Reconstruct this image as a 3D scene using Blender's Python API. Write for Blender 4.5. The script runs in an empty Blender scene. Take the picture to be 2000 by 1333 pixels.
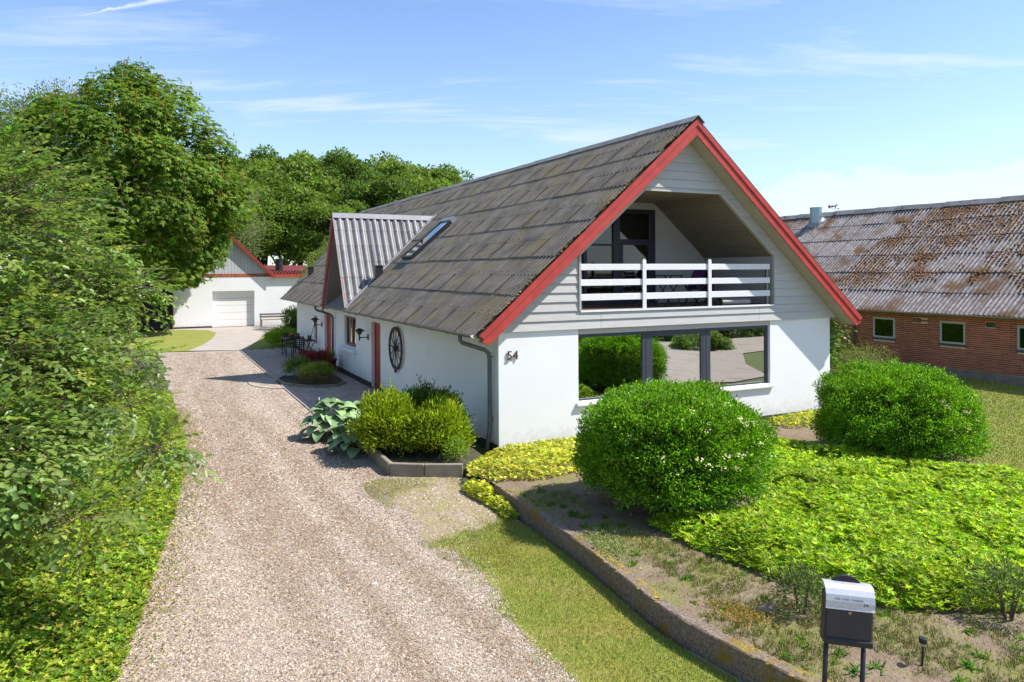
import bpy, bmesh, math, random
import numpy as np
from mathutils import Vector, Matrix

random.seed(7)
RNG = np.random.default_rng(11)
R = math.radians
scene = bpy.context.scene
COL = scene.collection

# ------------------------------------------------------------------ camera, sky, sun, exposure
CAM_H = 3.552
cam_d = bpy.data.cameras.new('camera')
cam = bpy.data.objects.new('camera', cam_d)
COL.objects.link(cam)
cam.matrix_world = Matrix.Translation((0, 0, CAM_H)) @ Matrix.Rotation(R(90), 4, 'X') @ Matrix.Rotation(-0.0048, 4, 'Z')
cam_d.sensor_width = 36.0
cam_d.lens = 1440.3 / 2000 * 36
cam_d.shift_y = -(666.5 - 528.8) / 2000
cam_d.clip_end = 2000
cam_d.clip_start = 0.05
scene.camera = cam

YAW = 0.458
UX, UY = math.cos(YAW), math.sin(YAW)
C0 = (-0.268, 14.27)
SUN_LOCAL = (0.70, -0.40, 1.0)                 # towards the sun, house axes (across the gable, along the house, up)
sun_vec = Vector((SUN_LOCAL[0] * UX - SUN_LOCAL[1] * UY, SUN_LOCAL[0] * UY + SUN_LOCAL[1] * UX, SUN_LOCAL[2])).normalized()
sun_d = bpy.data.lights.new('sun', 'SUN')
sun_d.energy = 3.9
sun_d.angle = R(0.53)
sun_d.color = (1.0, 0.955, 0.89)
sun = bpy.data.objects.new('sun', sun_d)
COL.objects.link(sun)
sun.rotation_euler = sun_vec.to_track_quat('Z', 'Y').to_euler()
sun.location = sun_vec * 60

world = bpy.data.worlds.new('World')
scene.world = world
world.use_nodes = True


def build_sky():
    nt = world.node_tree
    nt.nodes.clear()
    N, Lk = nt.nodes.new, nt.links.new
    out = N('ShaderNodeOutputWorld')
    bg = N('ShaderNodeBackground')
    bg.inputs['Strength'].default_value = 0.15
    sky = N('ShaderNodeTexSky')
    sky.sky_type = 'NISHITA'
    sky.sun_disc = False
    sky.sun_elevation = math.asin(sun_vec.z)
    sky.sun_rotation = math.atan2(sun_vec.x, sun_vec.y)
    sky.altitude = 0
    sky.air_density = 1.0
    sky.dust_density = 0.4
    sky.ozone_density = 1.6
    tc = N('ShaderNodeTexCoord')
    sep = N('ShaderNodeSeparateXYZ')
    Lk(tc.outputs['Generated'], sep.inputs[0])

    def M(op, a, b=None, c=None, clamp=False):
        n = N('ShaderNodeMath')
        n.operation = op
        n.use_clamp = clamp
        for i, x in enumerate((a, b, c)):
            if x is None:
                continue
            if isinstance(x, (int, float)):
                n.inputs[i].default_value = x
            else:
                Lk(x, n.inputs[i])
        return n.outputs[0]

    def smooth(x, a, b, lo=0.0, hi=1.0):
        n = N('ShaderNodeMapRange')
        n.interpolation_type = 'SMOOTHSTEP'
        Lk(x, n.inputs['Value'])
        n.inputs['From Min'].default_value = a
        n.inputs['From Max'].default_value = b
        n.inputs['To Min'].default_value = lo
        n.inputs['To Max'].default_value = hi
        return n.outputs['Result']

    zc = M('MAXIMUM', sep.outputs['Z'], 0.02)
    az = M('ARCTAN2', sep.outputs['X'], sep.outputs['Y'])
    # thin high cloud: streaks drawn out along one heading, on a flat layer overhead
    px = M('DIVIDE', sep.outputs['X'], M('ADD', zc, 0.12))
    py = M('DIVIDE', sep.outputs['Y'], M('ADD', zc, 0.12))
    comb = N('ShaderNodeCombineXYZ')
    Lk(M('MULTIPLY', px, 0.55), comb.inputs[0])
    Lk(M('MULTIPLY', py, 2.1), comb.inputs[1])
    n1 = N('ShaderNodeTexNoise')
    n1.inputs['Scale'].default_value = 1.15
    n1.inputs['Detail'].default_value = 9
    n1.inputs['Roughness'].default_value = 0.62
    n1.inputs['Distortion'].default_value = 0.5
    Lk(comb.outputs[0], n1.inputs['Vector'])
    cirrus = M('MULTIPLY', smooth(n1.outputs['Fac'], 0.47, 0.72), 0.6)
    # low heaped cloud near the horizon
    comb2 = N('ShaderNodeCombineXYZ')
    Lk(M('MULTIPLY', az, 9.0), comb2.inputs[0])
    Lk(M('MULTIPLY', sep.outputs['Z'], 26.0), comb2.inputs[1])
    comb2.inputs[2].default_value = 4.2
    n2 = N('ShaderNodeTexNoise')
    n2.inputs['Scale'].default_value = 1.0
    n2.inputs['Detail'].default_value = 8
    n2.inputs['Roughness'].default_value = 0.58
    Lk(comb2.outputs[0], n2.inputs['Vector'])
    big = N('ShaderNodeTexNoise')
    big.inputs['Scale'].default_value = 0.5
    big.inputs['Detail'].default_value = 1
    Lk(comb2.outputs[0], big.inputs['Vector'])
    band = smooth(sep.outputs['Z'], 0.085, 0.165, 0.50, 0.0)
    amt = M('ADD', M('SUBTRACT', n2.outputs['Fac'], 0.5), band)
    cum = smooth(amt, 0.30, 0.42)
    cum = M('MULTIPLY', cum, smooth(az, 0.12, 0.42, 0.15, 0.7))
    # haze veil that whitens the sky towards the horizon
    veil = smooth(sep.outputs['Z'], 0.0, 0.40, 0.22, 0.0)
    # an old condensation trail high on the left
    a = Vector(((115 - 1000) / 1440.3, 1, -(35 - 528.8) / 1440.3)).normalized()
    b = Vector(((310 - 1000) / 1440.3, 1, -(-2 - 528.8) / 1440.3)).normalized()
    nrm = a.cross(b).normalized()
    along = (b - a).normalized()
    nz = N('ShaderNodeTexNoise')
    nz.inputs['Scale'].default_value = 60
    nz.inputs['Detail'].default_value = 4
    Lk(tc.outputs['Generated'], nz.inputs['Vector'])

    def dot(vec):
        n = N('ShaderNodeVectorMath')
        n.operation = 'DOT_PRODUCT'
        Lk(tc.outputs['Generated'], n.inputs[0])
        n.inputs[1].default_value = vec
        return n.outputs['Value']
    dist = M('ABSOLUTE', M('ADD', dot(nrm), M('MULTIPLY', M('SUBTRACT', nz.outputs['Fac'], 0.5), 0.006)))
    pos = M('SUBTRACT', dot(along), a.dot(along))
    wid = smooth(pos, -0.005, 0.16, 0.0005, 0.006)
    trail = M('SUBTRACT', 1.0, M('DIVIDE', dist, wid), clamp=True)
    trail = M('MULTIPLY', trail, smooth(pos, -0.002, 0.03))
    trail = M('MULTIPLY', M('MULTIPLY', trail, smooth(nz.outputs['Fac'], 0.28, 0.6, 0.4, 0.9)), smooth(sep.outputs['Z'], 0.0, 0.1))
    cover = M('MAXIMUM', M('MAXIMUM', cirrus, cum), M('MAXIMUM', trail, veil))
    mix = N('ShaderNodeMix')
    mix.data_type = 'RGBA'
    Lk(cover, mix.inputs['Factor'])
    tint = N('ShaderNodeMix')
    tint.data_type = 'RGBA'
    tint.blend_type = 'MULTIPLY'
    tint.inputs['Factor'].default_value = 1.0
    Lk(sky.outputs['Color'], tint.inputs['A'])
    tint.inputs['B'].default_value = (0.62, 0.685, 0.785, 1)
    Lk(tint.outputs['Result'], mix.inputs['A'])
    mix.inputs['B'].default_value = (3.2, 3.5, 3.85, 1)
    Lk(mix.outputs['Result'], bg.inputs['Color'])
    Lk(bg.outputs[0], out.inputs['Surface'])


build_sky()
scene.view_settings.view_transform = 'Standard'
scene.view_settings.look = 'None'
scene.view_settings.gamma = 1.0
scene.view_settings.exposure = 0.96
scene.view_settings.use_curve_mapping = False
scene.render.engine = 'CYCLES'
scene.cycles.use_denoising = True
scene.cycles.max_bounces = 12
scene.cycles.diffuse_bounces = 8
scene.cycles.transmission_bounces = 8
scene.cycles.denoising_prefilter = 'ACCURATE'
scene.cycles.transparent_max_bounces = 16
scene.cycles.use_adaptive_sampling = True
scene.cycles.adaptive_threshold = 0.01


# ------------------------------------------------------------------ helpers
def Lw(u, v, z=0.0):
    """house axes -> world"""
    return (C0[0] + u * UX - v * UY, C0[1] + u * UY + v * UX, z)


def to_local(x, y):
    dx, dy = x - C0[0], y - C0[1]
    return dx * UX + dy * UY, -dx * UY + dy * UX


def tag(o, label=None, cat=None, group=None, kind=None):
    if label:
        o['label'] = label
    if cat:
        o['category'] = cat
    if group:
        o['group'] = group
    if kind:
        o['kind'] = kind
    return o


def empty(name, loc=(0, 0, 0), rz=0.0, label=None, cat=None, group=None, parent=None):
    o = bpy.data.objects.new(name, None)
    COL.objects.link(o)
    o.location = loc
    o.rotation_euler = (0, 0, rz)
    o.empty_display_size = 0.1
    o.parent = parent
    return tag(o, label, cat, group)


def link(name, me, m=None, parent=None):
    o = bpy.data.objects.new(name, me)
    COL.objects.link(o)
    o.parent = parent
    if m is not None and not me.materials:
        me.materials.append(m)
    return o


def copy_tree(src, parent=None):
    c = src.copy()
    COL.objects.link(c)
    c.parent = parent
    for ch in list(src.children):
        copy_tree(ch, c)
    return c


class MB:
    """collects simple solids and builds ONE mesh"""

    def __init__(self):
        self.v, self.f = [], []

    def add(self, vs, fs):
        o = len(self.v)
        self.v += [tuple(p) for p in vs]
        self.f += [tuple(i + o for i in f) for f in fs]
        return self

    def box(self, a, b):
        x0, y0, z0 = a
        x1, y1, z1 = b
        x0, x1 = min(x0, x1), max(x0, x1)
        y0, y1 = min(y0, y1), max(y0, y1)
        z0, z1 = min(z0, z1), max(z0, z1)
        return self.add([(x0, y0, z0), (x1, y0, z0), (x1, y1, z0), (x0, y1, z0), (x0, y0, z1), (x1, y0, z1), (x1, y1, z1), (x0, y1, z1)],
                        [(0, 3, 2, 1), (4, 5, 6, 7), (0, 1, 5, 4), (1, 2, 6, 5), (2, 3, 7, 6), (3, 0, 4, 7)])

    def bar(self, p0, p1, w, h, up=(0, 0, 1)):
        """box beam from p0 to p1, w across, h along up"""
        p0, p1 = Vector(p0), Vector(p1)
        d = (p1 - p0).normalized()
        s = d.cross(Vector(up))
        if s.length < 1e-5:
            s = d.cross(Vector((1, 0, 0)))
        s.normalize()
        t = s.cross(d).normalized()
        vs = []
        for p in (p0, p1):
            for a, b in ((-1, -1), (1, -1), (1, 1), (-1, 1)):
                vs.append(p + s * a * w / 2 + t * b * h / 2)
        return self.add(vs, [(0, 1, 2, 3), (7, 6, 5, 4), (0, 4, 5, 1), (1, 5, 6, 2), (2, 6, 7, 3), (3, 7, 4, 0)])

    def tube(self, pts, rad, n=8, cap=True):
        pts = [Vector(p) for p in pts]
        rs = rad if isinstance(rad, (list, tuple)) else [rad] * len(pts)
        rings, prev = [], None
        for i, p in enumerate(pts):
            d = (pts[min(i + 1, len(pts) - 1)] - pts[max(i - 1, 0)]).normalized()
            if prev is None:
                s = d.cross(Vector((0, 0, 1)))
                if s.length < 1e-3:
                    s = Vector((1, 0, 0))
            else:
                s = prev - d * prev.dot(d)
            s.normalize()
            prev = s
            t = d.cross(s)
            rings.append([p + (s * math.cos(2 * math.pi * k / n) + t * math.sin(2 * math.pi * k / n)) * rs[i] for k in range(n)])
        vs = [q for r in rings for q in r]
        fs = []
        for i in range(len(pts) - 1):
            for k in range(n):
                a, b = i * n + k, i * n + (k + 1) % n
                fs.append((a, a + n, b + n, b))
        if cap:
            fs.append(tuple(range(n)))
            fs.append(tuple(reversed(range((len(pts) - 1) * n, len(pts) * n))))
        return self.add(vs, fs)

    def lathe(self, prof, center=(0, 0, 0), n=16):
        """prof: (radius, z) from bottom to top"""
        cx, cy, cz = center
        vs = [(cx + r * math.cos(2 * math.pi * k / n), cy + r * math.sin(2 * math.pi * k / n), cz + z) for r, z in prof for k in range(n)]
        fs = []
        for i in range(len(prof) - 1):
            for k in range(n):
                a, b = i * n + k, i * n + (k + 1) % n
                fs.append((a, b, b + n, a + n))
        fs.append(tuple(reversed(range(n))))
        fs.append(tuple(range((len(prof) - 1) * n, len(prof) * n)))
        return self.add(vs, fs)

    def prism(self, poly, f, d0, d1):
        """poly of 2-D points, f(p, d) -> 3-D, extruded from d0 to d1"""
        n = len(poly)
        vs = [f(p, d0) for p in poly] + [f(p, d1) for p in poly]
        fs = [tuple(range(n)), tuple(reversed(range(n, 2 * n)))]
        for i in range(n):
            j = (i + 1) % n
            fs.append((i, i + n, j + n, j))
        return self.add(vs, fs)

    def mesh(self, name='m', smooth=False, bevel=0.0):
        me = bpy.data.meshes.new(name)
        me.from_pydata([tuple(p) for p in self.v], [], self.f)
        bm = bmesh.new()
        bm.from_mesh(me)
        bmesh.ops.recalc_face_normals(bm, faces=bm.faces)
        if bevel:
            bmesh.ops.bevel(bm, geom=bm.edges[:], offset=bevel, segments=1, affect='EDGES')
        bm.to_mesh(me)
        bm.free()
        if smooth:
            me.polygons.foreach_set('use_smooth', [True] * len(me.polygons))
        return me

    def build(self, name, m, parent=None, smooth=False, bevel=0.0):
        return link(name, self.mesh(name, smooth, bevel), m, parent)


def uz(p, d):          # (u, z) polygon extruded along the house (v)
    return (p[0], d, p[1])


def vz(p, d):          # (v, z) polygon extruded across (u)
    return (d, p[0], p[1])


def uv(p, d):          # plan polygon extruded up
    return (p[0], p[1], d)


def np_mesh(name, V, F, col=None, smooth=False):
    """V (n,3), F (m,k) -> mesh with optional point colours"""
    me = bpy.data.meshes.new(name)
    V = np.asarray(V, np.float32)
    F = np.asarray(F, np.int32)
    m, k = F.shape
    me.vertices.add(len(V))
    me.vertices.foreach_set('co', V.ravel())
    me.loops.add(m * k)
    me.loops.foreach_set('vertex_index', F.ravel())
    me.polygons.add(m)
    me.polygons.foreach_set('loop_start', np.arange(0, m * k, k, dtype=np.int32))
    me.polygons.foreach_set('loop_total', np.full(m, k, np.int32))
    if smooth:
        me.polygons.foreach_set('use_smooth', np.ones(m, bool))
    me.update(calc_edges=True)
    if col is not None:
        at = me.color_attributes.new('col', 'FLOAT_COLOR', 'POINT')
        c4 = np.ones((len(V), 4), np.float32)
        c4[:, :3] = col
        at.data.foreach_set('color', c4.ravel())
    return me


def unit(a):
    return a / np.maximum(np.linalg.norm(a, axis=-1, keepdims=True), 1e-9)


def rand_dirs(n, up=0.0):
    d = unit(RNG.normal(size=(n, 3)))
    d[:, 2] += up
    return unit(d)


def leaves(P, A, Nn, length, width, col, kind='diamond', fold=0.25, droop=0.0):
    """one leaf per row: base P, axis A, face normal Nn. kind diamond: 4 verts, 2 tris; oval: 6 verts, 2 quads folded on the midrib"""
    n = len(P)
    A = unit(A)
    S = unit(np.cross(A, Nn))
    Nn = unit(np.cross(S, A))
    ln = np.broadcast_to(np.asarray(length, float), (n,))[:, None]
    wd = np.broadcast_to(np.asarray(width, float), (n,))[:, None]
    col = np.broadcast_to(np.asarray(col, float), (n, 3))
    if kind == 'diamond':
        mid = P + A * ln * 0.45
        V = np.stack([P, mid + S * wd / 2 + Nn * wd * fold, P + A * ln - Nn * ln * droop, mid - S * wd / 2 + Nn * wd * fold], 1).reshape(-1, 3)
        b = np.arange(n)[:, None] * 4
        F = np.concatenate([b + np.array([[0, 1, 2]]), b + np.array([[0, 2, 3]])])
        return V, F, np.repeat(col, 4, 0)
    m1, m2 = P + A * ln * 0.3, P + A * ln * 0.7 - Nn * ln * droop * 0.4
    V = np.stack([P, m1 + S * wd * 0.5 + Nn * wd * fold, m2 + S * wd * 0.42 + Nn * wd * fold, P + A * ln - Nn * ln * droop,
                  m2 - S * wd * 0.42 + Nn * wd * fold, m1 - S * wd * 0.5 + Nn * wd * fold], 1).reshape(-1, 3)
    b = np.arange(n)[:, None] * 6
    F = np.concatenate([b + np.array([[0, 1, 2, 3]]), b + np.array([[0, 3, 4, 5]])])
    return V, F, np.repeat(col, 6, 0)


def merge(parts):
    V, F, Cc, o = [], [], [], 0
    for v, f, c in parts:
        V.append(v)
        F.append(f + o)
        Cc.append(c)
        o += len(v)
    return np.concatenate(V), np.concatenate(F), np.concatenate(Cc)


def vary(base, n, amt=0.2, hue=0.08):
    """n colours round base: brightness and hue spread"""
    base = np.asarray(base, float)
    b = np.exp(RNG.normal(0, amt, (n, 1)))
    h = 1 + RNG.normal(0, hue, (n, 3))
    return np.clip(base * b * h, 0.002, 0.9)


def mixcols(cols, wts, n, amt=0.18, hue=0.06):
    idx = RNG.choice(len(cols), n, p=np.array(wts) / sum(wts))
    return np.clip(np.asarray(cols, float)[idx] * np.exp(RNG.normal(0, amt, (n, 1))) * (1 + RNG.normal(0, hue, (n, 3))), 0.002, 0.9)


def in_poly(P, poly):
    x, y = P[:, 0], P[:, 1]
    ins = np.zeros(len(P), bool)
    n = len(poly)
    for i in range(n):
        x0, y0 = poly[i]
        x1, y1 = poly[(i + 1) % n]
        if y0 == y1:
            continue
        c = ((y0 > y) != (y1 > y)) & (x < (x1 - x0) * (y - y0) / (y1 - y0) + x0)
        ins ^= c
    return ins


def poly_pts(poly, n):
    poly = np.asarray(poly, float)
    lo, hi = poly.min(0), poly.max(0)
    out = []
    tot = 0
    while tot < n:
        P = RNG.uniform(lo, hi, (n * 2, 2))
        P = P[in_poly(P, poly)]
        out.append(P)
        tot += len(P)
    return np.concatenate(out)[:n]


def edge_dist(P, poly, closed=True):
    poly = np.asarray(poly, float)
    d = np.full(len(P), 1e9)
    m = len(poly) if closed else len(poly) - 1
    for i in range(m):
        a, b = poly[i], poly[(i + 1) % len(poly)]
        ab = b - a
        t = np.clip(((P - a) @ ab) / max(ab @ ab, 1e-9), 0, 1)
        d = np.minimum(d, np.linalg.norm(P - (a + t[:, None] * ab), axis=1))
    return d


def vnoise(P, scale, seed=0):
    """smooth value noise on the plane, 0..1"""
    g = np.random.default_rng(seed).random((64, 64))
    q = np.asarray(P)[:, :2] * scale + 100
    i = np.floor(q).astype(int)
    f = q - i
    f = f * f * (3 - 2 * f)
    x0, y0 = i[:, 0] % 64, i[:, 1] % 64
    x1, y1 = (x0 + 1) % 64, (y0 + 1) % 64
    return (g[x0, y0] * (1 - f[:, 0]) + g[x1, y0] * f[:, 0]) * (1 - f[:, 1]) + (g[x0, y1] * (1 - f[:, 0]) + g[x1, y1] * f[:, 0]) * f[:, 1]


def fbm(P, scale, seed=0):
    return (vnoise(P, scale, seed) + 0.5 * vnoise(P, scale * 2.1, seed + 1) + 0.25 * vnoise(P, scale * 4.3, seed + 2)) / 1.75


# ------------------------------------------------------------------ materials
MATS = {}


def mat(name, c1, c2=None, scale=4.0, rough=0.6, bump=0.0, bscale=None, metal=0.0, rnd=0.0, detail=6, stretch=None,
        c3=None, s3=1.0, lo3=0.55, hi3=0.7, spec=0.4, attr=None, lo=0.35, hi=0.65, obj=False, trough=None, splash=None):
    """procedural surface: c1/c2 blended by noise in scene space, third colour c3 in patches, value shifted per object by rnd"""
    if name in MATS:
        return MATS[name]
    m = bpy.data.materials.new(name)
    m.use_nodes = True
    nt = m.node_tree
    N, Lk = nt.nodes.new, nt.links.new
    bs = nt.nodes['Principled BSDF']
    bs.inputs['Roughness'].default_value = rough
    bs.inputs['Metallic'].default_value = metal
    bs.inputs['Specular IOR Level'].default_value = spec
    if obj:
        tcn = N('ShaderNodeTexCoord')
        pos = tcn.outputs['Object']
    else:
        g = N('ShaderNodeNewGeometry')
        pos = g.outputs['Position']
    if stretch:
        mp = N('ShaderNodeMapping')
        mp.inputs['Rotation'].default_value = (0, 0, stretch[3] if len(stretch) > 3 else 0)
        mp.inputs['Scale'].default_value = stretch[:3]
        mp.vector_type = 'POINT'
        Lk(pos, mp.inputs['Vector'])
        pos = mp.outputs[0]

    def noise(s, d=detail):
        n = N('ShaderNodeTexNoise')
        n.inputs['Scale'].default_value = s
        n.inputs['Detail'].default_value = d
        n.inputs['Roughness'].default_value = 0.6
        Lk(pos, n.inputs['Vector'])
        return n.outputs['Fac']

    def rng(x, a, b, l=0, h=1):
        n = N('ShaderNodeMapRange')
        Lk(x, n.inputs['Value'])
        for k, val in zip(('From Min', 'From Max', 'To Min', 'To Max'), (a, b, l, h)):
            n.inputs[k].default_value = val
        return n.outputs['Result']

    def mixc(f, a, b, mode='MIX'):
        n = N('ShaderNodeMix')
        n.data_type = 'RGBA'
        n.blend_type = mode
        if isinstance(f, float):
            n.inputs['Factor'].default_value = f
        else:
            Lk(f, n.inputs['Factor'])
        for key, x in (('A', a), ('B', b)):
            if isinstance(x, tuple):
                n.inputs[key].default_value = (*x, 1)
            else:
                Lk(x, n.inputs[key])
        return n.outputs['Result']
    if attr:
        at = N('ShaderNodeAttribute')
        at.attribute_name = attr
        col = at.outputs['Color']
    elif c2 is not None:
        col = mixc(rng(noise(scale), lo, hi), tuple(c1), tuple(c2))
    else:
        col = mixc(1.0, tuple(c1), (1.0, 1.0, 1.0), 'MULTIPLY')
    if c3 is not None:
        col = mixc(rng(noise(s3), lo3, hi3), col, tuple(c3))
    if splash:                                  # soil thrown up on the wall foot by rain, in ragged streaks
        ps_ = N('ShaderNodeSeparateXYZ')
        gg = N('ShaderNodeNewGeometry')
        Lk(gg.outputs['Position'], ps_.inputs[0])
        add = N('ShaderNodeMath')
        add.operation = 'MULTIPLY_ADD'
        Lk(noise(7.0, 5), add.inputs[0])
        add.inputs[1].default_value = 0.9
        Lk(ps_.outputs['Z'], add.inputs[2])
        col = mixc(rng(add.outputs[0], 0.42, 0.86, splash[1], 0.0), col, tuple(splash[0]))
    if trough:                                  # dirt plus shade painted into the valleys of ribbed sheets, dark side laps
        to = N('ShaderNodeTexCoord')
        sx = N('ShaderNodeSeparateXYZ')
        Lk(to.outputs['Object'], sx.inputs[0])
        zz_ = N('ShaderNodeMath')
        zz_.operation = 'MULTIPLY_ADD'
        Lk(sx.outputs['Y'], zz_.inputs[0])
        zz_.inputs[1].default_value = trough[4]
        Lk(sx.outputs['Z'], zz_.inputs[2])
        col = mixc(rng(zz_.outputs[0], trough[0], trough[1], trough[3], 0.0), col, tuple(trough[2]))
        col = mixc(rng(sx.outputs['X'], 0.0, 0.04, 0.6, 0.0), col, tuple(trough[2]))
    if rnd:
        oi = N('ShaderNodeObjectInfo')
        hsv = N('ShaderNodeHueSaturation')
        Lk(rng(oi.outputs['Random'], 0, 1, 1 - rnd, 1 + rnd), hsv.inputs['Value'])
        Lk(col, hsv.inputs['Color'])
        col = hsv.outputs['Color']
    Lk(col, bs.inputs['Base Color'])
    if bump:
        bp = N('ShaderNodeBump')
        bp.inputs['Strength'].default_value = 1.0
        bp.inputs['Distance'].default_value = bump
        Lk(noise(bscale or scale * 4, 4), bp.inputs['Height'])
        Lk(bp.outputs[0], bs.inputs['Normal'])
    MATS[name] = m
    return m


def leaf_mat(name, gloss=0.35, trans=0.35, rough=0.42):
    if name in MATS:
        return MATS[name]
    m = bpy.data.materials.new(name)
    m.use_nodes = True
    nt = m.node_tree
    N, Lk = nt.nodes.new, nt.links.new
    bs = nt.nodes['Principled BSDF']
    out = nt.nodes['Material Output']
    at = N('ShaderNodeAttribute')
    at.attribute_name = 'col'
    gain = N('ShaderNodeMix')
    gain.data_type = 'RGBA'
    gain.blend_type = 'MULTIPLY'
    gain.inputs['Factor'].default_value = 1.0
    Lk(at.outputs['Color'], gain.inputs['A'])
    gain.inputs['B'].default_value = (1.38, 1.28, 1.0, 1)
    Lk(gain.outputs['Result'], bs.inputs['Base Color'])
    bs.inputs['Roughness'].default_value = rough
    bs.inputs['Specular IOR Level'].default_value = gloss
    tr = N('ShaderNodeBsdfTranslucent')
    bri = N('ShaderNodeMix')
    bri.data_type = 'RGBA'
    bri.blend_type = 'MULTIPLY'
    bri.inputs['Factor'].default_value = 1.0
    Lk(at.outputs['Color'], bri.inputs['A'])
    bri.inputs['B'].default_value = (2.0, 2.0, 0.8, 1)
    Lk(bri.outputs['Result'], tr.inputs['Color'])
    mx = N('ShaderNodeMixShader')
    mx.inputs['Fac'].default_value = trans
    Lk(bs.outputs[0], mx.inputs[1])
    Lk(tr.outputs[0], mx.inputs[2])
    Lk(mx.outputs[0], out.inputs['Surface'])
    MATS[name] = m
    return m


def glass_mat(name, refl=0.45, tint=(0.75, 0.82, 0.8)):
    if name in MATS:
        return MATS[name]
    m = bpy.data.materials.new(name)
    m.use_nodes = True
    nt = m.node_tree
    N, Lk = nt.nodes.new, nt.links.new
    nt.nodes.remove(nt.nodes['Principled BSDF'])
    out = nt.nodes['Material Output']
    g = N('ShaderNodeBsdfGlossy')
    g.inputs['Roughness'].default_value = 0.0
    g.inputs['Color'].default_value = (0.95, 0.98, 0.97, 1)
    t = N('ShaderNodeBsdfTransparent')
    t.inputs['Color'].default_value = (*tint, 1)
    lw = N('ShaderNodeFresnel')
    lw.inputs['IOR'].default_value = 1.5
    mr = N('ShaderNodeMapRange')
    Lk(lw.outputs[0], mr.inputs['Value'])
    mr.inputs['From Min'].default_value = 0.04
    mr.inputs['From Max'].default_value = 1.0
    mr.inputs['To Min'].default_value = refl
    mr.inputs['To Max'].default_value = 1.0
    mx = N('ShaderNodeMixShader')
    Lk(mr.outputs[0], mx.inputs['Fac'])
    Lk(t.outputs[0], mx.inputs[1])
    Lk(g.outputs[0], mx.inputs[2])
    Lk(mx.outputs[0], out.inputs['Surface'])
    MATS[name] = m
    return m


STR = (1.0, 1.0, 1.0)
M_WALL = mat('bounce_warmed_render', (0.89, 0.845, 0.775), (0.85, 0.80, 0.725), 1.3, 0.85, bump=0.004, bscale=55, c3=(0.62, 0.61, 0.57), s3=0.9, lo3=0.62, hi3=0.9, splash=((0.40, 0.36, 0.30), 0.55))  # warm bounce light on the shaded long side is put into this tint
M_WALLF = mat('smooth_white_render', (0.80, 0.80, 0.805), (0.765, 0.765, 0.765), 0.8, 0.8, bump=0.0012, bscale=70, c3=(0.66, 0.65, 0.62), s3=1.7, lo3=0.64, hi3=0.95, splash=((0.42, 0.40, 0.36), 0.5))  # smoother render without the bounce tint, for the sunlit fronts
M_PLINTH = mat('black_plinth_paint', (0.028, 0.026, 0.025), (0.05, 0.047, 0.045), 6, 0.7, bump=0.004, bscale=40)
M_SIDING = mat('grey_siding', (0.49, 0.478, 0.455), (0.43, 0.42, 0.40), 2.5, 0.62, bump=0.0008, bscale=30, rnd=0.035, stretch=(1, 1, 9))
M_RED = mat('red_paint', (0.46, 0.052, 0.040), (0.35, 0.038, 0.030), 5, 0.6, bump=0.0012, bscale=25, rnd=0.05)
M_REDDOOR = mat('red_door_paint', (0.40, 0.052, 0.028), (0.34, 0.042, 0.023), 4, 0.35, bump=0.001, bscale=20)
M_SOFFIT = mat('soffit_board', (0.40, 0.37, 0.29), (0.36, 0.33, 0.26), 3, 0.7, rnd=0.04)
M_SOFFIT2 = mat('brown_soffit_board', (0.20, 0.165, 0.135), (0.17, 0.14, 0.115), 3, 0.7, rnd=0.05)
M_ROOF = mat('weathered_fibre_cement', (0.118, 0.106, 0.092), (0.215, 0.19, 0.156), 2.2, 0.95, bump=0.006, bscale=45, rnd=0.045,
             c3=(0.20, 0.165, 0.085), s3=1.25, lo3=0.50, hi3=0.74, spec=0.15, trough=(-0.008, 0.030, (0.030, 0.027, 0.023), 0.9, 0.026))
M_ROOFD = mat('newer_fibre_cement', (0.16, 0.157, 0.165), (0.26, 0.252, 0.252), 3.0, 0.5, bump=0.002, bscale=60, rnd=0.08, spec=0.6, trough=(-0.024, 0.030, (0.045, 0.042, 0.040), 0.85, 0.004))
M_CAP = mat('ridge_cap_cement', (0.17, 0.165, 0.155), (0.25, 0.24, 0.22), 4, 0.85, bump=0.003, bscale=50, rnd=0.12, c3=(0.30, 0.20, 0.06), s3=2.6, lo3=0.60, hi3=0.72)
M_ZINC = mat('grey_zinc', (0.16, 0.17, 0.175), (0.22, 0.23, 0.235), 6, 0.42, metal=0.55, rnd=0.05)
M_ZINCD = mat('dull_dark_zinc', (0.12, 0.13, 0.135), (0.17, 0.18, 0.185), 9, 0.5, metal=0.4)
M_FLASH = mat('lead_flashing', (0.24, 0.245, 0.26), (0.32, 0.325, 0.34), 7, 0.5, metal=0.4)
M_WHITEP = mat('white_paint', (0.80, 0.80, 0.79), (0.74, 0.735, 0.72), 7, 0.5, bump=0.001, bscale=30)
M_WHITEW = mat('white_painted_timber', (0.78, 0.775, 0.78), (0.69, 0.68, 0.68), 9, 0.55, bump=0.0015, bscale=40, stretch=(1, 1, 6), rnd=0.02)
M_FRAME = mat('anthracite_frame', (0.045, 0.052, 0.066), (0.052, 0.06, 0.075), 4, 0.4)
M_NAVY = mat('dark_blue_frame', (0.022, 0.022, 0.045), (0.03, 0.03, 0.055), 4, 0.4)
M_BROWNF = mat('brown_red_timber', (0.22, 0.055, 0.03), (0.17, 0.04, 0.024), 8, 0.45)
M_GLASS = glass_mat('window_glass', 0.62)
M_GLASS2 = glass_mat('dark_glass', 0.05, (0.55, 0.57, 0.6))
M_INT = mat('room_plaster', (0.30, 0.29, 0.27), (0.27, 0.26, 0.245), 2, 0.8)
M_INTF = mat('room_floor', (0.14, 0.085, 0.05), (0.11, 0.065, 0.04), 3, 0.5)
M_DECK = mat('balcony_deck_timber', (0.20, 0.13, 0.085), (0.14, 0.09, 0.06), 5, 0.7, stretch=(1, 8, 1, YAW))
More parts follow.
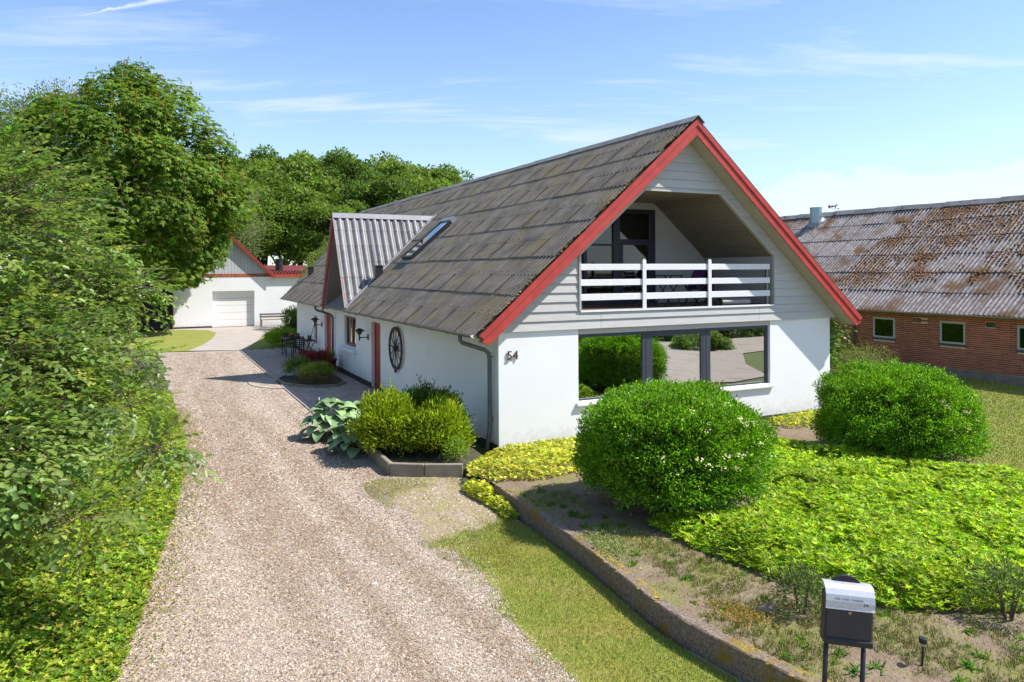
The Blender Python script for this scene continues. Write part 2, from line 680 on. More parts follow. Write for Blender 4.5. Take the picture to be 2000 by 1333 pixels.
M_CEIL = mat('aged_ceiling_board', (0.26, 0.225, 0.175), (0.20, 0.175, 0.14), 2.5, 0.75, rnd=0.06, stretch=(1, 6, 6, YAW))
M_BLACKM = mat('black_metal', (0.02, 0.02, 0.022), (0.03, 0.03, 0.032), 6, 0.45, metal=0.2)
M_RUST = mat('old_dark_wood', (0.055, 0.038, 0.028), (0.085, 0.06, 0.045), 14, 0.8, bump=0.003, bscale=60)
M_LAMP = mat('patina_lamp_metal', (0.11, 0.095, 0.075), (0.075, 0.068, 0.058), 12, 0.5, metal=0.5)
M_BRICK = mat('red_brick', (0.30, 0.078, 0.046), (0.37, 0.105, 0.058), 5, 0.85, bump=0.002, bscale=60, rnd=0.26, c3=(0.25, 0.07, 0.045), s3=3.0)
M_MORTAR = mat('lime_mortar', (0.62, 0.51, 0.39), (0.55, 0.45, 0.34), 9, 0.95, bump=0.003, bscale=60)
M_CONC = mat('concrete', (0.27, 0.23, 0.18), (0.19, 0.16, 0.12), 4, 0.9, bump=0.004, bscale=70, rnd=0.06)
M_PAVER = mat('concrete_paver', (0.42, 0.34, 0.27), (0.36, 0.285, 0.225), 3, 0.9, bump=0.003, bscale=90, rnd=0.10, c3=(0.20, 0.18, 0.155), s3=1.4)
M_JOINT = mat('paver_joint_sand', (0.10, 0.085, 0.065), (0.07, 0.065, 0.045), 9, 0.95)
M_STONE = mat('gravel_stone', (1, 1, 1), attr='col', rough=0.85)
M_GRASSB = mat('grass_blade', (1, 1, 1), attr='col', rough=0.6, spec=0.25)
M_LEAF = leaf_mat('soft_leaf', 0.25, 0.42, 0.5)
M_GLOSSY = leaf_mat('glossy_leaf', 0.5, 0.42, 0.38)
M_BARK = mat('bark', (0.075, 0.055, 0.04), (0.045, 0.036, 0.028), 9, 0.9, bump=0.012, bscale=14, stretch=(3, 3, 0.8))
M_TWIG = mat('twig_bark', (0.11, 0.07, 0.045), (0.075, 0.05, 0.035), 14, 0.85)
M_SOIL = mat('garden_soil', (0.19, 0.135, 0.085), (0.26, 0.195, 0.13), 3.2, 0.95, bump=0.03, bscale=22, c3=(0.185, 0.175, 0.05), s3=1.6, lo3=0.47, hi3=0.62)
M_SOILD = mat('dark_bed_soil', (0.05, 0.045, 0.03), (0.08, 0.075, 0.035), 4, 0.95, bump=0.03, bscale=18)  # dark green-brown soil of the planted beds, verge and pot

# ------------------------------------------------------------------ ground, drive, lawns
M_FIELD = mat('field_grass', (0.115, 0.125, 0.028), (0.085, 0.11, 0.022), 0.35, 0.95, bump=0.02, bscale=30, c3=(0.17, 0.145, 0.05), s3=0.6, lo3=0.55, hi3=0.75)
M_LAWN = mat('mown_lawn', (0.25, 0.26, 0.042), (0.19, 0.23, 0.032), 1.1, 0.95, bump=0.012, bscale=60, c3=(0.31, 0.25, 0.075), s3=0.8, lo3=0.5, hi3=0.72, stretch=(1, 2.4, 1, YAW))
M_GRAVEL = mat('pink_gravel', (0.33, 0.27, 0.215), (0.42, 0.355, 0.295), 30, 0.95, bump=0.018, bscale=75, detail=4,
               c3=(0.21, 0.15, 0.11), s3=2.2, lo3=0.52, hi3=0.78, stretch=(1.0, 0.34, 1, YAW))
M_PATH = mat('pale_path_paving', (0.42, 0.365, 0.31), (0.36, 0.31, 0.265), 1.5, 0.9, bump=0.003, bscale=50)


def sheet(name, poly, z, m, label=None, cat=None, kind='structure', local=True):
    pts = [Lw(a, b, z) if local else (a, b, z) for a, b in poly]
    me = bpy.data.meshes.new(name)
    me.from_pydata(pts, [], [tuple(range(len(pts)))])
    bm = bmesh.new()
    bm.from_mesh(me)
    for f in bm.faces:
        f.normal_update()
        if f.normal.z < 0:
            f.normal_flip()
    bmesh.ops.triangulate(bm, faces=bm.faces[:])
    bm.to_mesh(me)
    bm.free()
    o = link(name, me, m)
    return tag(o, label, cat, kind=kind)


gp = [(900 * math.cos(2 * math.pi * k / 48), 900 * math.sin(2 * math.pi * k / 48)) for k in range(48)]
sheet('ground', gp, -0.03, M_FIELD, 'wide green field round the whole property', 'ground', local=False)


def ragged(pts, amp=0.12, step=0.35, seed=3):
    """open polyline with small uneven bends"""
    g = np.random.default_rng(seed)
    out = []
    for (a, b), (c, d) in zip(pts[:-1], pts[1:]):
        n = max(1, int(math.hypot(c - a, d - b) / step))
        for k in range(n):
            t = k / n
            out.append((a + (c - a) * t + g.normal(0, amp), b + (d - b) * t + g.normal(0, amp * 0.6)))
    out.append(pts[-1])
    return out


DRIVE_L = [(-6.9, -9.5), (-6.38, -5.64), (-6.03, -3.07), (-5.64, 0.19), (-5.41, 4.14), (-5.45, 8.0), (-5.53, 11.83), (-5.6, 17.0), (-5.68, 23.2)]
drive_poly = ragged(DRIVE_L, 0.08, 0.4, 5) + [(-2.42, 22.45), (-2.42, 5.2), (-2.3, 1.0), (-2.3, -0.6), (-1.2, -1.2), (-1.3, -2.7), (-1.5, -5.4), (-1.66, -7.1), (-1.45, -7.95), (-0.7, -9.2), (1.2, -9.9)]
back_road = [(1.2, -9.9), (2.4, -9.2), (4.4, -7.9), (6.2, -6.2), (8.2, -5.5), (10.5, -4.7), (12.5, -5.2), (14.0, -7.8), (16.5, -10.6), (22, -11.8), (40, -12), (40, -16), (24, -16), (15, -16), (8, -17.5), (0, -18.5), (-12, -18), (-30, -20), (-30, -13.5), (-14, -12.5), (-6.9, -9.5)]
sheet('driveway', drive_poly + back_road[1:-1], 0.0, M_GRAVEL, 'pinkish gravel drive running along the house', 'driveway')
KERB = [(-0.29, 11.40), (0.25, 10.19), (0.79, 8.98), (1.12, 8.10), (1.44, 7.23), (1.68, 6.80), (1.95, 6.38), (2.4, 5.80), (3.0, 5.28), (3.9, 4.80), (5.0, 4.45)]
STRIP_L = [(-1.06, 9.55), (-0.62, 9.2), (-0.30, 8.55), (-0.10, 7.75), (0.08, 7.2), (0.36, 6.75), (0.62, 6.30), (0.95, 5.75), (1.6, 5.0), (2.6, 4.2)]
strip_poly = ragged(STRIP_L, 0.05, 0.12, 9) + [(5.0, 4.1)] + [(x - 0.02, y - 0.02) for x, y in reversed(KERB[1:])] + ragged([(-0.15, 10.6), (-0.45, 10.15), (-1.06, 9.55)], 0.09, 0.12, 23)[:-1]
sheet('lawn_strip', strip_poly, 0.005, M_LAWN, 'mossy mown grass strip between the gravel and the low kerb wall', 'lawn', local=False)
LAWN_R = [(8.2, -5.3), (6.2, -5.7), (7.1, -4.0), (8.2, -2.4), (8.9, -0.4), (9.3, 0.2), (9.3, 18), (17.5, 18), (17.5, -2.0), (13, -3.3), (10, -4.5)]
sheet('side_lawn', LAWN_R, 0.004, M_LAWN, 'sunlit mown lawn between the house and the brick barn', 'lawn')
LAWN_BL = [(-5.75, 23.3), (-4.5, 23.3), (-3.7, 26.0), (-3.0, 29.5), (-2.55, 33.2), (-2.9, 35.6), (-4.2, 36.6), (-9, 36.9), (-22, 36), (-22, 24), (-9, 23)]
sheet('garage_lawn', LAWN_BL, 0.004, M_LAWN, 'sunlit lawn under the chestnut tree before the garage', 'lawn')
LAWN_BR = [(-2.1, 22.6), (0.3, 22.6), (9, 24), (9, 36), (3.2, 36.2), (1.2, 35.2), (0.1, 32.0), (-1.0, 27.2)]
sheet('garden_lawn', LAWN_BR, 0.004, M_LAWN, 'green lawn beside the patio with the bench behind', 'lawn')
PATH = [(-4.5, 23.25), (-2.42, 22.5), (-2.1, 22.6), (-1.0, 27.2), (0.1, 32.0), (1.2, 35.2), (3.2, 36.2), (3.4, 37.6), (-5.0, 37.6), (-5.0, 36.7), (-4.2, 36.6), (-2.9, 35.6), (-2.55, 33.2), (-3.0, 29.5), (-3.7, 26.0)]
sheet('garage_path', PATH, 0.010, M_PATH, 'pale paved path leading to the garage door', 'path')

# left verge under the beech
VERGE = [(-6.9, -9.5), (-6.38, -5.64), (-6.03, -3.07), (-5.64, 0.19), (-5.41, 4.14), (-5.53, 11.83), (-5.68, 23.2), (-16, 23), (-16, -9.5)]
def bankz(x, y):
    u, v = to_local(np.asarray(x, float), np.asarray(y, float))
    edge = np.interp(v, [p[1] for p in DRIVE_L], [p[0] for p in DRIVE_L])
    t = np.clip((edge - 0.25 - u) / 2.6, 0, 1)
    return -0.012 + 0.80 * t * t * (3 - 2 * t)


# raised garden bed in front of the house
def bedz(x, y):
    u, v = to_local(np.asarray(x, float), np.asarray(y, float))
    t = np.clip((-v - 0.2) / 3.0, 0, 1)
    return 0.05 + 0.185 * t * t * (3 - 2 * t)


bed_poly = [(x + 0.035, y + 0.01) for x, y in KERB] + [(5.5, 5.2), (6.2, 7.0), (7.4, 9.0), (8.3, 10.8), (8.2, 11.6), (7.9, 12.4)]
hp = [Lw(u, v)[:2] for u, v in [(8.2, -2.2), (9.0, -0.3), (9.05, -0.02), (0.0, -0.02), (-0.25, -0.4), (-1.1, -1.0), (-1.22, -1.6)]]
bed_poly = np.array(bed_poly + hp)


def grid_sheet(name, poly, zf, m, step=0.2, jitter=0.012, **kw):
    lo, hi = poly.min(0), poly.max(0)
    nx, ny = int((hi[0] - lo[0]) / step) + 2, int((hi[1] - lo[1]) / step) + 2
    X, Y = np.meshgrid(lo[0] + np.arange(nx) * step, lo[1] + np.arange(ny) * step, indexing='ij')
    P = np.stack([X.ravel(), Y.ravel()], 1)
    ins = in_poly(P, poly).reshape(nx, ny)
    Z = zf(P[:, 0], P[:, 1]) + RNG.normal(0, jitter, len(P))
    idx = np.arange(nx * ny).reshape(nx, ny)
    ok = ins[:-1, :-1] & ins[1:, :-1] & ins[:-1, 1:] & ins[1:, 1:]
    F = np.stack([idx[:-1, :-1][ok], idx[1:, :-1][ok], idx[1:, 1:][ok], idx[:-1, 1:][ok]], 1)
    return tag(link(name, np_mesh(name, np.column_stack([P, Z]), F, smooth=True), m), **kw)


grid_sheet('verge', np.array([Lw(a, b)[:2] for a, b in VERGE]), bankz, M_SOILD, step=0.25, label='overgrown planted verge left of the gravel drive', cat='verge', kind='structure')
grid_sheet('garden_bed', bed_poly, bedz, M_SOIL, step=0.07, label='raised garden bed of bare soil in front of the gable', cat='garden bed', kind='structure')


# ------------------------------------------------------------------ low kerb wall
def kerb_wall():
    root = empty('kerb_wall', (*KERB[0], 0), 0, 'low mossy concrete kerb wall curving along the garden bed', 'kerb wall')
    P = [Vector((x - KERB[0][0], y - KERB[0][1], 0)) for x, y in KERB]
    # resample
    pts = []
    for a, b in zip(P[:-1], P[1:]):
        n = max(1, int((b - a).length / 0.12))
        pts += [a.lerp(b, k / n) for k in range(n)]
    pts.append(P[-1])
    for _ in range(6):
        pts = [pts[0]] + [(pts[i - 1] + pts[i] * 2 + pts[i + 1]) / 4 for i in range(1, len(pts) - 1)] + [pts[-1]]
    V, F = [], []
    for i, p in enumerate(pts):
        d = (pts[min(i + 1, len(pts) - 1)] - pts[max(i - 1, 0)]).normalized()
        s = Vector((-d.y, d.x, 0))          # towards the bed (left of travel is the bed side: +x)
        if s.x < 0:
            s = -s
        j = lambda a: random.gauss(0, a)
        top = 0.255 + j(0.004)
        prof = [(0.0, -0.05), (0.0 + j(0.003), top - 0.09), (0.0 + j(0.003), top - 0.012), (0.012, top), (0.065, top + j(0.002)), (0.118, top), (0.13, top - 0.012), (0.13, -0.05)]
        V += [p + s * a + Vector((0, 0, z)) for a, z in prof]
    k = 8
    for i in range(len(pts) - 1):
        for q in range(k - 1):
            a = i * k + q
            F.append((a, a + 1, a + k + 1, a + k))
    F.append(tuple(range(k)))
    F.append(tuple(reversed(range((len(pts) - 1) * k, len(pts) * k))))
    mb = MB()
    mb.add(V, F)
    m = mat('mossy_cast_concrete', (0.13, 0.09, 0.065), (0.30, 0.23, 0.175), 34, 0.95, bump=0.014, bscale=70, c3=(0.24, 0.15, 0.02), s3=2.4, lo3=0.54, hi3=0.66, detail=8)
    mb.build('wall_body', m, root, smooth=False)
    # moss cushions along the crown of the wall
    n = 2200
    ii = RNG.integers(0, len(pts) - 1, n)
    Q = np.array([[*pts[i]] for i in ii])
    D = np.array([[*(pts[min(i + 1, len(pts) - 1)] - pts[i]).normalized()] for i in ii])
    S = np.stack([-D[:, 1], D[:, 0], np.zeros(n)], 1)
    S *= np.sign(S[:, :1] + 1e-9)
    off = np.where(RNG.random(n) < 0.7, 0.13 - np.abs(RNG.normal(0, 0.025, n)), RNG.uniform(0, 0.13, n))
    Q = Q + D * RNG.uniform(0, 0.12, (n, 1)) + S * off[:, None]
    Q[:, 2] = 0.253
    keep = fbm(Q, 1.5, 21) > 0.48
    Q = Q[keep]
    blob(Q, RNG.uniform(0.008, 0.026, len(Q)), 0.35, mixcols([(0.22, 0.17, 0.03), (0.30, 0.19, 0.03), (0.15, 0.15, 0.03)], [1, 1, 0.8], len(Q)), 'moss', root)


def blob(P, rad, flat, col, name, parent, m=None, kind='stuff'):
    """many little rounded lumps, one joined part"""
    n = len(P)
    base = np.array([[1, 0, 0], [0.5, 0.87, 0], [-0.5, 0.87, 0], [-1, 0, 0], [-0.5, -0.87, 0], [0.5, -0.87, 0], [0.45, 0.1, 0.8], [-0.25, 0.4, 0.85], [-0.2, -0.42, 0.8]])
    tri = np.array([[0, 1, 6], [1, 7, 6], [1, 2, 7], [2, 3, 7], [3, 8, 7], [3, 4, 8], [4, 5, 8], [5, 6, 8], [5, 0, 6], [6, 7, 8]])
    a = RNG.uniform(0, 2 * math.pi, n)
    c, s = np.cos(a), np.sin(a)
    B = np.stack([base[None, :, 0] * c[:, None] - base[None, :, 1] * s[:, None], base[None, :, 0] * s[:, None] + base[None, :, 1] * c[:, None], np.broadcast_to(base[None, :, 2] * flat, (n, 9))], 2)
    B = B * rad[:, None, None] * (1 + RNG.normal(0, 0.12, (n, 9, 1)))
    V = (P[:, None, :] + B).reshape(-1, 3)
    F = (np.arange(n)[:, None, None] * 9 + tri[None]).reshape(-1, 3)
    o = link(name, np_mesh(name, V, F, np.repeat(col, 9, 0), smooth=True), m or M_STONE, parent)
    return tag(o, kind=kind)


kerb_wall()

# ------------------------------------------------------------------ house
W, UC, EO, EZ, RZ = 9.07, 4.535, 0.62, 2.36, 6.83
KR = (RZ - EZ) / (UC + EO)
TH = math.atan(KR)
FRONT = -0.45
L_E, L_R = 21.8, 26.6          # far end of the roof at the eave and at the ridge
house = empty('house', Lw(0, 0, 0), YAW, 'white farmhouse with red-edged grey corrugated roof and gable balcony', 'house')


def rz(u):
    return EZ + (u + EO) * KR if u <= UC else EZ + (W + EO - u) * KR


def u_at(z):            # left roof line at height z
    return (z - EZ) / KR - EO


# walls: front
DEEP = 0.30
mb = MB()
mb.box((0, 0, 0), (1.80, DEEP, 2.35))
mb.box((7.08, 0, 0), (W, DEEP, 2.35))
mb.box((1.80, 0, 0), (7.08, DEEP, 0.86))
fw = mb.build('front_wall', M_WALLF, house)
# side wall pieces between door and window openings
D1, D2, W1, W3 = (8.12, 9.10), (14.6, 15.75), (10.95, 12.52), (17.15, 17.75)
TOPW = 2.72
mb = MB()
prev = DEEP
for a, b, z0, z1 in ((*D1, 0, 2.03), (*W1, 1.03, 2.04), (*D2, 0, 1.98), (*W3, 0.62, 1.75)):
    mb.box((0, prev, 0), (DEEP, a, TOPW))
    mb.box((0, a, z1), (DEEP, b, TOPW))
    if z0 > 0:
        mb.box((0, a, 0), (DEEP, b, z0))
    prev = b
mb.box((0, prev, 0), (DEEP, 21.6, TOPW))
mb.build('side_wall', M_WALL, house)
mb = MB()
mb.box((W - DEEP, DEEP, 0), (W, 23.5, TOPW))
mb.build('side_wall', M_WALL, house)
mb = MB()
mb.prism([(DEEP, 21.4), (W - DEEP, 23.4), (W - DEEP, 23.7), (DEEP, 21.6)], uv, 0, 2.4)
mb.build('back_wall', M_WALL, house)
mb = MB()                                       # tarred plinth
mb.box((-0.022, -0.022, -0.02), (W + 0.02, 0.0, 0.115))
for a, b in ((0.0, D1[0]), (D1[1], D2[0]), (D2[1], 21.6)):
    mb.box((-0.022, a, -0.02), (0.0, b, 0.16))
mb.build('plinth', M_PLINTH, house)
# rooms behind the glass
mb = MB()
mb.box((0.35, 0.35, 0.02), (8.7, 5.6, 0.06))
mb.build('room_floor', M_INTF, house)
mb = MB()
mb.box((0.31, 5.6, 0.02), (8.75, 5.75, 2.5))
mb.box((0.31, 0.31, 2.45), (8.75, 5.6, 2.55))
mb.box((0.31, 0.31, 0.02), (0.36, 5.6, 2.44))
mb.box((8.70, 0.31, 0.02), (8.75, 5.6, 2.44))
mb.build('room_lining', M_INT, house)

# ---- big front window
WU0, WU1, WZ0, WZ1 = 1.80, 7.08, 0.86, 2.235
win = empty('window', (0, 0, 0), parent=house)
win['label'] = 'wide three-pane front window in anthracite frame'
GY = 0.11
mb = MB()
fw_ = 0.065
mb.box((WU0, GY - 0.035, WZ1 - 0.075), (WU1, GY + 0.035, WZ1))
mb.box((WU0, GY - 0.035, WZ0), (WU1, GY + 0.035, WZ0 + 0.05))
mb.box((WU0, GY - 0.035, WZ0 + 0.05), (WU0 + 0.035, GY + 0.035, WZ1 - 0.075))
mb.box((WU1 - 0.085, GY - 0.035, WZ0 + 0.05), (WU1, GY + 0.035, WZ1 - 0.075))
mb.build('frame', M_FRAME, win, bevel=0.004)
for a, b in ((3.45, 3.67), (5.11, 5.33)):
    mb = MB()
    mb.box((a, GY - 0.045, WZ0 + 0.05), (b, GY + 0.04, WZ1 - 0.075))
    mb.box((a + 0.085, GY - 0.052, WZ0 + 0.05), (a + 0.10, GY - 0.045, WZ1 - 0.08))
    mb.build('mullion', M_FRAME, win, bevel=0.004)
mb = MB()                                        # sash of the opening middle light
for a, b, c, d in ((3.67, 3.72, WZ0 + 0.05, WZ1 - 0.075), (5.06, 5.11, WZ0 + 0.05, WZ1 - 0.075), (3.72, 5.06, WZ1 - 0.125, WZ1 - 0.075), (3.72, 5.06, WZ0 + 0.05, WZ0 + 0.11)):
    mb.box((a, GY - 0.04, c), (b, GY + 0.03, d))
mb.build('sash', M_FRAME, win, bevel=0.003)
for a, b, c in ((WU0 + 0.035, 3.45, 0), (3.72, 5.06, 0.05), (5.33, WU1 - 0.085, 0)):
    mb = MB()
    mb.box((a, GY - 0.012, WZ0 + 0.05 + c), (b, GY + 0.006, WZ1 - 0.075 - c))
    mb.build('pane', M_GLASS, win)
mb = MB()                                        # brick-on-edge sill painted white
mb.prism([(-0.075, 0.775), (-0.075, 0.83), (0.075, 0.868), (0.075, 0.775)], vz, WU0 - 0.06, WU1 + 0.09)
mb.build('window_sill', M_WHITEP, house, bevel=0.01)
mb = MB()                                        # strip above the window and white reveals
mb.box((WU0, 0.025, WZ1), (WU1, DEEP, 2.353))
mb.build('window_head', M_SIDING, house)
mb = MB()
mb.box((WU0 + 0.03, 0.16, 0.84), (WU1 - 0.05, 0.42, 0.872))
mb.build('inner_sill', M_WHITEP, house, bevel=0.005)
for a, w_ in ((3.16, 0.26), (4.80, 0.2), (6.62, 0.26)):    # pale curtains hanging inside
    mb = MB()
    n = 12
    poly = [(a + w_ * k / n, 0.27 + 0.02 * math.sin(k * 2.1)) for k in range(n + 1)]
    poly += [(x, y + 0.006) for x, y in reversed(poly)]
    mb.prism(poly, uv, 0.9, 2.2)
    mb.build('curtain', mat('pale_curtain', (0.55, 0.58, 0.52), (0.5, 0.53, 0.48), 5, 0.8), house)


# ---- house number
def text_mesh(s, size, extrude, spacing=1.0):
    cu = bpy.data.curves.new('lettering', 'FONT')
    cu.body = s
    cu.size = size
    cu.extrude = extrude
    cu.offset = 0.0
    cu.space_character = spacing
    cu.resolution_u = 3
    o = bpy.data.objects.new('lettering', cu)
    COL.objects.link(o)
    bpy.context.view_layer.update()
    me = bpy.data.meshes.new_from_object(o.evaluated_get(bpy.context.evaluated_depsgraph_get()))
    bpy.data.objects.remove(o)
    return me


num = link('house_number', text_mesh('54', 0.245, 0.012, 1.06), mat('rusty_brown_numeral', (0.055, 0.032, 0.028), (0.09, 0.05, 0.04), 30, 0.6), house)
num.matrix_local = Matrix.Translation((0.165, -0.026, 1.815)) @ Matrix.Rotation(R(90), 4, 'X')

# ---- gable siding
OPEN = [(1.83, 2.73), (7.16, 2.73), (7.16, 3.86), (5.53, 5.25), (3.44, 5.25), (1.83, 3.86)]   # balcony opening
RAKE_IN = 0.36            # wall stops this far below the roof line


def rake_u(z):            # left edge of the gable wall at height z
    return (z + RAKE_IN - EZ) / KR - EO


def open_l(z):
    if z < 3.86:
        return 1.83
    return 1.83 + (z - 3.86) / (5.25 - 3.86) * (3.44 - 1.83)


def open_r(z):
    if z < 3.86:
        return 7.16
    return 7.16 - (z - 3.86) / (5.25 - 3.86) * (7.16 - 5.53)


siding = MB()
siding_root = empty('gable_siding', (0, 0, 0), parent=house)


def plank(poly, y_lo, y_hi, z0, z1):
    """lap board: poly of (u, z); its lower edge stands proud"""
    mb_ = MB()
    def fr(p, d):
        t = (p[1] - z0) / max(z1 - z0, 1e-6)
        return (p[0], (y_lo + (y_hi - y_lo) * t) if d == 0 else 0.018, p[1])
    mb_.prism(poly, fr, 0, 1)
    return mb_.build('siding_board', M_SIDING, siding_root)


EXPO = 0.187
z = 2.352
cnt = 0
rr = random.Random(4)
BACK = MB()
while z < rz(UC) - RAKE_IN - 0.03:
    z1 = min(z + EXPO, rz(UC) - RAKE_IN - 0.004)
    zg = z + EXPO - 0.002
    l0, l1 = rake_u(z) + 0.004, rake_u(z1) + 0.004
    r0, r1 = W - l0, W - l1
    l0b = max(l0, -0.20)
    r0b = min(r0, W + 0.20)
    l1b, r1b = max(l1, -0.20), min(r1, W + 0.20)
    yl, yh = -0.050, -0.022
    pieces = []
    zt = z1 + 0.004
    if z1 <= 2.73 + 0.01:
        cuts = [2.33, 6.71] if cnt % 2 == 0 or True else []
        xs = [None] + cuts + [None]
        for i in range(len(xs) - 1):
            a = xs[i]
            b = xs[i + 1]
            A0, A1 = (l0b, l1b) if a is None else (a + 0.003, a + 0.003)
            B0, B1 = (r0b, r1b) if b is None else (b - 0.003, b - 0.003)
            pieces.append([(A0, z), (B0, z), (B1, zt), (A1, zt)])
    elif z >= 5.25 - 0.02 or z1 > 5.30:
        zz = max(z, 5.255)
        if z1 - zz > 0.02:
            a0 = rake_u(zz) + 0.004
            pieces.append([(a0, zz), (W - a0, zz), (r1b, zt), (l1b, zt)])
        if z < 5.25 - 0.02:
            pieces.append([(l0b, z), (open_l(z) - 0.03, z), (open_l(5.25) - 0.03, 5.251), (rake_u(5.251), 5.251)])
            pieces.append([(open_r(z) + 0.03, z), (r0b, z), (W - rake_u(5.251), 5.251), (open_r(5.25) + 0.03, 5.251)])
    else:
        pieces.append([(l0b, z), (open_l(z) - 0.03, z), (open_l(z1) - 0.03, zt), (l1b, zt)])
        pieces.append([(open_r(z) + 0.03, z), (r0b, z), (r1b, zt), (open_r(z1) + 0.03, zt)])
        if z < 3.86 < z1 and False:
            pass
    for p in pieces:
        if max(q[0] for q in p) - min(q[0] for q in p) > 0.03:
            plank(p, yl, yh, z, zt)
    z += EXPO
    cnt += 1
# trim boards round the balcony opening
tr = empty('balcony_opening_trim', parent=house)
n = len(OPEN)
for i in range(n):
    a, b = OPEN[i], OPEN[(i + 1) % n]
    cx_, cz_ = 4.5, 3.9
    def off(p, k):
        return p
    d = Vector((b[0] - a[0], b[1] - a[1])).normalized()
    nn = Vector((d.y, -d.x))
    if nn.dot(Vector((a[0] - cx_, a[1] - cz_))) < 0:
        nn = -nn
    poly = [(a[0], a[1]), (b[0], b[1]), (b[0] + nn.x * 0.038, b[1] + nn.y * 0.038), (a[0] + nn.x * 0.038, a[1] + nn.y * 0.038)]
    mb = MB()
    mb.prism(poly, uz, -0.062 - 0.002 * i, 0.02)
    mb.build('trim_board', M_WHITEP if i in (0,) else M_SIDING, tr)
# backing behind the siding (left, right, top of the opening)
mb = MB()
mb.prism([(-0.2, 2.36), (1.80, 2.36), (1.80, 3.87), (3.42, 5.27), (4.535, 5.27), (4.535, rz(UC) - RAKE_IN - 0.01), (rake_u(2.8) + 0.01, 2.79), (-0.2, rz(-0.2) - RAKE_IN - 0.01)], uz, 0.018, 0.12)
mb.prism([(W + 0.2, 2.36), (7.19, 2.36), (7.19, 3.87), (5.55, 5.27), (4.535, 5.27), (4.535, rz(UC) - RAKE_IN - 0.01), (W - rake_u(2.8) - 0.01, 2.79), (W + 0.2, rz(-0.2) - RAKE_IN - 0.01)], uz, 0.018, 0.12)
mb.prism([(1.80, 2.36), (7.19, 2.36), (7.19, 2.70), (1.80, 2.70)], uz, 0.0181, 0.12)
mb.build('gable_backing', M_SOFFIT, house)

# ---- balcony recess
BD = 2.4
rec = empty('balcony_recess', parent=house)
mb = MB()
for k in range(17):
    a = 0.02 + k * (BD - 0.02) / 17
    mb = MB()
    mb.box((1.80, a, 2.66), (7.19, a + (BD - 0.02) / 17 - 0.008, 2.70))
    mb.build('floor_board', M_DECK, rec)
IN = OPEN[2:6] + []


def strip_boards(a, b, count, name, m):
    """boards lining the recess between opening corners a and b, running back from the front"""
    for k in range(count):
        t0, t1 = k / count, (k + 1) / count - 0.004 / math.hypot(b[0] - a[0], b[1] - a[1])
        p0 = (a[0] + (b[0] - a[0]) * t0, a[1] + (b[1] - a[1]) * t0)
        p1 = (a[0] + (b[0] - a[0]) * t1, a[1] + (b[1] - a[1]) * t1)
        d = Vector((b[0] - a[0], b[1] - a[1])).normalized()
        nn = Vector((d.y, -d.x))
        if nn.dot(Vector((a[0] - 4.5, a[1] - 3.8))) < 0:
            nn = -nn
        q = [(p0[0], p0[1]), (p1[0], p1[1]), (p1[0] + nn.x * 0.02, p1[1] + nn.y * 0.02), (p0[0] + nn.x * 0.02, p0[1] + nn.y * 0.02)]
        mb_ = MB()
        mb_.prism(q, uz, 0.03, BD)
        mb_.build(name, m, rec)


strip_boards((7.16, 3.86), (5.53, 5.25), 16, 'ceiling_board', M_CEIL)
strip_boards((5.53, 5.25), (3.44, 5.25), 15, 'ceiling_board', M_CEIL)
strip_boards((3.44, 5.25), (1.83, 3.86), 16, 'ceiling_board', M_CEIL)
strip_boards((7.16, 2.73), (7.16, 3.86), 6, 'side_board', M_SIDING)
strip_boards((1.83, 2.73), (1.83, 3.86), 6, 'side_board', M_SIDING)
# back wall of the recess, lap boards right of the glazed door
zz = 2.71
while zz < 5.24:
    z1 = min(zz + EXPO, 5.25)
    def rr_(z_):
        return 7.16 if z_ < 3.86 else open_r(z_)
    p = [(5.56, zz), (rr_(zz), zz), (rr_(z1), z1 + 0.004), (5.56, z1 + 0.004)] if zz < 5.04 - 0.02 else None
    if p and p[1][0] - p[0][0] > 0.05:
        mb = MB()
        mb.prism(p, lambda q, d, a=zz, b=z1: (q[0], (BD - 0.03 + 0.014 * (q[1] - a) / (b - a)) if d == 0 else BD + 0.02, q[1]), 0, 1)
        mb.build('wall_board', M_SIDING, rec)
    zz += EXPO
mb = MB()
mb.prism([(1.83, 5.08), (5.55, 5.08), (5.72, 5.10), (5.53, 5.25), (3.44, 5.25), (3.24, 5.08)], uz, BD - 0.02, BD + 0.02)
mb.build('wall_board', M_SIDING, rec)
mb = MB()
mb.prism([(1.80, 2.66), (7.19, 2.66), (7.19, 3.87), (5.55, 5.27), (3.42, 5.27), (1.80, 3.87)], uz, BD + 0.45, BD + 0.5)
mb.build('recess_backing', mat('dim_room', (0.035, 0.035, 0.04)), rec)  # near-black colour stands for the unlit room behind the balcony panes
gd = empty('balcony_door', parent=house)
gd['label'] = 'dark blue glazed balcony door and side lights'
mb = MB()
XS = [2.2, 3.55, 4.35, 5.55]
for x0, x1 in ((5.42, 5.55), (4.27, 4.47), (3.40, 3.50), (2.2, 2.28)):
    mb.box((x0, BD - 0.04, 2.70), (x1, BD + 0.05, min(5.07, rz(x0) - 0.9)))
mb.box((3.0, BD - 0.038, 4.97), (5.42, BD + 0.05, 5.07))
mb.box((4.47, BD - 0.038, 4.18), (5.42, BD + 0.05, 4.32))
mb.box((2.28, BD - 0.038, 4.15), (4.27, BD + 0.05, 4.20))
mb.box((2.28, BD - 0.038, 2.70), (5.42, BD + 0.05, 2.86))
mb.box((4.47, BD - 0.05, 2.86), (4.55, BD + 0.04, 4.18))
mb.box((5.32, BD - 0.05, 2.86), (5.42, BD + 0.04, 4.18))
mb.build('frame', M_NAVY, gd)
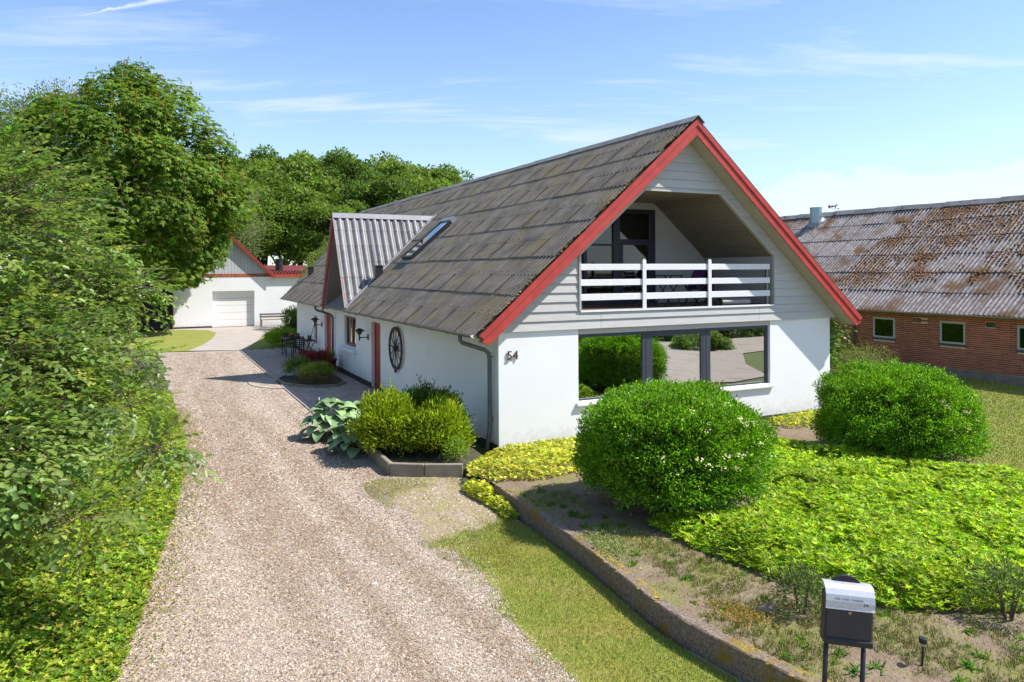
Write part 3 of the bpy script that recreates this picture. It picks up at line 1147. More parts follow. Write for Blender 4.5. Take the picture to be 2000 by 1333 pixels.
for x0, x1, z0, z1 in ((4.47, 5.42, 4.32, 4.97), (4.55, 5.32, 2.86, 4.18), (3.5, 4.27, 4.20, 4.97), (3.5, 4.27, 2.86, 4.15), (2.28, 3.4, 2.86, 4.15)):
    mb = MB()
    mb.box((x0, BD, z0), (x1, BD + 0.012, z1))
    mb.build('pane', M_GLASS2, gd)
# railing
rail = empty('balcony_railing', parent=house)
rail['label'] = 'white wooden balcony railing of three boards'
for z0, z1 in ((3.55, 3.68), (3.23, 3.36), (2.925, 3.06)):
    mb = MB()
    mb.box((1.845, -0.012, z0), (7.075, 0.018, z1))
    mb.build('rail_board', M_WHITEW, rail, bevel=0.004)
for x in (3.44, 5.235):
    mb = MB()
    mb.prism([(x - 0.05, 2.735), (x + 0.045, 2.735), (x + 0.045, 3.75), (x + 0.018, 3.785), (x - 0.022, 3.785), (x - 0.05, 3.75)], uz, -0.042, -0.012 - 0.001)
    mb.build('rail_post', M_WHITEW, rail, bevel=0.004)
for x in (1.87, 7.02):
    mb = MB()
    mb.box((x - 0.03, 0.018, 2.72), (x + 0.04, 0.07, 3.62))
    mb.build('rail_post', M_ZINC, rail, bevel=0.003)

# ---- roof deck, barge boards, soffits
roof = empty('roof', parent=house)
mb = MB()
DT = 0.05


def deck(side):
    s = 1 if side < 0 else -1
    def U(x):
        return x if side < 0 else W - x
    e0 = -EO + 0.05
    pts = [(e0, FRONT + 0.05), (UC, FRONT + 0.05), (UC, L_R - 0.1), (e0, L_E - 0.1)]
    top = [(U(p[0]), p[1], rz(U(p[0])) - 0.055) for p in pts]
    bot = [(U(p[0]), p[1], rz(U(p[0])) - 0.055 - 0.06) for p in pts]
    mb_ = MB()
    mb_.add(top + bot, [(0, 1, 2, 3), (7, 6, 5, 4), (0, 4, 5, 1), (1, 5, 6, 2), (2, 6, 7, 3), (3, 7, 4, 0)])
    return mb_


# the deck leaves the dormer room open
deck(-1).build('roof_deck', M_SOFFIT2, roof)
deck(1).build('roof_deck', M_ROOF, roof)


def barge(side):
    def U(x):
        return x if side < 0 else W - x
    c = math.cos(TH)
    # lower wide board, upper narrow board; offsets are measured straight down from the roof line
    e_lo = -EO + 0.02
    def strip(d0, d1, y0, y1, name, m, cut=0.0):
        a = [(U(e_lo + cut), rz(U(e_lo + cut)) - d0), (UC, RZ - d0), (UC, RZ - d1), (U(e_lo + cut + 0.20 * (d1 - d0) / 0.3), rz(U(e_lo + cut + 0.20 * (d1 - d0) / 0.3)) - d1)]
        mb_ = MB()
        mb_.prism(a, uz, y0, y1)
        return mb_.build(name, m, roof, bevel=0.003)
    strip(0.035, 0.175, FRONT - 0.022, FRONT + 0.03, 'barge_board', M_RED, 0.0)
    strip(0.150, 0.385, FRONT, FRONT + 0.028, 'barge_board', M_RED, 0.03)
    # soffit panels under the overhang
    seg = [(-0.42, 0.9), (0.9, 2.3), (2.3, 3.7), (3.7, UC)]
    for a, b in seg:
        a2, b2 = a + 0.004, b - 0.004
        q = [(U(a2), rz(U(a2)) - 0.335), (U(b2), rz(U(b2)) - 0.335), (U(b2), rz(U(b2)) - 0.36), (U(a2), rz(U(a2)) - 0.36)]
        mb_ = MB()
        mb_.prism(q, uz, FRONT + 0.03, 0.02)
        mb_.build('soffit_panel', M_SOFFIT, roof)


barge(-1)
barge(1)
mb = MB()                                       # red return boxing at the left eave corner
mb.prism([(-EO + 0.06, EZ - 0.02), (-0.25, EZ + 0.25), (-0.25, EZ - 0.03), (-0.42, EZ - 0.17)], uz, FRONT + 0.03, FRONT + 0.06)
mb.build('barge_return', M_RED, roof)
for sgn in (0, 1):
    mb = MB()                                   # grey corner block closing the eave between wall and roof
    a, b = ((-0.36, 0.0) if sgn == 0 else (W, W + 0.36))
    mb.prism([(a, 2.352), (b, 2.352), (b, 2.30 if sgn else 2.35 - 0.0), (a, 2.30)][:2] + ([(b, rz(b) - 0.36), (a, rz(a) - 0.36)] if True else []), uz, -0.02, 0.10)
    mb.build('eave_block', M_SIDING, roof)

# ---- corrugated sheets
def sheet_mesh(width, length, waves, amp=0.022, lap=0.05, lift=0.024, thick=0.016, spw=4, phase=0.0):
    n = waves * spw
    xs = np.linspace(-0.012, width + 0.012, n + 1)
    zs = amp * np.cos(phase + np.linspace(0, 2 * math.pi * waves, n + 1))
    rows = [(-lap, lift), (length, 0.004)]
    V, F = [], []
    for y, h in rows:
        V += [(x, y, h + z_) for x, z_ in zip(xs, zs)]
    V += [(x, -lap, lift + z_) for x, z_ in zip(xs, zs)]
    V += [(x, -lap, lift + z_ - thick) for x, z_ in zip(xs, zs)]
    k = n + 1
    for i in range(n):
        F.append((i, i + 1, k + i + 1, k + i))
        F.append((3 * k + i, 3 * k + i + 1, 2 * k + i + 1, 2 * k + i))
    return V, F


def shared_sheet(width, length, waves, m, **kw):
    V, F = sheet_mesh(width, length, waves, **kw)
    me = bpy.data.meshes.new('roof_sheet')
    me.from_pydata(V, [], F)
    for p in me.polygons:
        p.use_smooth = p.index % 2 == 0
    me.materials.append(m)
    return me


def frame(ox, ax, ay, an):
    return Matrix(((ax[0], ay[0], an[0], ox[0]), (ax[1], ay[1], an[1], ox[1]), (ax[2], ay[2], an[2], ox[2]), (0, 0, 0, 1)))


def clip_mesh(src, Mx, planes):
    """copy of a sheet mesh cut by planes given in house axes (keeps the side the normal points to)"""
    bm = bmesh.new()
    bm.from_mesh(src)
    bm.transform(Mx)
    for co, no in planes:
        bmesh.ops.bisect_plane(bm, geom=bm.verts[:] + bm.edges[:] + bm.faces[:], plane_co=co, plane_no=no, clear_inner=True, clear_outer=False)
    nf = len(bm.faces)
    me = None
    if nf:
        bm.transform(Mx.inverted())
        me = bpy.data.meshes.new('roof_sheet')
        bm.to_mesh(me)
        for mm in src.materials:
            me.materials.append(mm)
    bm.free()
    return me


# dormer numbers
DV, DZ, DH, DU = 11.52, 5.43, 1.68, -0.60
KD = (DZ - 2.37) / DH
TD = math.atan(KD)
nR = Vector((0, -math.sin(TD), math.cos(TD)))   # dormer slope facing the camera
nL = Vector((0, math.sin(TD), math.cos(TD)))
pD = Vector((0, DV, DZ))
nM = Vector((-math.sin(TH), 0, math.cos(TH)))
pM = Vector((-EO, 0, EZ))

ROWS = 12
SL = (UC + EO) / math.cos(TH)
RH = SL / ROWS
SW = 1.05
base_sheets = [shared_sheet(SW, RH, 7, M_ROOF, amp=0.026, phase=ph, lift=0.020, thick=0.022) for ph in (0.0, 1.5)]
ay = (math.cos(TH), 0, math.sin(TH))
ax = (0, -1, 0)
for r in range(ROWS):
    y0 = r * RH
    base_sheet = base_sheets[r % 2]
    u0, z0 = -EO + y0 * math.cos(TH), EZ + y0 * math.sin(TH)
    end = L_E + (L_R - L_E) * (r + 0.5) / ROWS
    v = FRONT + 0.02 + SW
    shift = 0.0
    while v - SW < end - 0.05:
        Mx = frame((u0, v, z0), ax, ay, tuple(nM))
        v0, v1 = v - SW, v
        planes = []
        variants = [[]]
        u1, z1 = u0 + RH * math.cos(TH), z0 + RH * math.sin(TH)
        if z0 < DZ and v1 > DV - DH - 0.2 and v0 < DV + DH + 0.2:
            if v1 <= DV:
                variants = [[(pD + nR * 0.02, nR)]]
            elif v0 >= DV:
                variants = [[(pD + nL * 0.02, nL)]]
            else:
                variants = [[(pD + nR * 0.02, nR), ((0, DV, 0), (0, -1, 0))], [(pD + nL * 0.02, nL), ((0, DV, 0), (0, 1, 0))]]
        if v1 > end - 0.3:
            dv = L_R - L_E
            variants = [p + [((-EO, L_E, 0), Vector((dv, -(UC + EO), 0)).normalized())] for p in variants]
        for pl in variants:
            if pl:
                me = clip_mesh(base_sheet, Mx, pl)
                if me is None:
                    continue
            else:
                me = base_sheet
            o = link('roof_sheet', me, None, roof)
            jz = random.gauss(0, 0.0022)
            o.matrix_local = Mx @ Matrix.Translation((random.gauss(0, 0.004), random.gauss(0, 0.006), jz)) @ Matrix.Rotation(random.gauss(0, 0.0022), 4, 'Z')
        v += SW
# fixing bolts with their caps along every lap
bq = []
for r in range(ROWS):
    for q in np.arange(FRONT + 0.2, 21.0, 0.30):
        sy = r * RH + 0.05
        uu_, zz_ = -EO + sy * math.cos(TH), EZ + sy * math.sin(TH)
        if abs(q - DV) < max(0.0, (DZ - zz_) / KD) + 0.15:
            continue
        bq.append((uu_ - math.sin(TH) * 0.042, q, zz_ + math.cos(TH) * 0.042))
bq = np.array(bq)
blob(bq, RNG.uniform(0.014, 0.020, len(bq)), 0.9, mixcols([(0.10, 0.10, 0.11), (0.05, 0.05, 0.05)], [1, 1], len(bq)), 'fixing_bolts', house)
# right slope: one plain covering (never in view)
V, F = [], []
nw = int((L_E - FRONT) / SW) * 14
for j in range(2):
    for i in range(nw + 1):
        a = 0.022 * math.cos(math.pi * i)
        vv = FRONT + 0.02 + (L_E - FRONT) * i / nw
        uu = W + EO if j == 0 else UC
        V.append((uu + a * math.sin(TH), vv, rz(min(uu, W + EO)) + a * math.cos(TH)))
for i in range(nw):
    F.append((i, i + 1, nw + 2 + i, nw + 1 + i))
me = bpy.data.meshes.new('roof_covering')
me.from_pydata(V, [], F)
link('roof_covering', me, M_ROOF, roof)
# ridge caps
ridge = empty('roof_ridge', parent=house)
capw, cl = 0.23, 1.12
cmb = MB()
th2 = TH * 0.96
prof = [(-capw * math.cos(th2), -capw * math.sin(th2)), (-0.03, -0.014), (0, 0.004), (0.03, -0.014), (capw * math.cos(th2), -capw * math.sin(th2))]
prof2 = [(a, b - 0.014) for a, b in reversed(prof)]
cmb.prism(prof + prof2, lambda p, d: (p[0], d, p[1] + 0.01 * d / cl), 0, cl)
cap_me = cmb.mesh('ridge_cap')
cap_me.materials.append(M_CAP)
k = 0
v = FRONT - 0.05
while v < L_R - 0.3:
    o = link('ridge_cap', cap_me, None, ridge)
    o.location = (UC, v, RZ + 0.045 + random.gauss(0, 0.004))
    o.rotation_euler = (0, random.gauss(0, 0.01), random.gauss(0, 0.004))
    v += cl - 0.05
    k += 1
# lichen on the verge and on the ridge
n = 420
t = RNG.random(n)
Q = np.stack([-EO + (UC + EO) * t ** 0.7, FRONT + np.abs(RNG.normal(0, 0.07, n)), np.zeros(n)], 1)
Q[:, 2] = EZ + (Q[:, 0] + EO) * KR + 0.02
Q = Q[(fbm(np.stack([Q[:, 0] * 2, Q[:, 1]], 1), 1.6, 5) > 0.45)]
blob(Q, RNG.uniform(0.008, 0.028, len(Q)), 0.5, mixcols([(0.34, 0.20, 0.04), (0.20, 0.17, 0.06), (0.32, 0.30, 0.24)], [1, 1, 0.7], len(Q)), 'lichen', house)
n = 2600
t = RNG.random((n, 2))
Q = np.stack([-EO + (UC + EO) * t[:, 0], FRONT + 11 * t[:, 1], np.zeros(n)], 1)
Q[:, 2] = EZ + (Q[:, 0] + EO) * KR + 0.018
dorm = np.abs(Q[:, 1] - DV) < (DZ - Q[:, 2]) / KD + 0.1
Q = Q[(fbm(Q, 0.9, 15) > 0.5) & ~dorm]
blob(Q, RNG.uniform(0.006, 0.017, len(Q)), 0.6, mixcols([(0.24, 0.19, 0.08), (0.10, 0.10, 0.06), (0.30, 0.28, 0.2)], [1, 1, 0.6], len(Q)), 'lichen', house)


# ---- gutters and downpipes
def gutter(v0, v1, u, z, parent, m, r=0.062, name='gutter'):
    mb_ = MB()
    n_ = 8
    V_, F_ = [], []
    for v_ in (v0, v1):
        for k_ in range(n_ + 1):
            a_ = math.pi + math.pi * k_ / n_
            V_.append((u + r * math.cos(a_), v_, z + r * math.sin(a_)))
        for k_ in range(n_, -1, -1):
            a_ = math.pi + math.pi * k_ / n_
            V_.append((u + (r - 0.006) * math.cos(a_), v_, z + (r - 0.006) * math.sin(a_)))
    kk = 2 * (n_ + 1)
    for i_ in range(kk):
        j_ = (i_ + 1) % kk
        F_.append((i_, i_ + kk, j_ + kk, j_))
    mb_.add(V_, F_)
    g = mb_.build(name, m, parent)
    cp = MB()
    for v_ in (v0, v1):
        cp.prism([(u + r * math.cos(math.pi + math.pi * k_ / 10), z + r * math.sin(math.pi + math.pi * k_ / 10)) for k_ in range(11)], uz, v_ - 0.004, v_ + 0.004)
    cp.build('gutter_end', M_WHITEP, g)
    v_ = v0 + 0.4
    while v_ < v1:
        bk = MB()
        bk.tube([(u + (r + 0.004) * math.cos(math.pi + math.pi * k_ / 8), v_, z + (r + 0.004) * math.sin(math.pi + math.pi * k_ / 8)) for k_ in range(9)], 0.006, 5)
        v_ += 0.9
        bk.build('gutter_bracket', m, g)
    return g


gutter(-0.33, DV - DH - 0.02, -EO - 0.045, EZ - 0.005, house, M_ZINC)
gutter(DV + DH + 0.05, L_E - 0.05, -EO - 0.045, EZ - 0.005, house, M_ZINC)
gutter(-0.33, 20.0, W + EO + 0.045, EZ - 0.005, house, M_ZINC)


def downpipe(v, vtop, bend=True):
    mb_ = MB()
    mb_.tube([(-EO - 0.045, vtop, EZ - 0.05), (-EO - 0.045, vtop, EZ - 0.15), (-EO, vtop - 0.01, EZ - 0.205), (-0.17, v + 0.02, EZ - 0.36), (-0.10, v, EZ - 0.43), (-0.085, v, EZ - 0.55),
              (-0.085, v, 0.55), (-0.095, v, 0.42), (-0.16, v - 0.03, 0.04)] if bend else
             [(-EO - 0.045, vtop, EZ - 0.05), (-EO - 0.045, vtop, EZ - 0.15), (-EO, vtop - 0.01, EZ - 0.205), (-0.17, v + 0.02, EZ - 0.36), (-0.10, v, EZ - 0.43), (-0.085, v, EZ - 0.55), (-0.085, v, 0.02)], 0.042, 10)
    d = mb_.build('downpipe', M_ZINCD, house, smooth=True)
    c = MB()
    for z_ in (1.85, 0.66, 0.60):
        c.tube([(-0.085, v, z_), (-0.085, v, z_ + 0.03)], 0.047, 10)
        c.bar((-0.085, v + 0.01, z_ + 0.015), (0.0, v + 0.01, z_ + 0.015), 0.02, 0.02)
    c.build('pipe_clip', M_ZINC, d)


downpipe(0.24, 0.34)
downpipe(13.95, 14.15, False)

# ---- dormer
dormer = empty('dormer', parent=house)
dormer['label'] = 'steep gabled dormer with red barge and bright ribbed sheets'
BU = (DZ - EZ) / KR - EO
mb = MB()
hw = (DZ - 0.26 - 2.40) / KD
mb.prism([(DV - hw, 2.40), (DV + hw, 2.40), (DV + 0.01, DZ - 0.26), (DV - 0.01, DZ - 0.26)], vz, 0.003, 0.2)
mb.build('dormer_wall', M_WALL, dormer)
for sgn, nn in ((-1, nR), (1, nL)):
    mb = MB()                                   # soffit slab under each slope
    e = DV + sgn * DH
    pl = [(e - sgn * 0.03, 2.37 - 0.045 + 0.05), (DV, DZ - 0.055), (DV, DZ - 0.12), (e - sgn * 0.03, 2.37 - 0.10 + 0.05)]
    mb.prism(pl, vz, DU + 0.02, BU * 0.2)
    mb.build('soffit_panel', M_SOFFIT2, dormer)
    mb = MB()
    dd = 0.12 if sgn < 0 else 0.34
    pl = [(e, 2.40), (DV, DZ - 0.02), (DV, DZ - dd), (e, 2.40 - dd * 0.7)]
    mb.prism(pl, vz, DU - 0.02, DU + 0.03)
    mb.build('barge_board', M_RED, dormer)
mb = MB()                                       # boxed soffit facing the wall on the far side
mb.prism([(DV + DH - 0.0, 2.25), (DV + DH - 0.0, 2.40), (DV, DZ - 0.13), (DV - 0.0, DZ - 0.40), (DV + DH - 0.22, 2.25)], vz, DU + 0.031, 0.002)
mb.build('soffit_box', M_SOFFIT2, dormer)
dsl = DH / math.cos(TD)
DR = 6
drh = dsl / DR
dsw = (BU - DU) / 3
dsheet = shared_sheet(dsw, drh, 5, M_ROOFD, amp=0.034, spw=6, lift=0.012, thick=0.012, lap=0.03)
for sgn in (-1, 1):
    ayd = Vector((0, -sgn * math.cos(TD), math.sin(TD)))
    nd = Vector((0, sgn * math.sin(TD), math.cos(TD)))
    axd = ayd.cross(nd)
    for r in range(DR):
        for c in range(3):
            vv = DV + sgn * (DH - r * drh * math.cos(TD))
            zz = 2.37 + r * drh * math.sin(TD)
            uu = DU - 0.03 + c * dsw if sgn < 0 else DU - 0.03 + (c + 1) * dsw
            Mx = frame((uu, vv, zz), tuple(axd), tuple(ayd), tuple(nd))
            me = clip_mesh(dsheet, Mx, [(pM + nM * 0.0, nM)])
            if me is None:
                continue
            for p in me.polygons:
                p.use_smooth = True
            o = link('roof_sheet', me, None, dormer)
            o.matrix_local = Mx @ Matrix.Translation((0, random.gauss(0, 0.004), random.gauss(0, 0.0015)))
dc = MB()
dprof = [(-0.17 * math.cos(TD) - 0.03, -0.19 * math.sin(TD)), (-0.03, 0), (0.03, 0), (0.17 * math.cos(TD) + 0.03, -0.19 * math.sin(TD))]
dc.prism(dprof + [(a * 0.9, b - 0.012) for a, b in reversed(dprof)], lambda p, d: (d, p[0], p[1]), 0, (BU - DU) / 3 + 0.02)
dcm = dc.mesh('ridge_cap')
dcm.materials.append(mat('smooth_grey_ridge', (0.20, 0.205, 0.22), (0.25, 0.255, 0.27), 5, 0.5, rnd=0.06))
for c in range(3):
    o = link('ridge_cap', dcm, None, dormer)
    o.location = (DU - 0.03 + c * (BU - DU) / 3, DV, DZ + 0.055 - 0.004 * c)
for sgn in (-1, 1):
    mb = MB()
    a = Vector((-EO, DV + sgn * DH, EZ + 0.02)) + nM * 0.035
    b = Vector((BU + 0.05, DV, DZ + 0.04)) + nM * 0.035
    mb.bar(a + Vector((0, sgn * 0.05, 0)), b + Vector((0, sgn * 0.05, 0)), 0.16, 0.03, up=nM)
    mb.build('valley_flashing', M_FLASH, dormer)

# ---- skylight and vents
sk = empty('skylight', parent=house)
SKU, SKV, SKW, SKL = 1.12, 9.30, 0.80, 1.75
su = SKU
Mx = frame((su, SKV, rz(su)), ax, ay, tuple(nM))
def sbox(name, a, b, m, par):
    mb_ = MB()
    mb_.box(a, b)
    o_ = mb_.build(name, m, par, bevel=0.004)
    o_.matrix_local = Mx
    return o_
sbox('skylight_apron', (-0.08, -0.14, 0.02), (SKW + 0.08, 0.0, 0.05), M_FLASH, sk)
for a, b in (((-0.05, 0, -0.02), (0.03, SKL, 0.15)), ((SKW - 0.03, 0, -0.02), (SKW + 0.05, SKL, 0.15)), ((0.03, 0, -0.02), (SKW - 0.03, 0.09, 0.148))):
    sbox('frame', a, b, M_BLACKM, sk)
sbox('head_cover', (-0.06, SKL - 0.02, -0.02), (SKW + 0.06, SKL + 0.17, 0.175), M_FLASH, sk)
sbox('pane', (0.03, 0.09, 0.115), (SKW - 0.03, SKL - 0.02, 0.13), glass_mat('skylight_glass', 0.5), sk)
sbox('shade_lining', (0.03, 0.09, 0.06), (SKW - 0.03, SKL - 0.02, 0.08), M_WHITEP, sk)
for vv, uu, hh in ((10.05, 0.52, 0.36), (21.2, 0.55, 0.36)):
    mb = MB()
    zb = rz(uu)
    mb.box((uu - 0.11, vv - 0.11, zb - 0.1), (uu + 0.11, vv + 0.11, zb + hh))
    mb.box((uu - 0.13, vv - 0.13, zb + hh), (uu + 0.13, vv + 0.13, zb + hh + 0.03))
    mb.build('roof_vent', M_BLACKM, house, bevel=0.006)

# ---- doors and windows on the long side
def side_door(d, ztop):
    o = empty('door', parent=house)
    mb_ = MB()
    mb_.box((0.10, d[0], 0), (0.16, d[0] + 0.07, ztop))
    mb_.box((0.10, d[1] - 0.07, 0), (0.16, d[1], ztop))
    mb_.box((0.10, d[0] + 0.07, ztop - 0.07), (0.16, d[1] - 0.07, ztop))
    mb_.build('frame', M_REDDOOR, o)
    nb = 7
    wv = (d[1] - d[0] - 0.14) / nb
    for k_ in range(nb):
        mb_ = MB()
        mb_.box((0.118, d[0] + 0.07 + k_ * wv + 0.002, 0.02), (0.15, d[0] + 0.07 + (k_ + 1) * wv - 0.002, ztop - 0.07))
        mb_.build('plank', M_REDDOOR, o)
    mb_ = MB()
    mb_.tube([(0.118, d[0] + 0.14, 1.02), (0.07, d[0] + 0.14, 1.02), (0.065, d[0] + 0.25, 1.02)], 0.01, 8)
    mb_.build('handle', M_ZINC, o)
    mb_ = MB()
    mb_.box((-0.02, d[0] - 0.02, -0.02), (0.2, d[1] + 0.02, 0.02))
    mb_.build('threshold', M_CONC, o)
    return o


side_door(D1, 2.03)
side_door(D2, 1.98)
for (a, b), z0, z1, mul in ((W1, 1.03, 2.04, 1), (W3, 0.62, 1.75, 0)):
    o = empty('window', parent=house)
    mb = MB()
    mb.box((0.08, a, z0), (0.15, a + 0.09, z1))
    mb.box((0.08, b - 0.09, z0), (0.15, b, z1))
    mb.box((0.08, a + 0.09, z1 - 0.09), (0.15, b - 0.09, z1))
    mb.box((0.08, a + 0.09, z0), (0.15, b - 0.09, z0 + 0.10))
    if mul:
        mb.box((0.075, (a + b) / 2 - 0.06, z0 + 0.10), (0.15, (a + b) / 2 + 0.06, z1 - 0.09))
    mb.build('frame', M_BROWNF, o, bevel=0.004)
    mb = MB()
    mb.box((0.115, a + 0.09, z0 + 0.10), (0.122, b - 0.09, z1 - 0.09))
    mb.build('pane', glass_mat('side_glass', 0.6), o)
    mb = MB()
    mb.box((0.24, a, z0), (0.29, b, z1))
    mb.build('window_backing', M_INT, o)
    if mul:
        mb = MB()
        mb.prism([(-0.15, z0 - 0.17), (-0.15, z0 - 0.05), (0.09, z0 + 0.0), (0.09, z0 - 0.17)], lambda p, d: (p[0], d, p[1]), a - 0.1, b + 0.1)
        mb.build('window_sill', M_WHITEP, o, bevel=0.015)

# ------------------------------------------------------------------ things on the house wall
wheel = empty('wagon_wheel', Lw(-0.07, 6.42, 0.86), YAW, 'old dark spoked wagon wheel hung on the white long wall', 'wheel')
mb = MB()
RW = 0.55
ring = [(0.0, RW * math.cos(2 * math.pi * k / 28), 0.60 + RW * math.sin(2 * math.pi * k / 28)) for k in range(29)]
for p, q in zip(ring[:-1], ring[1:]):
    mb.bar(p, q, 0.045, 0.065, up=(0, p[1], p[2] - 0.60))
mb.build('rim', M_RUST, wheel)
for k in range(12):
    a = 2 * math.pi * k / 12 + 0.1
    mb = MB()
    mb.tube([(-0.01 + 0.015 * (k % 2), 0.05 * math.cos(a), 0.60 + 0.05 * math.sin(a)), (0, (RW - 0.02) * math.cos(a), 0.60 + (RW - 0.02) * math.sin(a))], [0.016, 0.011], 6)
    mb.build('spoke', M_RUST, wheel)
mb = MB()
mb.tube([(-0.07, 0, 0.60), (-0.05, 0, 0.60), (0.05, 0, 0.60)], [0.04, 0.075, 0.075], 12)
mb.build('hub', M_RUST, wheel)
mb = MB()
mb.box((-0.03, -0.03, -0.06), (0.03, 0.03, 0.04))
mb.build('wall_bracket', M_RUST, wheel)


def wall_lamp(v, z, label):
    o = empty('wall_lamp', Lw(0, v, z), YAW, label, 'wall lamp', 'wall lamps by the red doors')
    m_ = MB()
    m_.box((-0.03, -0.05, -0.09), (0.0, 0.05, 0.09))
    m_.build('wall_plate', M_LAMP, o, bevel=0.004)
    m_ = MB()
    m_.tube([(-0.03, 0, 0.0), (-0.28, 0, 0.0)], 0.017, 8)
    m_.tube([(-0.28, 0, -0.09), (-0.28, 0, 0.10)], 0.024, 8)
    m_.build('arm', M_LAMP, o, smooth=True)
    m_ = MB()
    m_.lathe([(0.02, 0.08), (0.075, 0.13), (0.07, 0.15), (0.10, 0.17), (0.055, 0.175)], (-0.28, 0, 0), 16)
    m_.build('lower_shade', M_LAMP, o, smooth=True)
    m_ = MB()
    m_.lathe([(0.045, 0.17), (0.05, 0.215)], (-0.28, 0, 0), 14)
    m_.build('lamp_glass', mat('lamp_opal', (0.5, 0.48, 0.4), rough=0.3), o)
    m_ = MB()
    m_.lathe([(0.165, 0.20), (0.168, 0.212), (0.11, 0.25), (0.05, 0.275), (0.02, 0.29)], (-0.28, 0, 0), 20)
    m_.lathe([(0.12, 0.185), (0.122, 0.195), (0.05, 0.21)], (-0.28, 0, 0), 18)
    m_.build('top_shade', M_LAMP, o, smooth=True)
    return o


wall_lamp(9.42, 1.52, 'tiered patina wall lamp between the red door and the brown window')
wall_lamp(16.15, 1.48, 'tiered patina wall lamp above the plant stand past the far red door')

# ------------------------------------------------------------------ patio
patio = empty('patio', Lw(0, 0, 0), YAW)
tag(patio, 'grey concrete paver patio along the white long wall', 'patio', kind='structure')
mb = MB()
mb.box((-2.41, 5.2, -0.05), (-0.023, 22.45, 0.004))
mb.build('joint_sand', M_JOINT, patio)
PBED = [(-2.34, 11.45), (-2.28, 10.9), (-2.08, 10.4), (-1.76, 9.98), (-1.3, 9.78), (-0.88, 9.7), (-0.5, 10.3), (-0.42, 11.6), (-0.55, 12.8), (-1.3, 12.95), (-1.95, 12.6), (-2.28, 12.0)]
pw, pl_ = 0.2145, 0.43
NCOL = 11
pv_me = MB().box((-pw / 2 + 0.004, -pl_ / 2 + 0.004, -0.04), (pw / 2 - 0.004, pl_ / 2 - 0.004, 0.0)).mesh('paver', bevel=0.005)
pv_me.materials.append(M_PAVER)
pv_half = MB().box((-pw / 2 + 0.004, -pl_ / 4 + 0.004, -0.04), (pw / 2 - 0.004, pl_ / 4 - 0.004, 0.0)).mesh('paver', bevel=0.005)
pv_half.materials.append(M_PAVER)
spots = []
for c in range(NCOL):
    u = -2.405 + pw * (c + 0.5)
    v = 5.22 + (pl_ / 2 if c % 2 == 0 else 0)
    if c % 2 == 0:
        spots.append((u, 5.22 + pl_ / 4, pv_half))
    while v + pl_ < 22.45:
        spots.append((u, v + pl_ / 2, pv_me))
        v += pl_
bedp = np.array(PBED)
keep = ~in_poly(np.array([s[:2] for s in spots]), bedp)
spots = [s for s, k in zip(spots, keep) if k]
spots.sort(key=lambda s: s[1])
rest = MB()
for i, (u, v, me) in enumerate(spots):
    if i < 230:
        o = link('paver', me, None, patio)
        o.location = (u, v, 0.022 + random.gauss(0, 0.0025))
        o.rotation_euler = (random.gauss(0, 0.006), random.gauss(0, 0.008), random.gauss(0, 0.006))
    else:
        h = 0.022 + random.gauss(0, 0.0025)
        a = pw / 2 - 0.005
        b = (pl_ / 2 if me is pv_me else pl_ / 4) - 0.005
        rest.box((u - a, v - b, 0), (u + a, v + b, h))
tag(rest.build('paver_field', M_PAVER, patio), kind='stuff')
# half-round paver apron
ACU, ACV, ACR = -1.41, 11.68, 1.84
for ring_i in range(4):
    r1 = ACR - 0.215 * ring_i
    r0 = r1 - 0.207
    amax = math.acos(min(1, (2.42 + ACU) / r1)) if r1 > (2.42 + ACU) else 0
    if amax < 0.15:
        continue
    nseg = max(2, int(2 * amax * r1 / 0.30))
    for s_ in range(nseg):
        a0 = -amax + 2 * amax * s_ / nseg + 0.006
        a1 = -amax + 2 * amax * (s_ + 1) / nseg - 0.006
        P_ = []
        for r_, a_ in ((r1, a0), (r1, (a0 + a1) / 2), (r1, a1), (r0, a1), (r0, (a0 + a1) / 2), (r0, a0)):
            P_.append((min(ACU - r_ * math.cos(a_), -2.415), ACV + r_ * math.sin(a_)))
        mb = MB()
        mb.prism(P_, uv, 0.0, 0.024 + random.gauss(0, 0.002))
        mb.build('paver', M_PAVER, patio)
# planted half-round bed on the patio
pb = empty('planting_bed', Lw(-1.4, 11.3, 0), YAW, 'small planted bed with a curved concrete edge on the patio', 'planting bed')
V = [(x + 1.4, y - 11.3, 0.055) for x, y in PBED]
mb = MB()
mb.prism([(x + 1.4, y - 11.3) for x, y in PBED], uv, -0.02, 0.055)
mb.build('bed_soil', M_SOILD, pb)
arc = [PBED[i] for i in (6, 5, 4, 3, 2, 1, 0, 11, 10)]
for (a, b), (c, d) in zip(arc[:-1], arc[1:]):
    mb = MB()
    mb.bar((a + 1.4, b - 11.3, 0.045), (c + 1.4, d - 11.3, 0.045), 0.06, 0.11)
    mb.build('edging_stone', M_CONC, pb, bevel=0.006)


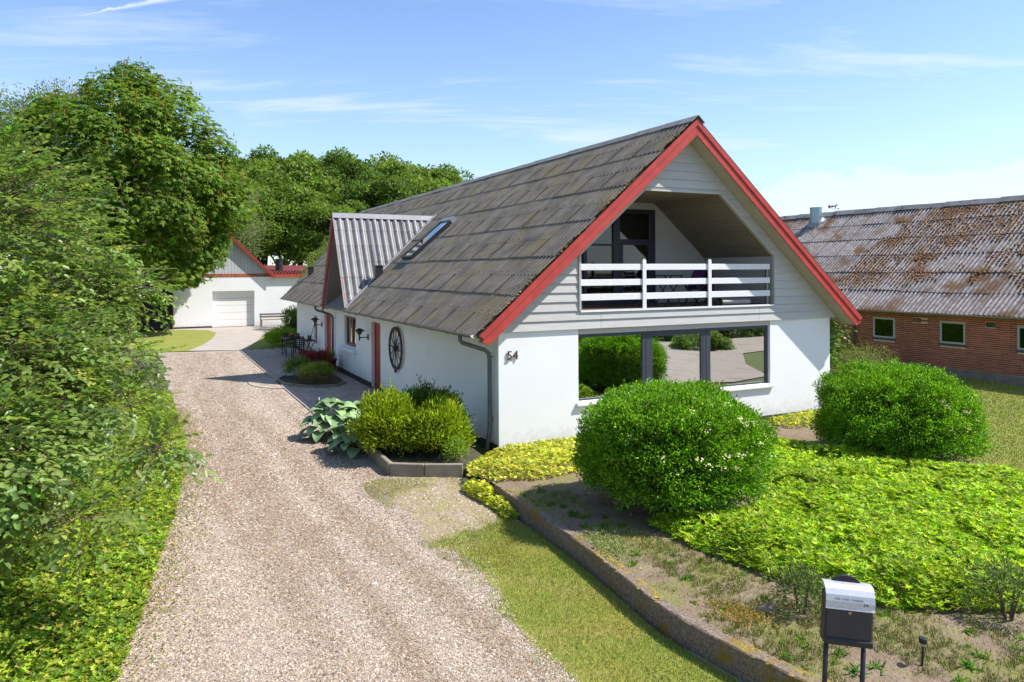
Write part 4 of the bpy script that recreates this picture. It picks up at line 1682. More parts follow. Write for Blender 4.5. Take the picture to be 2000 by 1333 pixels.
# ------------------------------------------------------------------ plants: builders
def shrub_geo(rx, ry, rz_, nspr, per, ln, wd, cols, wts, p=2.4, shell=(0.86, 1.04), lump=0.08, up=0.35, kind='diamond', cut=0.0, spread=0.6, seed=1):
    """leafy dome: sprigs on an uneven rounded box; local origin at the base"""
    D = rand_dirs(nspr)
    D[:, 2] = np.where(D[:, 2] < -0.55, -D[:, 2], D[:, 2])
    ex = (np.abs(D[:, 0]) ** p + np.abs(D[:, 1]) ** p + np.abs(D[:, 2]) ** p) ** (-1 / p)
    az = np.arctan2(D[:, 1], D[:, 0])
    bump = 1 + lump * (2 * fbm(np.stack([az * 1.6, D[:, 2] * 2.4], 1), 1.3, seed) - 1) * 1.8
    rad = ex * bump * RNG.uniform(shell[0], shell[1], nspr)
    stray = RNG.random(nspr) < 0.02             # single shoots that have outgrown the rest
    rad = np.where(stray, rad * RNG.uniform(1.03, 1.10, nspr), rad)
    gap = fbm(np.stack([az * 2.6 + D[:, 2], D[:, 2] * 4.0 - az], 1), 2.2, seed + 40)
    rad = np.where(gap > 0.62, rad * 0.87, rad)  # hollows between the shoots
    patch_tone = 0.78 + 0.44 * fbm(np.stack([az * 1.4, D[:, 2] * 2.2], 1), 1.7, seed + 80)
    cz = rz_ * 0.52
    P = D * rad[:, None] * np.array([rx, ry, rz_ * 0.5])
    nrm = unit(D / np.array([rx, ry, rz_ * 0.5]))
    P[:, 2] += cz
    ok = P[:, 2] > cut
    P, nrm, patch_tone = P[ok], nrm[ok], patch_tone[ok]
    n = len(P)
    A = unit(nrm[:, None, :] * 1.0 + RNG.normal(0, spread, (n, per, 3)) + np.array([0, 0, up]))
    Nn = unit(np.cross(A, RNG.normal(0, 1, (n, per, 3))) + np.array([0, 0, 0.5]))
    base = P[:, None, :] + RNG.normal(0, 1, (n, per, 3)) * ln * 0.7
    tint = np.exp(RNG.normal(0, 0.18, (n, 1, 1))) * patch_tone[:, None, None]
    col = mixcols(cols, wts, n * per).reshape(n, per, 3) * tint
    m = n * per
    return leaves(base.reshape(-1, 3), A.reshape(-1, 3), Nn.reshape(-1, 3), ln * RNG.uniform(0.7, 1.25, m), wd * RNG.uniform(0.75, 1.2, m), col.reshape(-1, 3), kind)


def core_mesh(rx, ry, rz_, p=2.4, s=0.8):
    """dark solid added inside a dense shrub: stops see-through, stands for inner shade"""
    mb_ = MB()
    nu, nv = 18, 9
    V_, F_ = [], []
    for j in range(nv + 1):
        ph = -math.pi / 2 + math.pi * j / nv
        for i in range(nu):
            a = 2 * math.pi * i / nu
            d = np.array([math.cos(a) * math.cos(ph), math.sin(a) * math.cos(ph), math.sin(ph)])
            e = (np.abs(d) ** p).sum() ** (-1 / p)
            q = d * e * s * (1 + random.gauss(0, 0.03)) * np.array([rx, ry, rz_ * 0.5])
            V_.append((q[0], q[1], max(q[2] + rz_ * 0.52, 0.02)))
    for j in range(nv):
        for i in range(nu):
            F_.append((j * nu + i, j * nu + (i + 1) % nu, (j + 1) * nu + (i + 1) % nu, (j + 1) * nu + i))
    mb_.add(V_, F_)
    return mb_


M_CORE = mat('core_shade', (0.035, 0.04, 0.015), (0.055, 0.05, 0.025), 14, 0.95, bump=0.03, bscale=25)  # colour of the added shrub core, dark in place of shade between leaves


def shrub(name, loc, geo, label, cat='shrub', group=None, core=None, mat_=None, rz_rot=0.0, stems=4, h=0.4):
    o = empty(name, loc, rz_rot, label, cat, group)
    V_, F_, C_ = geo
    link('foliage', np_mesh('foliage', V_, F_, C_), mat_ or M_LEAF, o)
    if core:
        core_mesh(*core).build('dark_core', M_CORE, o)
    else:
        mb_ = MB()
        for k in range(stems):
            a = 2 * math.pi * k / stems + 0.4
            mb_.tube([(0.03 * math.cos(a), 0.03 * math.sin(a), -0.02), (0.3 * h * math.cos(a), 0.3 * h * math.sin(a), h * 0.85)], [0.014, 0.006], 5)
        mb_.build('stems', M_TWIG, o)
    return o


def lumpy(c, r, nl, per, rng_seed=1, lo=-0.45, size=(0.30, 0.46), out=(0.5, 0.82)):
    """points on the outsides of many lumps that make up a crown, with outward normals"""
    g = np.random.default_rng(rng_seed)
    D = unit(g.normal(size=(nl * 3, 3)))
    D = D[D[:, 2] > lo][:nl]
    nl = len(D)
    cen = D * np.array(r) * g.uniform(out[0], out[1], (nl, 1))
    rad = g.uniform(size[0], size[1], nl) * np.mean(r)
    d = unit(g.normal(size=(nl, per, 3)))
    flip = (d * D[:, None, :]).sum(-1) < -0.25
    d[flip] *= -1
    rr_ = rad[:, None] * (1 - 0.35 * g.random((nl, per)) ** 2.0) * (0.85 + 0.3 * g.random((nl, per)))
    P = cen[:, None, :] + d * rr_[..., None] * np.array([1.1, 1.1, 0.8])
    N_ = unit(d * 0.8 + D[:, None, :] * 0.4)
    tint = np.broadcast_to(np.exp(g.normal(0, 0.10, (nl, 1, 1))), (nl, per, 1))
    return (P + np.array(c)).reshape(-1, 3), N_.reshape(-1, 3), tint.reshape(-1, 1), cen + np.array(c)


def limb_tubes(mb_, base_h, top, cens, r0, n=14, jig=0.3):
    """trunk and limbs reaching into the crown"""
    p = [Vector((0, 0, -0.1))]
    for k in range(1, 6):
        t_ = k / 5
        p.append(Vector((top[0] * t_ + random.gauss(0, jig * 0.25), top[1] * t_ + random.gauss(0, jig * 0.25), top[2] * t_)))
    mb_.tube(p, [r0 * 1.3] + [r0 * (1 - 0.65 * k / 5) for k in range(1, 6)], 9)
    idx = list(range(len(cens)))
    random.shuffle(idx)
    for i in idx[:n]:
        e = Vector(cens[i])
        t_ = random.uniform(base_h, 0.9)
        s_ = Vector(top) * t_
        mid = s_.lerp(e, 0.5) + Vector((random.gauss(0, jig), random.gauss(0, jig), jig * 0.6))
        mb_.tube([s_, mid, e], [r0 * 0.42, r0 * 0.24, r0 * 0.07], 6, cap=False)


def leafy_tree_geo(c, r, nl, per, leaf, width, cols, wts, seed=1, up=0.5, **kw):
    P, N_, tint, cen = lumpy(c, r, nl, per, seed, **kw)
    n = len(P)
    A = unit(N_ * 0.5 + RNG.normal(0, 0.7, (n, 3)) + np.array([0, 0, -0.05]))
    Nn = unit(N_ * 0.7 + RNG.normal(0, 0.5, (n, 3)) + np.array([0, 0, up]))
    col = mixcols(cols, wts, n) * tint
    return leaves(P, A, Nn, leaf * RNG.uniform(0.7, 1.3, n), width * RNG.uniform(0.7, 1.2, n), col), cen


# ------------------------------------------------------------------ wood behind, chestnut, garden trees
G1, G2, G3 = (0.095, 0.165, 0.030), (0.13, 0.20, 0.036), (0.07, 0.13, 0.028)


def proto_tree(seed, h, r, cols, wts, leaf=0.34, nl=95, per=215, lo=-0.5):
    random.seed(seed)
    c = (0, 0, h - r[2] * 1.12)
    geo, cen = leafy_tree_geo(c, r, nl, per, leaf, leaf * 0.62, cols, wts, seed, lo=lo, size=(0.16, 0.30), out=(0.6, 1.0))
    mb_ = MB()
    limb_tubes(mb_, 0.25, (0.3, 0.2, c[2] + r[2] * 0.3), cen, 0.26, 16, 0.5)
    return np_mesh('crown', *geo), mb_.mesh('trunk', smooth=True)


protos = [proto_tree(31, 15, (5.0, 5.0, 5.4), [G1, G2, G3], [1, 0.8, 0.7]),
          proto_tree(32, 15.5, (4.4, 4.6, 6.0), [G3, G1, (0.06, 0.10, 0.03)], [1, 1, 0.6]),
          proto_tree(33, 13.5, (5.2, 4.8, 4.6), [G2, (0.095, 0.15, 0.028), G1], [1, 0.7, 0.6])]
for cme, tme in protos:
    cme.materials.append(M_LEAF)
    tme.materials.append(M_BARK)


def place_tree(k, x, y, s, a, label, group, name='deciduous_tree', sz=None):
    o = empty(name, (x, y, -0.05), a, label, 'tree', group)
    link('crown', protos[k][0], None, o)
    link('trunk', protos[k][1], None, o)
    o.scale = (s, s, sz or s)
    return o


def at(px, d):
    return (px - 1000) / 1440.3 * d


wood = [(0, 455, 70, 0.96), (1, 520, 74, 1.04), (2, 560, 66, 1.02), (0, 610, 76, 1.10), (1, 665, 70, 0.98), (2, 715, 76, 1.16), (0, 762, 72, 0.98), (2, 820, 70, 1.04), (1, 862, 74, 0.93),
        (0, 400, 80, 1.12), (1, 345, 72, 0.98), (2, 280, 74, 1.1), (0, 490, 84, 1.12), (1, 590, 88, 1.15), (2, 690, 88, 1.22), (0, 790, 88, 1.1), (2, 640, 62, 0.78), (0, 500, 61, 0.74), (1, 740, 64, 0.80), (1, 200, 76, 1.1), (0, 900, 92, 0.98), (2, 30, 44, 0.86), (1, -60, 40, 0.8), (0, 110, 62, 1.0)]
for i, (k, px, d, s) in enumerate(wood):
    if px < 250:
        lb, gr = 'leafy tree glimpsed behind the beech and chestnut at the far left', 'trees behind the chestnut'
    elif s < 0.85:
        lb, gr = 'lower dark tree at the front edge of the wood behind the house', 'lower trees at the wood edge'
    else:
        lb, gr = 'tall leafy tree in the dense wood behind the house roof', 'trees of the wood behind the house'
    place_tree(k, at(px, d), d, s, i * 2.1, lb, gr)
# pale willow-like tree rising behind the chestnut on its left, and a grey-green one on its right
random.seed(41)
geo, cen = leafy_tree_geo((0, 0, 11.2), (4.2, 4.2, 5.4), 44, 380, 0.20, 0.07, [(0.10, 0.15, 0.045), (0.075, 0.12, 0.03), (0.13, 0.17, 0.06)], [1, 1, 0.5], 41, lo=-0.5)
wt = empty('willow_tree', (at(110, 50), 50, 0), 0.3, 'pale feathery tree showing above the chestnut crown at upper left', 'tree')
link('crown', np_mesh('crown', *geo), M_LEAF, wt)
mb = MB()
limb_tubes(mb, 0.3, (0.2, 0, 12), cen, 0.25, 14, 0.4)
mb.build('trunk', M_BARK, wt, smooth=True)
geo, cen = leafy_tree_geo((0, 0, 7.2), (2.6, 2.6, 4.6), 34, 330, 0.20, 0.06, [(0.15, 0.19, 0.10), (0.11, 0.15, 0.07)], [1, 1], 42, lo=-0.6)
wt = empty('silver_willow', (at(428, 54), 54, 0), 1.3, 'silvery grey-green tree peeping out right of the chestnut crown', 'tree')
link('crown', np_mesh('crown', *geo), M_LEAF, wt)
mb = MB()
limb_tubes(mb, 0.3, (0.1, 0, 8), cen, 0.16, 10, 0.3)
mb.build('trunk', M_BARK, wt, smooth=True)

# chestnut: palmate leaves in tiers, flower candles
random.seed(51)
CHX, CHY = -21.3, 41.2
chest = empty('chestnut_tree', (CHX, CHY, 0), 0, 'big round chestnut tree with faded flower candles beside the garage', 'tree')
P, N_, tint, cen = lumpy((0, 0, 8.3), (5.55, 5.55, 6.35), 150, 165, 51, lo=-0.85, size=(0.19, 0.28), out=(0.70, 0.95))
n = len(P)
K = 6
ang = RNG.uniform(0, 2 * math.pi, n)[:, None] + np.arange(K)[None] * 2 * math.pi / 7.0
Nn = unit(N_ * 0.55 + RNG.normal(0, 0.25, (n, 3)) + np.array([0, 0, 0.75]))
T = unit(np.cross(Nn, RNG.normal(size=(n, 3))))
B = np.cross(Nn, T)
A = T[:, None] * np.cos(ang)[..., None] + B[:, None] * np.sin(ang)[..., None] - Nn[:, None] * 0.42
col = (mixcols([(0.085, 0.155, 0.016), (0.12, 0.195, 0.020), (0.065, 0.125, 0.016)], [1, 0.8, 0.5], n, 0.14) * tint)
geo = leaves(np.repeat(P, K, 0), A.reshape(-1, 3), np.repeat(Nn, K, 0), RNG.uniform(0.17, 0.29, n * K), RNG.uniform(0.075, 0.115, n * K), np.repeat(col, K, 0), fold=0.1)
link('crown', np_mesh('crown', *geo), M_LEAF, chest)
out = P[:, 2] > 2.5
sel = np.nonzero(out & (RNG.random(n) < 0.075))[0]
m = len(sel)
Q = P[sel] + N_[sel] * 0.12
parts = []
for k in range(3):
    a = k * math.pi / 3
    parts.append(leaves(Q, np.tile([[0.02, 0.02, 1.0]], (m, 1)), np.tile([[math.cos(a), math.sin(a), 0]], (m, 1)), RNG.uniform(0.18, 0.30, m), 0.07, mixcols([(0.26, 0.17, 0.07), (0.30, 0.16, 0.10), (0.22, 0.20, 0.06)], [1, 1, 1], m), fold=0.0))
link('flower_candles', np_mesh('flower_candles', *merge(parts)), M_LEAF, chest)
mb = MB()
limb_tubes(mb, 0.22, (0.2, 0, 10.5), cen, 0.36, 22, 0.5)
mb.build('trunk', M_BARK, chest, smooth=True)
mb = MB()
mb.tube([(-0.95, 0.3, -0.1), (-0.8, 0.2, 2.5), (-1.2, 0.2, 6)], [0.36, 0.27, 0.15], 9)
mb.build('trunk', M_BARK, chest, smooth=True)

# ------------------------------------------------------------------ garage
GV = 37.5
gar = empty('garage', Lw(0, GV, 0), YAW, 'white garage with grey boarded gable and red roof edge', 'garage')
GL, GR_, GC, GZ, GA = -4.7, 1.05, -1.83, 3.22, 6.38
mb = MB()
mb.box((GL, 0, 0), (-2.43, 0.3, GZ))
mb.box((0.10, 0, 0), (3.9, 0.3, GZ))
mb.box((-2.43, 0, 2.32), (0.10, 0.3, GZ))
mb.box((GL, 0.3, 0), (GL + 0.3, 9, GZ))
mb.box((3.6, 0.3, 0), (3.9, 9, GZ))
mb.build('wall', M_WALLF, gar)
mb = MB()
mb.box((GL - 0.02, -0.02, -0.02), (-2.45, 0.0, 0.12))
mb.build('plinth', M_PLINTH, gar)
gd = empty('garage_door', parent=gar)
for k in range(5):
    mb = MB()
    mb.box((-2.43, 0.26, 0.02 + k * 0.46), (0.10, 0.295, 0.02 + (k + 1) * 0.46 - 0.012))
    mb.build('door_panel', M_WHITEP, gd, bevel=0.006)
mb = MB()
mb.box((-2.43, 0.30, 0.0), (0.10, 0.36, 2.32))
mb.build('door_backing', M_PLINTH, gd)
x = -4.68
while x < GR_ + 0.05:                           # soldier course of bricks along the wall head
    mb = MB()
    mb.box((x, -0.018, GZ), (x + 0.105, 0.1, GZ + 0.21))
    mb.build('brick', M_BRICK, gar)
    x += 0.115
mb = MB()
mb.box((GL, -0.002, GZ), (GR_ + 0.1, 0.3, GZ + 0.205))
mb.build('brick_backing', M_MORTAR, gar)
M_GBOARD = mat('pale_grey_board', (0.50, 0.51, 0.54), (0.44, 0.45, 0.48), 3, 0.7, rnd=0.05, stretch=(6, 6, 0.6))
x = GL
while x < GR_ + 0.05:
    x1 = min(x + 0.20, GR_ + 0.1)
    h = lambda q: GZ + 0.21 + max(0.02, (GA - GZ - 0.34) - abs(q - GC) * 0.985)
    mb = MB()
    mb.prism([(x + 0.006, GZ + 0.21), (x1 - 0.006, GZ + 0.21), (x1 - 0.006, h(x1)), (x + 0.006, h(x))], uz, 0.0, 0.03)
    mb.build('gable_board', M_GBOARD, gar)
    x += 0.20
mb = MB()
mb.prism([(GL, GZ + 0.21), (GR_, GZ + 0.21), (GC, GA - 0.2)], uz, 0.03, 0.15)
mb.build('gable_backing', M_PLINTH, gar)
for s_ in (-1, 1):
    e = GC + s_ * 3.15
    ze = GA - 3.15 * 0.985
    mb = MB()
    mb.add([(GC, -0.28, GA + 0.03), (e, -0.28, ze + 0.03), (e, 9, ze + 0.03), (GC, 9, GA + 0.03), (GC, -0.28, GA - 0.06), (e, -0.28, ze - 0.06), (e, 9, ze - 0.06), (GC, 9, GA - 0.06)],
           [(0, 1, 2, 3), (7, 6, 5, 4), (0, 4, 5, 1), (1, 5, 6, 2), (2, 6, 7, 3), (3, 7, 4, 0)])
    mb.build('roof_slope', M_ROOF, gar)
    mb = MB()
    mb.prism([(GC, GA + 0.01), (e, ze + 0.01), (e, ze - 0.20), (GC, GA - 0.24)], uz, -0.32, -0.281)
    mb.build('barge_board', mat('dark_red_paint', (0.30, 0.03, 0.03), (0.25, 0.025, 0.028), 3, 0.5), gar)
mb = MB()
mb.box((1.16, -0.25, 3.20), (4.1, -0.20, 3.42))
mb.build('fascia_board', M_RED, gar)
mb = MB()
mb.add([(1.16, -0.22, 3.44), (4.1, -0.22, 3.44), (4.1, 4, 4.0), (1.16, 4, 4.0), (1.16, -0.22, 3.38), (4.1, -0.22, 3.38), (4.1, 4, 3.94), (1.16, 4, 3.94)],
       [(0, 1, 2, 3), (7, 6, 5, 4), (0, 4, 5, 1), (1, 5, 6, 2), (2, 6, 7, 3), (3, 7, 4, 0)])
mb.build('lean_to_roof', mat('dark_red_tile', (0.17, 0.03, 0.03), (0.11, 0.025, 0.025), 9, 0.7), gar)
x = 1.2
while x < 4.05:                                 # row of rounded eave tiles
    mb = MB()
    mb.tube([(x, -0.27, 3.45), (x, 0.9, 3.60)], 0.055, 8)
    mb.build('roof_tile', mat('dark_red_tile', (0.17, 0.03, 0.03)), gar, smooth=True)
    x += 0.2
mb = MB()
mb.tube([(1.85, 1.2, 3.4), (1.85, 1.2, 4.35)], 0.25, 14)
mb.tube([(1.85, 1.2, 4.35), (1.85, 1.2, 4.42)], 0.275, 14)
mb.build('chimney_pipe', M_BLACKM, gar, smooth=False)

shed = empty('shed', Lw(-6.6, 37.2, 0), YAW, 'dark tarred timber shed left of the white garage', 'shed')
mb = MB()
mb.box((-3.2, 0.1, 0), (1.88, 4, 2.6))
mb.build('shed_body', M_BLACKM, shed)
z = 0.06
M_TAR = mat('tarred_board', (0.022, 0.02, 0.02), (0.035, 0.03, 0.028), 5, 0.7, rnd=0.2, stretch=(1, 1, 6))
while z < 2.5:
    mb = MB()
    mb.prism([(0.1, z), (0.06, z), (0.085, z + 0.19), (0.1, z + 0.19)], vz, 0.3, 1.86)
    mb.build('wall_board', M_TAR, shed)
    z += 0.185
mb = MB()
mb.box((1.82, 0.0, 0), (1.90, 0.08, 2.6))
mb.build('corner_post', M_RUST, shed)
mb = MB()
mb.add([(-3.4, -0.3, 2.6), (1.95, -0.3, 2.6), (1.95, 4.2, 3.3), (-3.4, 4.2, 3.3), (-3.4, -0.3, 2.7), (1.95, -0.3, 2.7), (1.95, 4.2, 3.4), (-3.4, 4.2, 3.4)],
       [(3, 2, 1, 0), (4, 5, 6, 7), (0, 1, 5, 4), (1, 2, 6, 5), (2, 3, 7, 6), (3, 0, 4, 7)])
mb.build('shed_roof', M_ROOF, shed)

bench = empty('garden_bench', Lw(1.22, 36.9, 0.01), YAW, 'low weathered wooden bench against the white garage wall', 'bench')
M_OLDW = mat('grey_weathered_wood', (0.20, 0.16, 0.125), (0.13, 0.105, 0.085), 6, 0.85, stretch=(1, 8, 8))
for k in range(3):
    mb = MB()
    mb.box((-0.85, -0.2 + k * 0.14, 0.42), (0.85, -0.08 + k * 0.14, 0.455))
    mb.build('seat_slat', M_OLDW, bench)
for k in range(2):
    mb = MB()
    mb.box((-0.85, 0.23, 0.56 + k * 0.16), (0.85, 0.26, 0.67 + k * 0.16))
    mb.build('back_slat', M_OLDW, bench)
for sx in (-0.78, 0.78):
    for y, h in ((-0.17, 0.42), (0.19, 0.85)):
        mb = MB()
        mb.box((sx - 0.035, y - 0.035, 0), (sx + 0.035, y + 0.035, h))
        mb.build('leg', M_OLDW, bench)

# ------------------------------------------------------------------ brick barn
BU0 = 17.55
barn = empty('brick_barn', Lw(BU0, 0, 0), YAW, 'long red brick barn with mossy corrugated roof right of the house', 'barn')
BV0, BV1 = -7.0, 21.0
BK = 0.788
BEZ = 2.09
BEU = -0.36                                      # eave overhang from the wall
BRU = 4.75
BRZ = BEZ + (BRU - BEU) * BK
TB = math.atan(BK)
mb = MB()
prev = BV0
for a, b in sorted([(4.46, 5.32), (1.95, 2.80), (-0.50, 0.36), (-3.0, -2.14)]):
    mb.box((0, prev, -0.05), (0.3, a, 2.30))
    mb.box((0, a, -0.05), (0.3, b, 1.01))
    mb.box((0, a, 1.80), (0.3, b, 2.30))
    prev = b
mb.box((0, prev, -0.05), (0.3, BV1, 2.30))
mb.box((9.2, BV0, -0.05), (9.5, BV1, 2.30))
mb.prism([(0.3, -0.05), (9.2, -0.05), (9.2, 2.35), (BRU, BRZ - 0.2), (0.3, 2.35)], uz, BV0, BV0 + 0.3)
mb.prism([(0.3, -0.05), (9.2, -0.05), (9.2, 2.35), (BRU, BRZ - 0.2), (0.3, 2.35)], uz, BV1 - 0.3, BV1)
mb.build('wall_core', M_MORTAR, barn)
for k in range(14):
    mb = MB()
    mb.box((-0.05, BV0 + k * 2.0 + 0.004, -0.1), (0.0, BV0 + (k + 1) * 2.0 - 0.004, 0.27 + random.gauss(0, 0.004)))
    mb.build('plinth_block', M_CONC, barn)
BW = [(4.46, 5.32), (1.95, 2.80), (-0.50, 0.36), (-3.0, -2.14)]
BVENT = [(3.47, 3.77), (1.0, 1.30), (-1.5, -1.2)]
WZa, WZb = 1.08, 1.80
bricks = []
pitch, course = 0.240, 0.0667
ci = 0
z = 0.285
while z + 0.054 < 2.2:
    v = -2.4 + (pitch / 2 if ci % 2 else 0)
    while v < 9.0:
        a, b = v, v + 0.228
        hit = any(b > w0 - 0.005 and a < w1 + 0.005 and z + 0.054 > WZa - 0.085 and z < WZb + 0.005 for w0, w1 in BW)
        hit = hit or any(b > w0 - 0.005 and a < w1 + 0.005 and z + 0.054 > 1.70 and z < 1.865 for w0, w1 in BVENT)
        if not hit:
            bricks.append((a, z))
        else:                                   # cut bricks beside openings
            for w0, w1 in (BW if z < WZb + 0.005 and z + 0.054 > WZa - 0.085 else []) + (BVENT if 1.65 < z < 1.865 else []):
                if a < w0 - 0.03 and b > w0:
                    bricks.append((a, z, w0 - 0.008))
                if b > w1 + 0.03 and a < w1:
                    bricks.append((w1 + 0.008, z, b))
        v += pitch
    z += course
    ci += 1
br_me = MB().box((-0.009, 0, 0), (0.03, 0.228, 0.054)).mesh('brick')
br_me.materials.append(M_BRICK)
rng_b = random.Random(8)
full = [b for b in bricks if len(b) == 2 and b[0] > -0.75]
full.sort(key=lambda b: b[0])
chosen = set(full[:300])
rest_v, rest_f, rest_c = [], [], []
restmb = MB()
shade = []
for b in bricks:
    if b in chosen:
        o = link('brick', br_me, None, barn)
        o.location = (rng_b.gauss(0, 0.0012), b[0], b[1])
    else:
        e = b[2] if len(b) > 2 else b[0] + 0.228
        j = rng_b.gauss(0, 0.0012)
        restmb.box((-0.009 + j, b[0], b[1]), (0.02, e, b[1] + 0.054))
        t_ = rng_b.random()
        cc = np.array((0.31, 0.084, 0.049)) * (0.74 + 0.52 * t_)
        shade += [cc] * 8
me = np_mesh('brick_field', restmb.v, np.array(restmb.f), np.array(shade))
tag(link('brick_field', me, mat('brick_mix', (1, 1, 1), attr='col', rough=0.85, bump=0.002, bscale=60), barn), kind='stuff')
for a, b in BW:
    o = empty('window', parent=barn)
    mb = MB()
    t_ = 0.06
    mb.box((-0.015, a, WZa), (0.05, a + t_, WZb))
    mb.box((-0.015, b - t_, WZa), (0.05, b, WZb))
    mb.box((-0.015, a + t_, WZb - t_), (0.05, b - t_, WZb))
    mb.box((-0.015, a + t_, WZa), (0.05, b - t_, WZa + t_))
    mb.build('frame', mat('grey_window_paint', (0.42, 0.45, 0.47), (0.38, 0.41, 0.43), 4, 0.5), o, bevel=0.004)
    mb = MB()
    mb.box((0.01, a + t_, WZa + t_), (0.016, b - t_, WZb - t_))
    mb.build('pane', glass_mat('barn_glass', 0.05, (0.55, 0.58, 0.58)), o)
    mb = MB()
    mb.box((-0.04, a - 0.02, WZa - 0.075), (0.04, b + 0.02, WZa - 0.002))
    mb.build('window_sill', mat('slate_sill', (0.10, 0.085, 0.085), (0.075, 0.065, 0.068), 6, 0.7), o, bevel=0.004)
    mb = MB()
    mb.box((0.2, a, WZa), (0.24, b, WZb))
    mb.build('window_backing', mat('dim_interior', (0.02, 0.03, 0.02)), o)  # panel added behind the pane, its dark colour stands for the unlit interior
for a, b in BVENT:
    mb = MB()
    mb.box((0.0, a, 1.70), (0.012, b, 1.865))
    for k in range(5):
        mb.bar((-0.006, a, 1.72 + k * 0.032), (-0.006, b, 1.72 + k * 0.032), 0.012, 0.008)
    mb.build('vent_grille', M_PLINTH, barn)
mb = MB()
for s_ in (-1, 1):
    e = BEU + 0.04 if s_ < 0 else 2 * BRU - BEU
    mb.add([(e, BV0 - 0.2, BEZ - 0.02), (BRU, BV0 - 0.2, BRZ - 0.05), (BRU, BV1, BRZ - 0.05), (e, BV1, BEZ - 0.02), (e, BV0 - 0.2, BEZ - 0.09), (BRU, BV0 - 0.2, BRZ - 0.13), (BRU, BV1, BRZ - 0.13), (e, BV1, BEZ - 0.09)],
           [(0, 1, 2, 3), (7, 6, 5, 4), (0, 4, 5, 1), (1, 5, 6, 2), (2, 6, 7, 3), (3, 7, 4, 0)])
broof = empty('barn_roof', parent=barn)
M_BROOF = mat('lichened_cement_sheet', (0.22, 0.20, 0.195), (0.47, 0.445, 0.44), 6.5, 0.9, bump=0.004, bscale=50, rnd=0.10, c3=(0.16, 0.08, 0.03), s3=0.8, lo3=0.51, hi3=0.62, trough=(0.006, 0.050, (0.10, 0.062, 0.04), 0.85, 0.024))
mb.build('roof_deck', M_SOFFIT2, broof)
nB = Vector((-math.sin(TB), 0, math.cos(TB)))
ayb = (math.cos(TB), 0, math.sin(TB))
bsl = (BRU - BEU) / math.cos(TB)
BROWS = 6
brh = bsl / BROWS
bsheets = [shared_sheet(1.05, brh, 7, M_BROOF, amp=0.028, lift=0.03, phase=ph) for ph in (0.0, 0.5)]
for r in range(BROWS):
    y0 = r * brh
    v = BV0 + 1.05
    while v < BV1 + 0.5:
        o = link('roof_sheet', bsheets[r % 2], None, broof)
        o.matrix_local = frame((BEU + y0 * math.cos(TB), v, BEZ + y0 * math.sin(TB)), ax, ayb, tuple(nB)) @ Matrix.Translation((0, random.gauss(0, 0.012), random.gauss(0, 0.004))) @ Matrix.Rotation(random.gauss(0, 0.004), 4, 'Z')
        v += 1.05
bc = MB()
bc.prism([(-0.26, -0.26 * BK), (-0.06, -0.01), (0.06, -0.01), (0.26, -0.26 * BK), (0.25, -0.26 * BK - 0.02), (0, -0.03), (-0.25, -0.26 * BK - 0.02)], lambda p, d: (p[0], d, p[1] + 0.012 * d), 0, 1.1)
bcm = bc.mesh('ridge_cap')
bcm.materials.append(mat('old_ridge_cement', (0.20, 0.185, 0.18), (0.28, 0.265, 0.26), 5, 0.9, rnd=0.15, c3=(0.10, 0.06, 0.03), s3=3.5, lo3=0.56, hi3=0.66))
v = BV0
while v < BV1:
    o = link('ridge_cap', bcm, None, broof)
    o.location = (BRU, v, BRZ + 0.075 + random.gauss(0, 0.008))
    o.rotation_euler = (random.gauss(0, 0.006), random.gauss(0, 0.02), 0)
    v += 1.05
# moss cushions on the barn roof
n = 70000
T_ = RNG.random((n, 2))
s_ = T_[:, 0] * bsl
v_ = -2.5 + T_[:, 1] * 14.5
Q = np.stack([BEU + s_ * math.cos(TB), v_, BEZ + s_ * math.sin(TB)], 1)
fld = fbm(np.stack([v_ + 2, s_ * 1.3], 1), 0.42, 77) * 0.75 + fbm(np.stack([v_ * 2.2, s_ * 0.9], 1), 1.6, 78) * 0.35
joint = np.exp(-(((s_ / brh) % 1.0 - 0.02) / 0.06) ** 2)
edge = np.clip((s_ / bsl) * 4, 0, 1) * np.clip((9.5 - v_ - 0.15 * s_) * 0.4, 0.15, 1)
keep = (fld * edge + 0.10 * joint) > 0.44
Q = Q[keep] + np.outer(np.full(keep.sum(), 0.02), np.array(nB))
wv = np.cos(2 * math.pi * 7 * ((BV0 + 1.05 - Q[:, 1]) / 1.05 % 1.0))
Q = Q[(wv < 0.35 * RNG.random(len(Q)) + 0.25 * (RNG.random(len(Q)) < 0.3))]
Q = Q[:24000]
blob(Q, RNG.gamma(6, 0.0042, len(Q)), 0.8, mixcols([(0.16, 0.068, 0.022), (0.25, 0.125, 0.026), (0.10, 0.045, 0.02), (0.20, 0.14, 0.035)], [1.2, 0.7, 0.8, 0.3], len(Q), 0.22), 'moss', barn)
gutter(BV0, BV1, BEU - 0.05, BEZ - 0.01, barn, mat('pale_zinc', (0.30, 0.29, 0.28), (0.24, 0.235, 0.23), 5, 0.5, metal=0.3))
mb = MB()
mb.tube([(BEU - 0.05, 6.05, BEZ - 0.06), (BEU - 0.05, 6.05, BEZ - 0.14), (-0.07, 6.05, BEZ - 0.36), (-0.07, 6.05, 0.05)], 0.042, 8)
mb.build('downpipe', M_ZINC, barn, smooth=True)
cv = 11.55
cu = BRU - 0.55
mb = MB()
zc_ = BEZ + (cu - BEU) * BK
mb.tube([(cu, cv, zc_ - 0.3), (cu, cv, zc_ + 0.70)], 0.27, 20)
mb.tube([(cu, cv, zc_ + 0.70), (cu, cv, zc_ + 0.725)], 0.285, 20)
mb.build('vent_pipe', mat('galvanised_steel', (0.30, 0.37, 0.40), (0.36, 0.43, 0.46), 4, 0.35, metal=0.6), barn, smooth=False)
mb = MB()
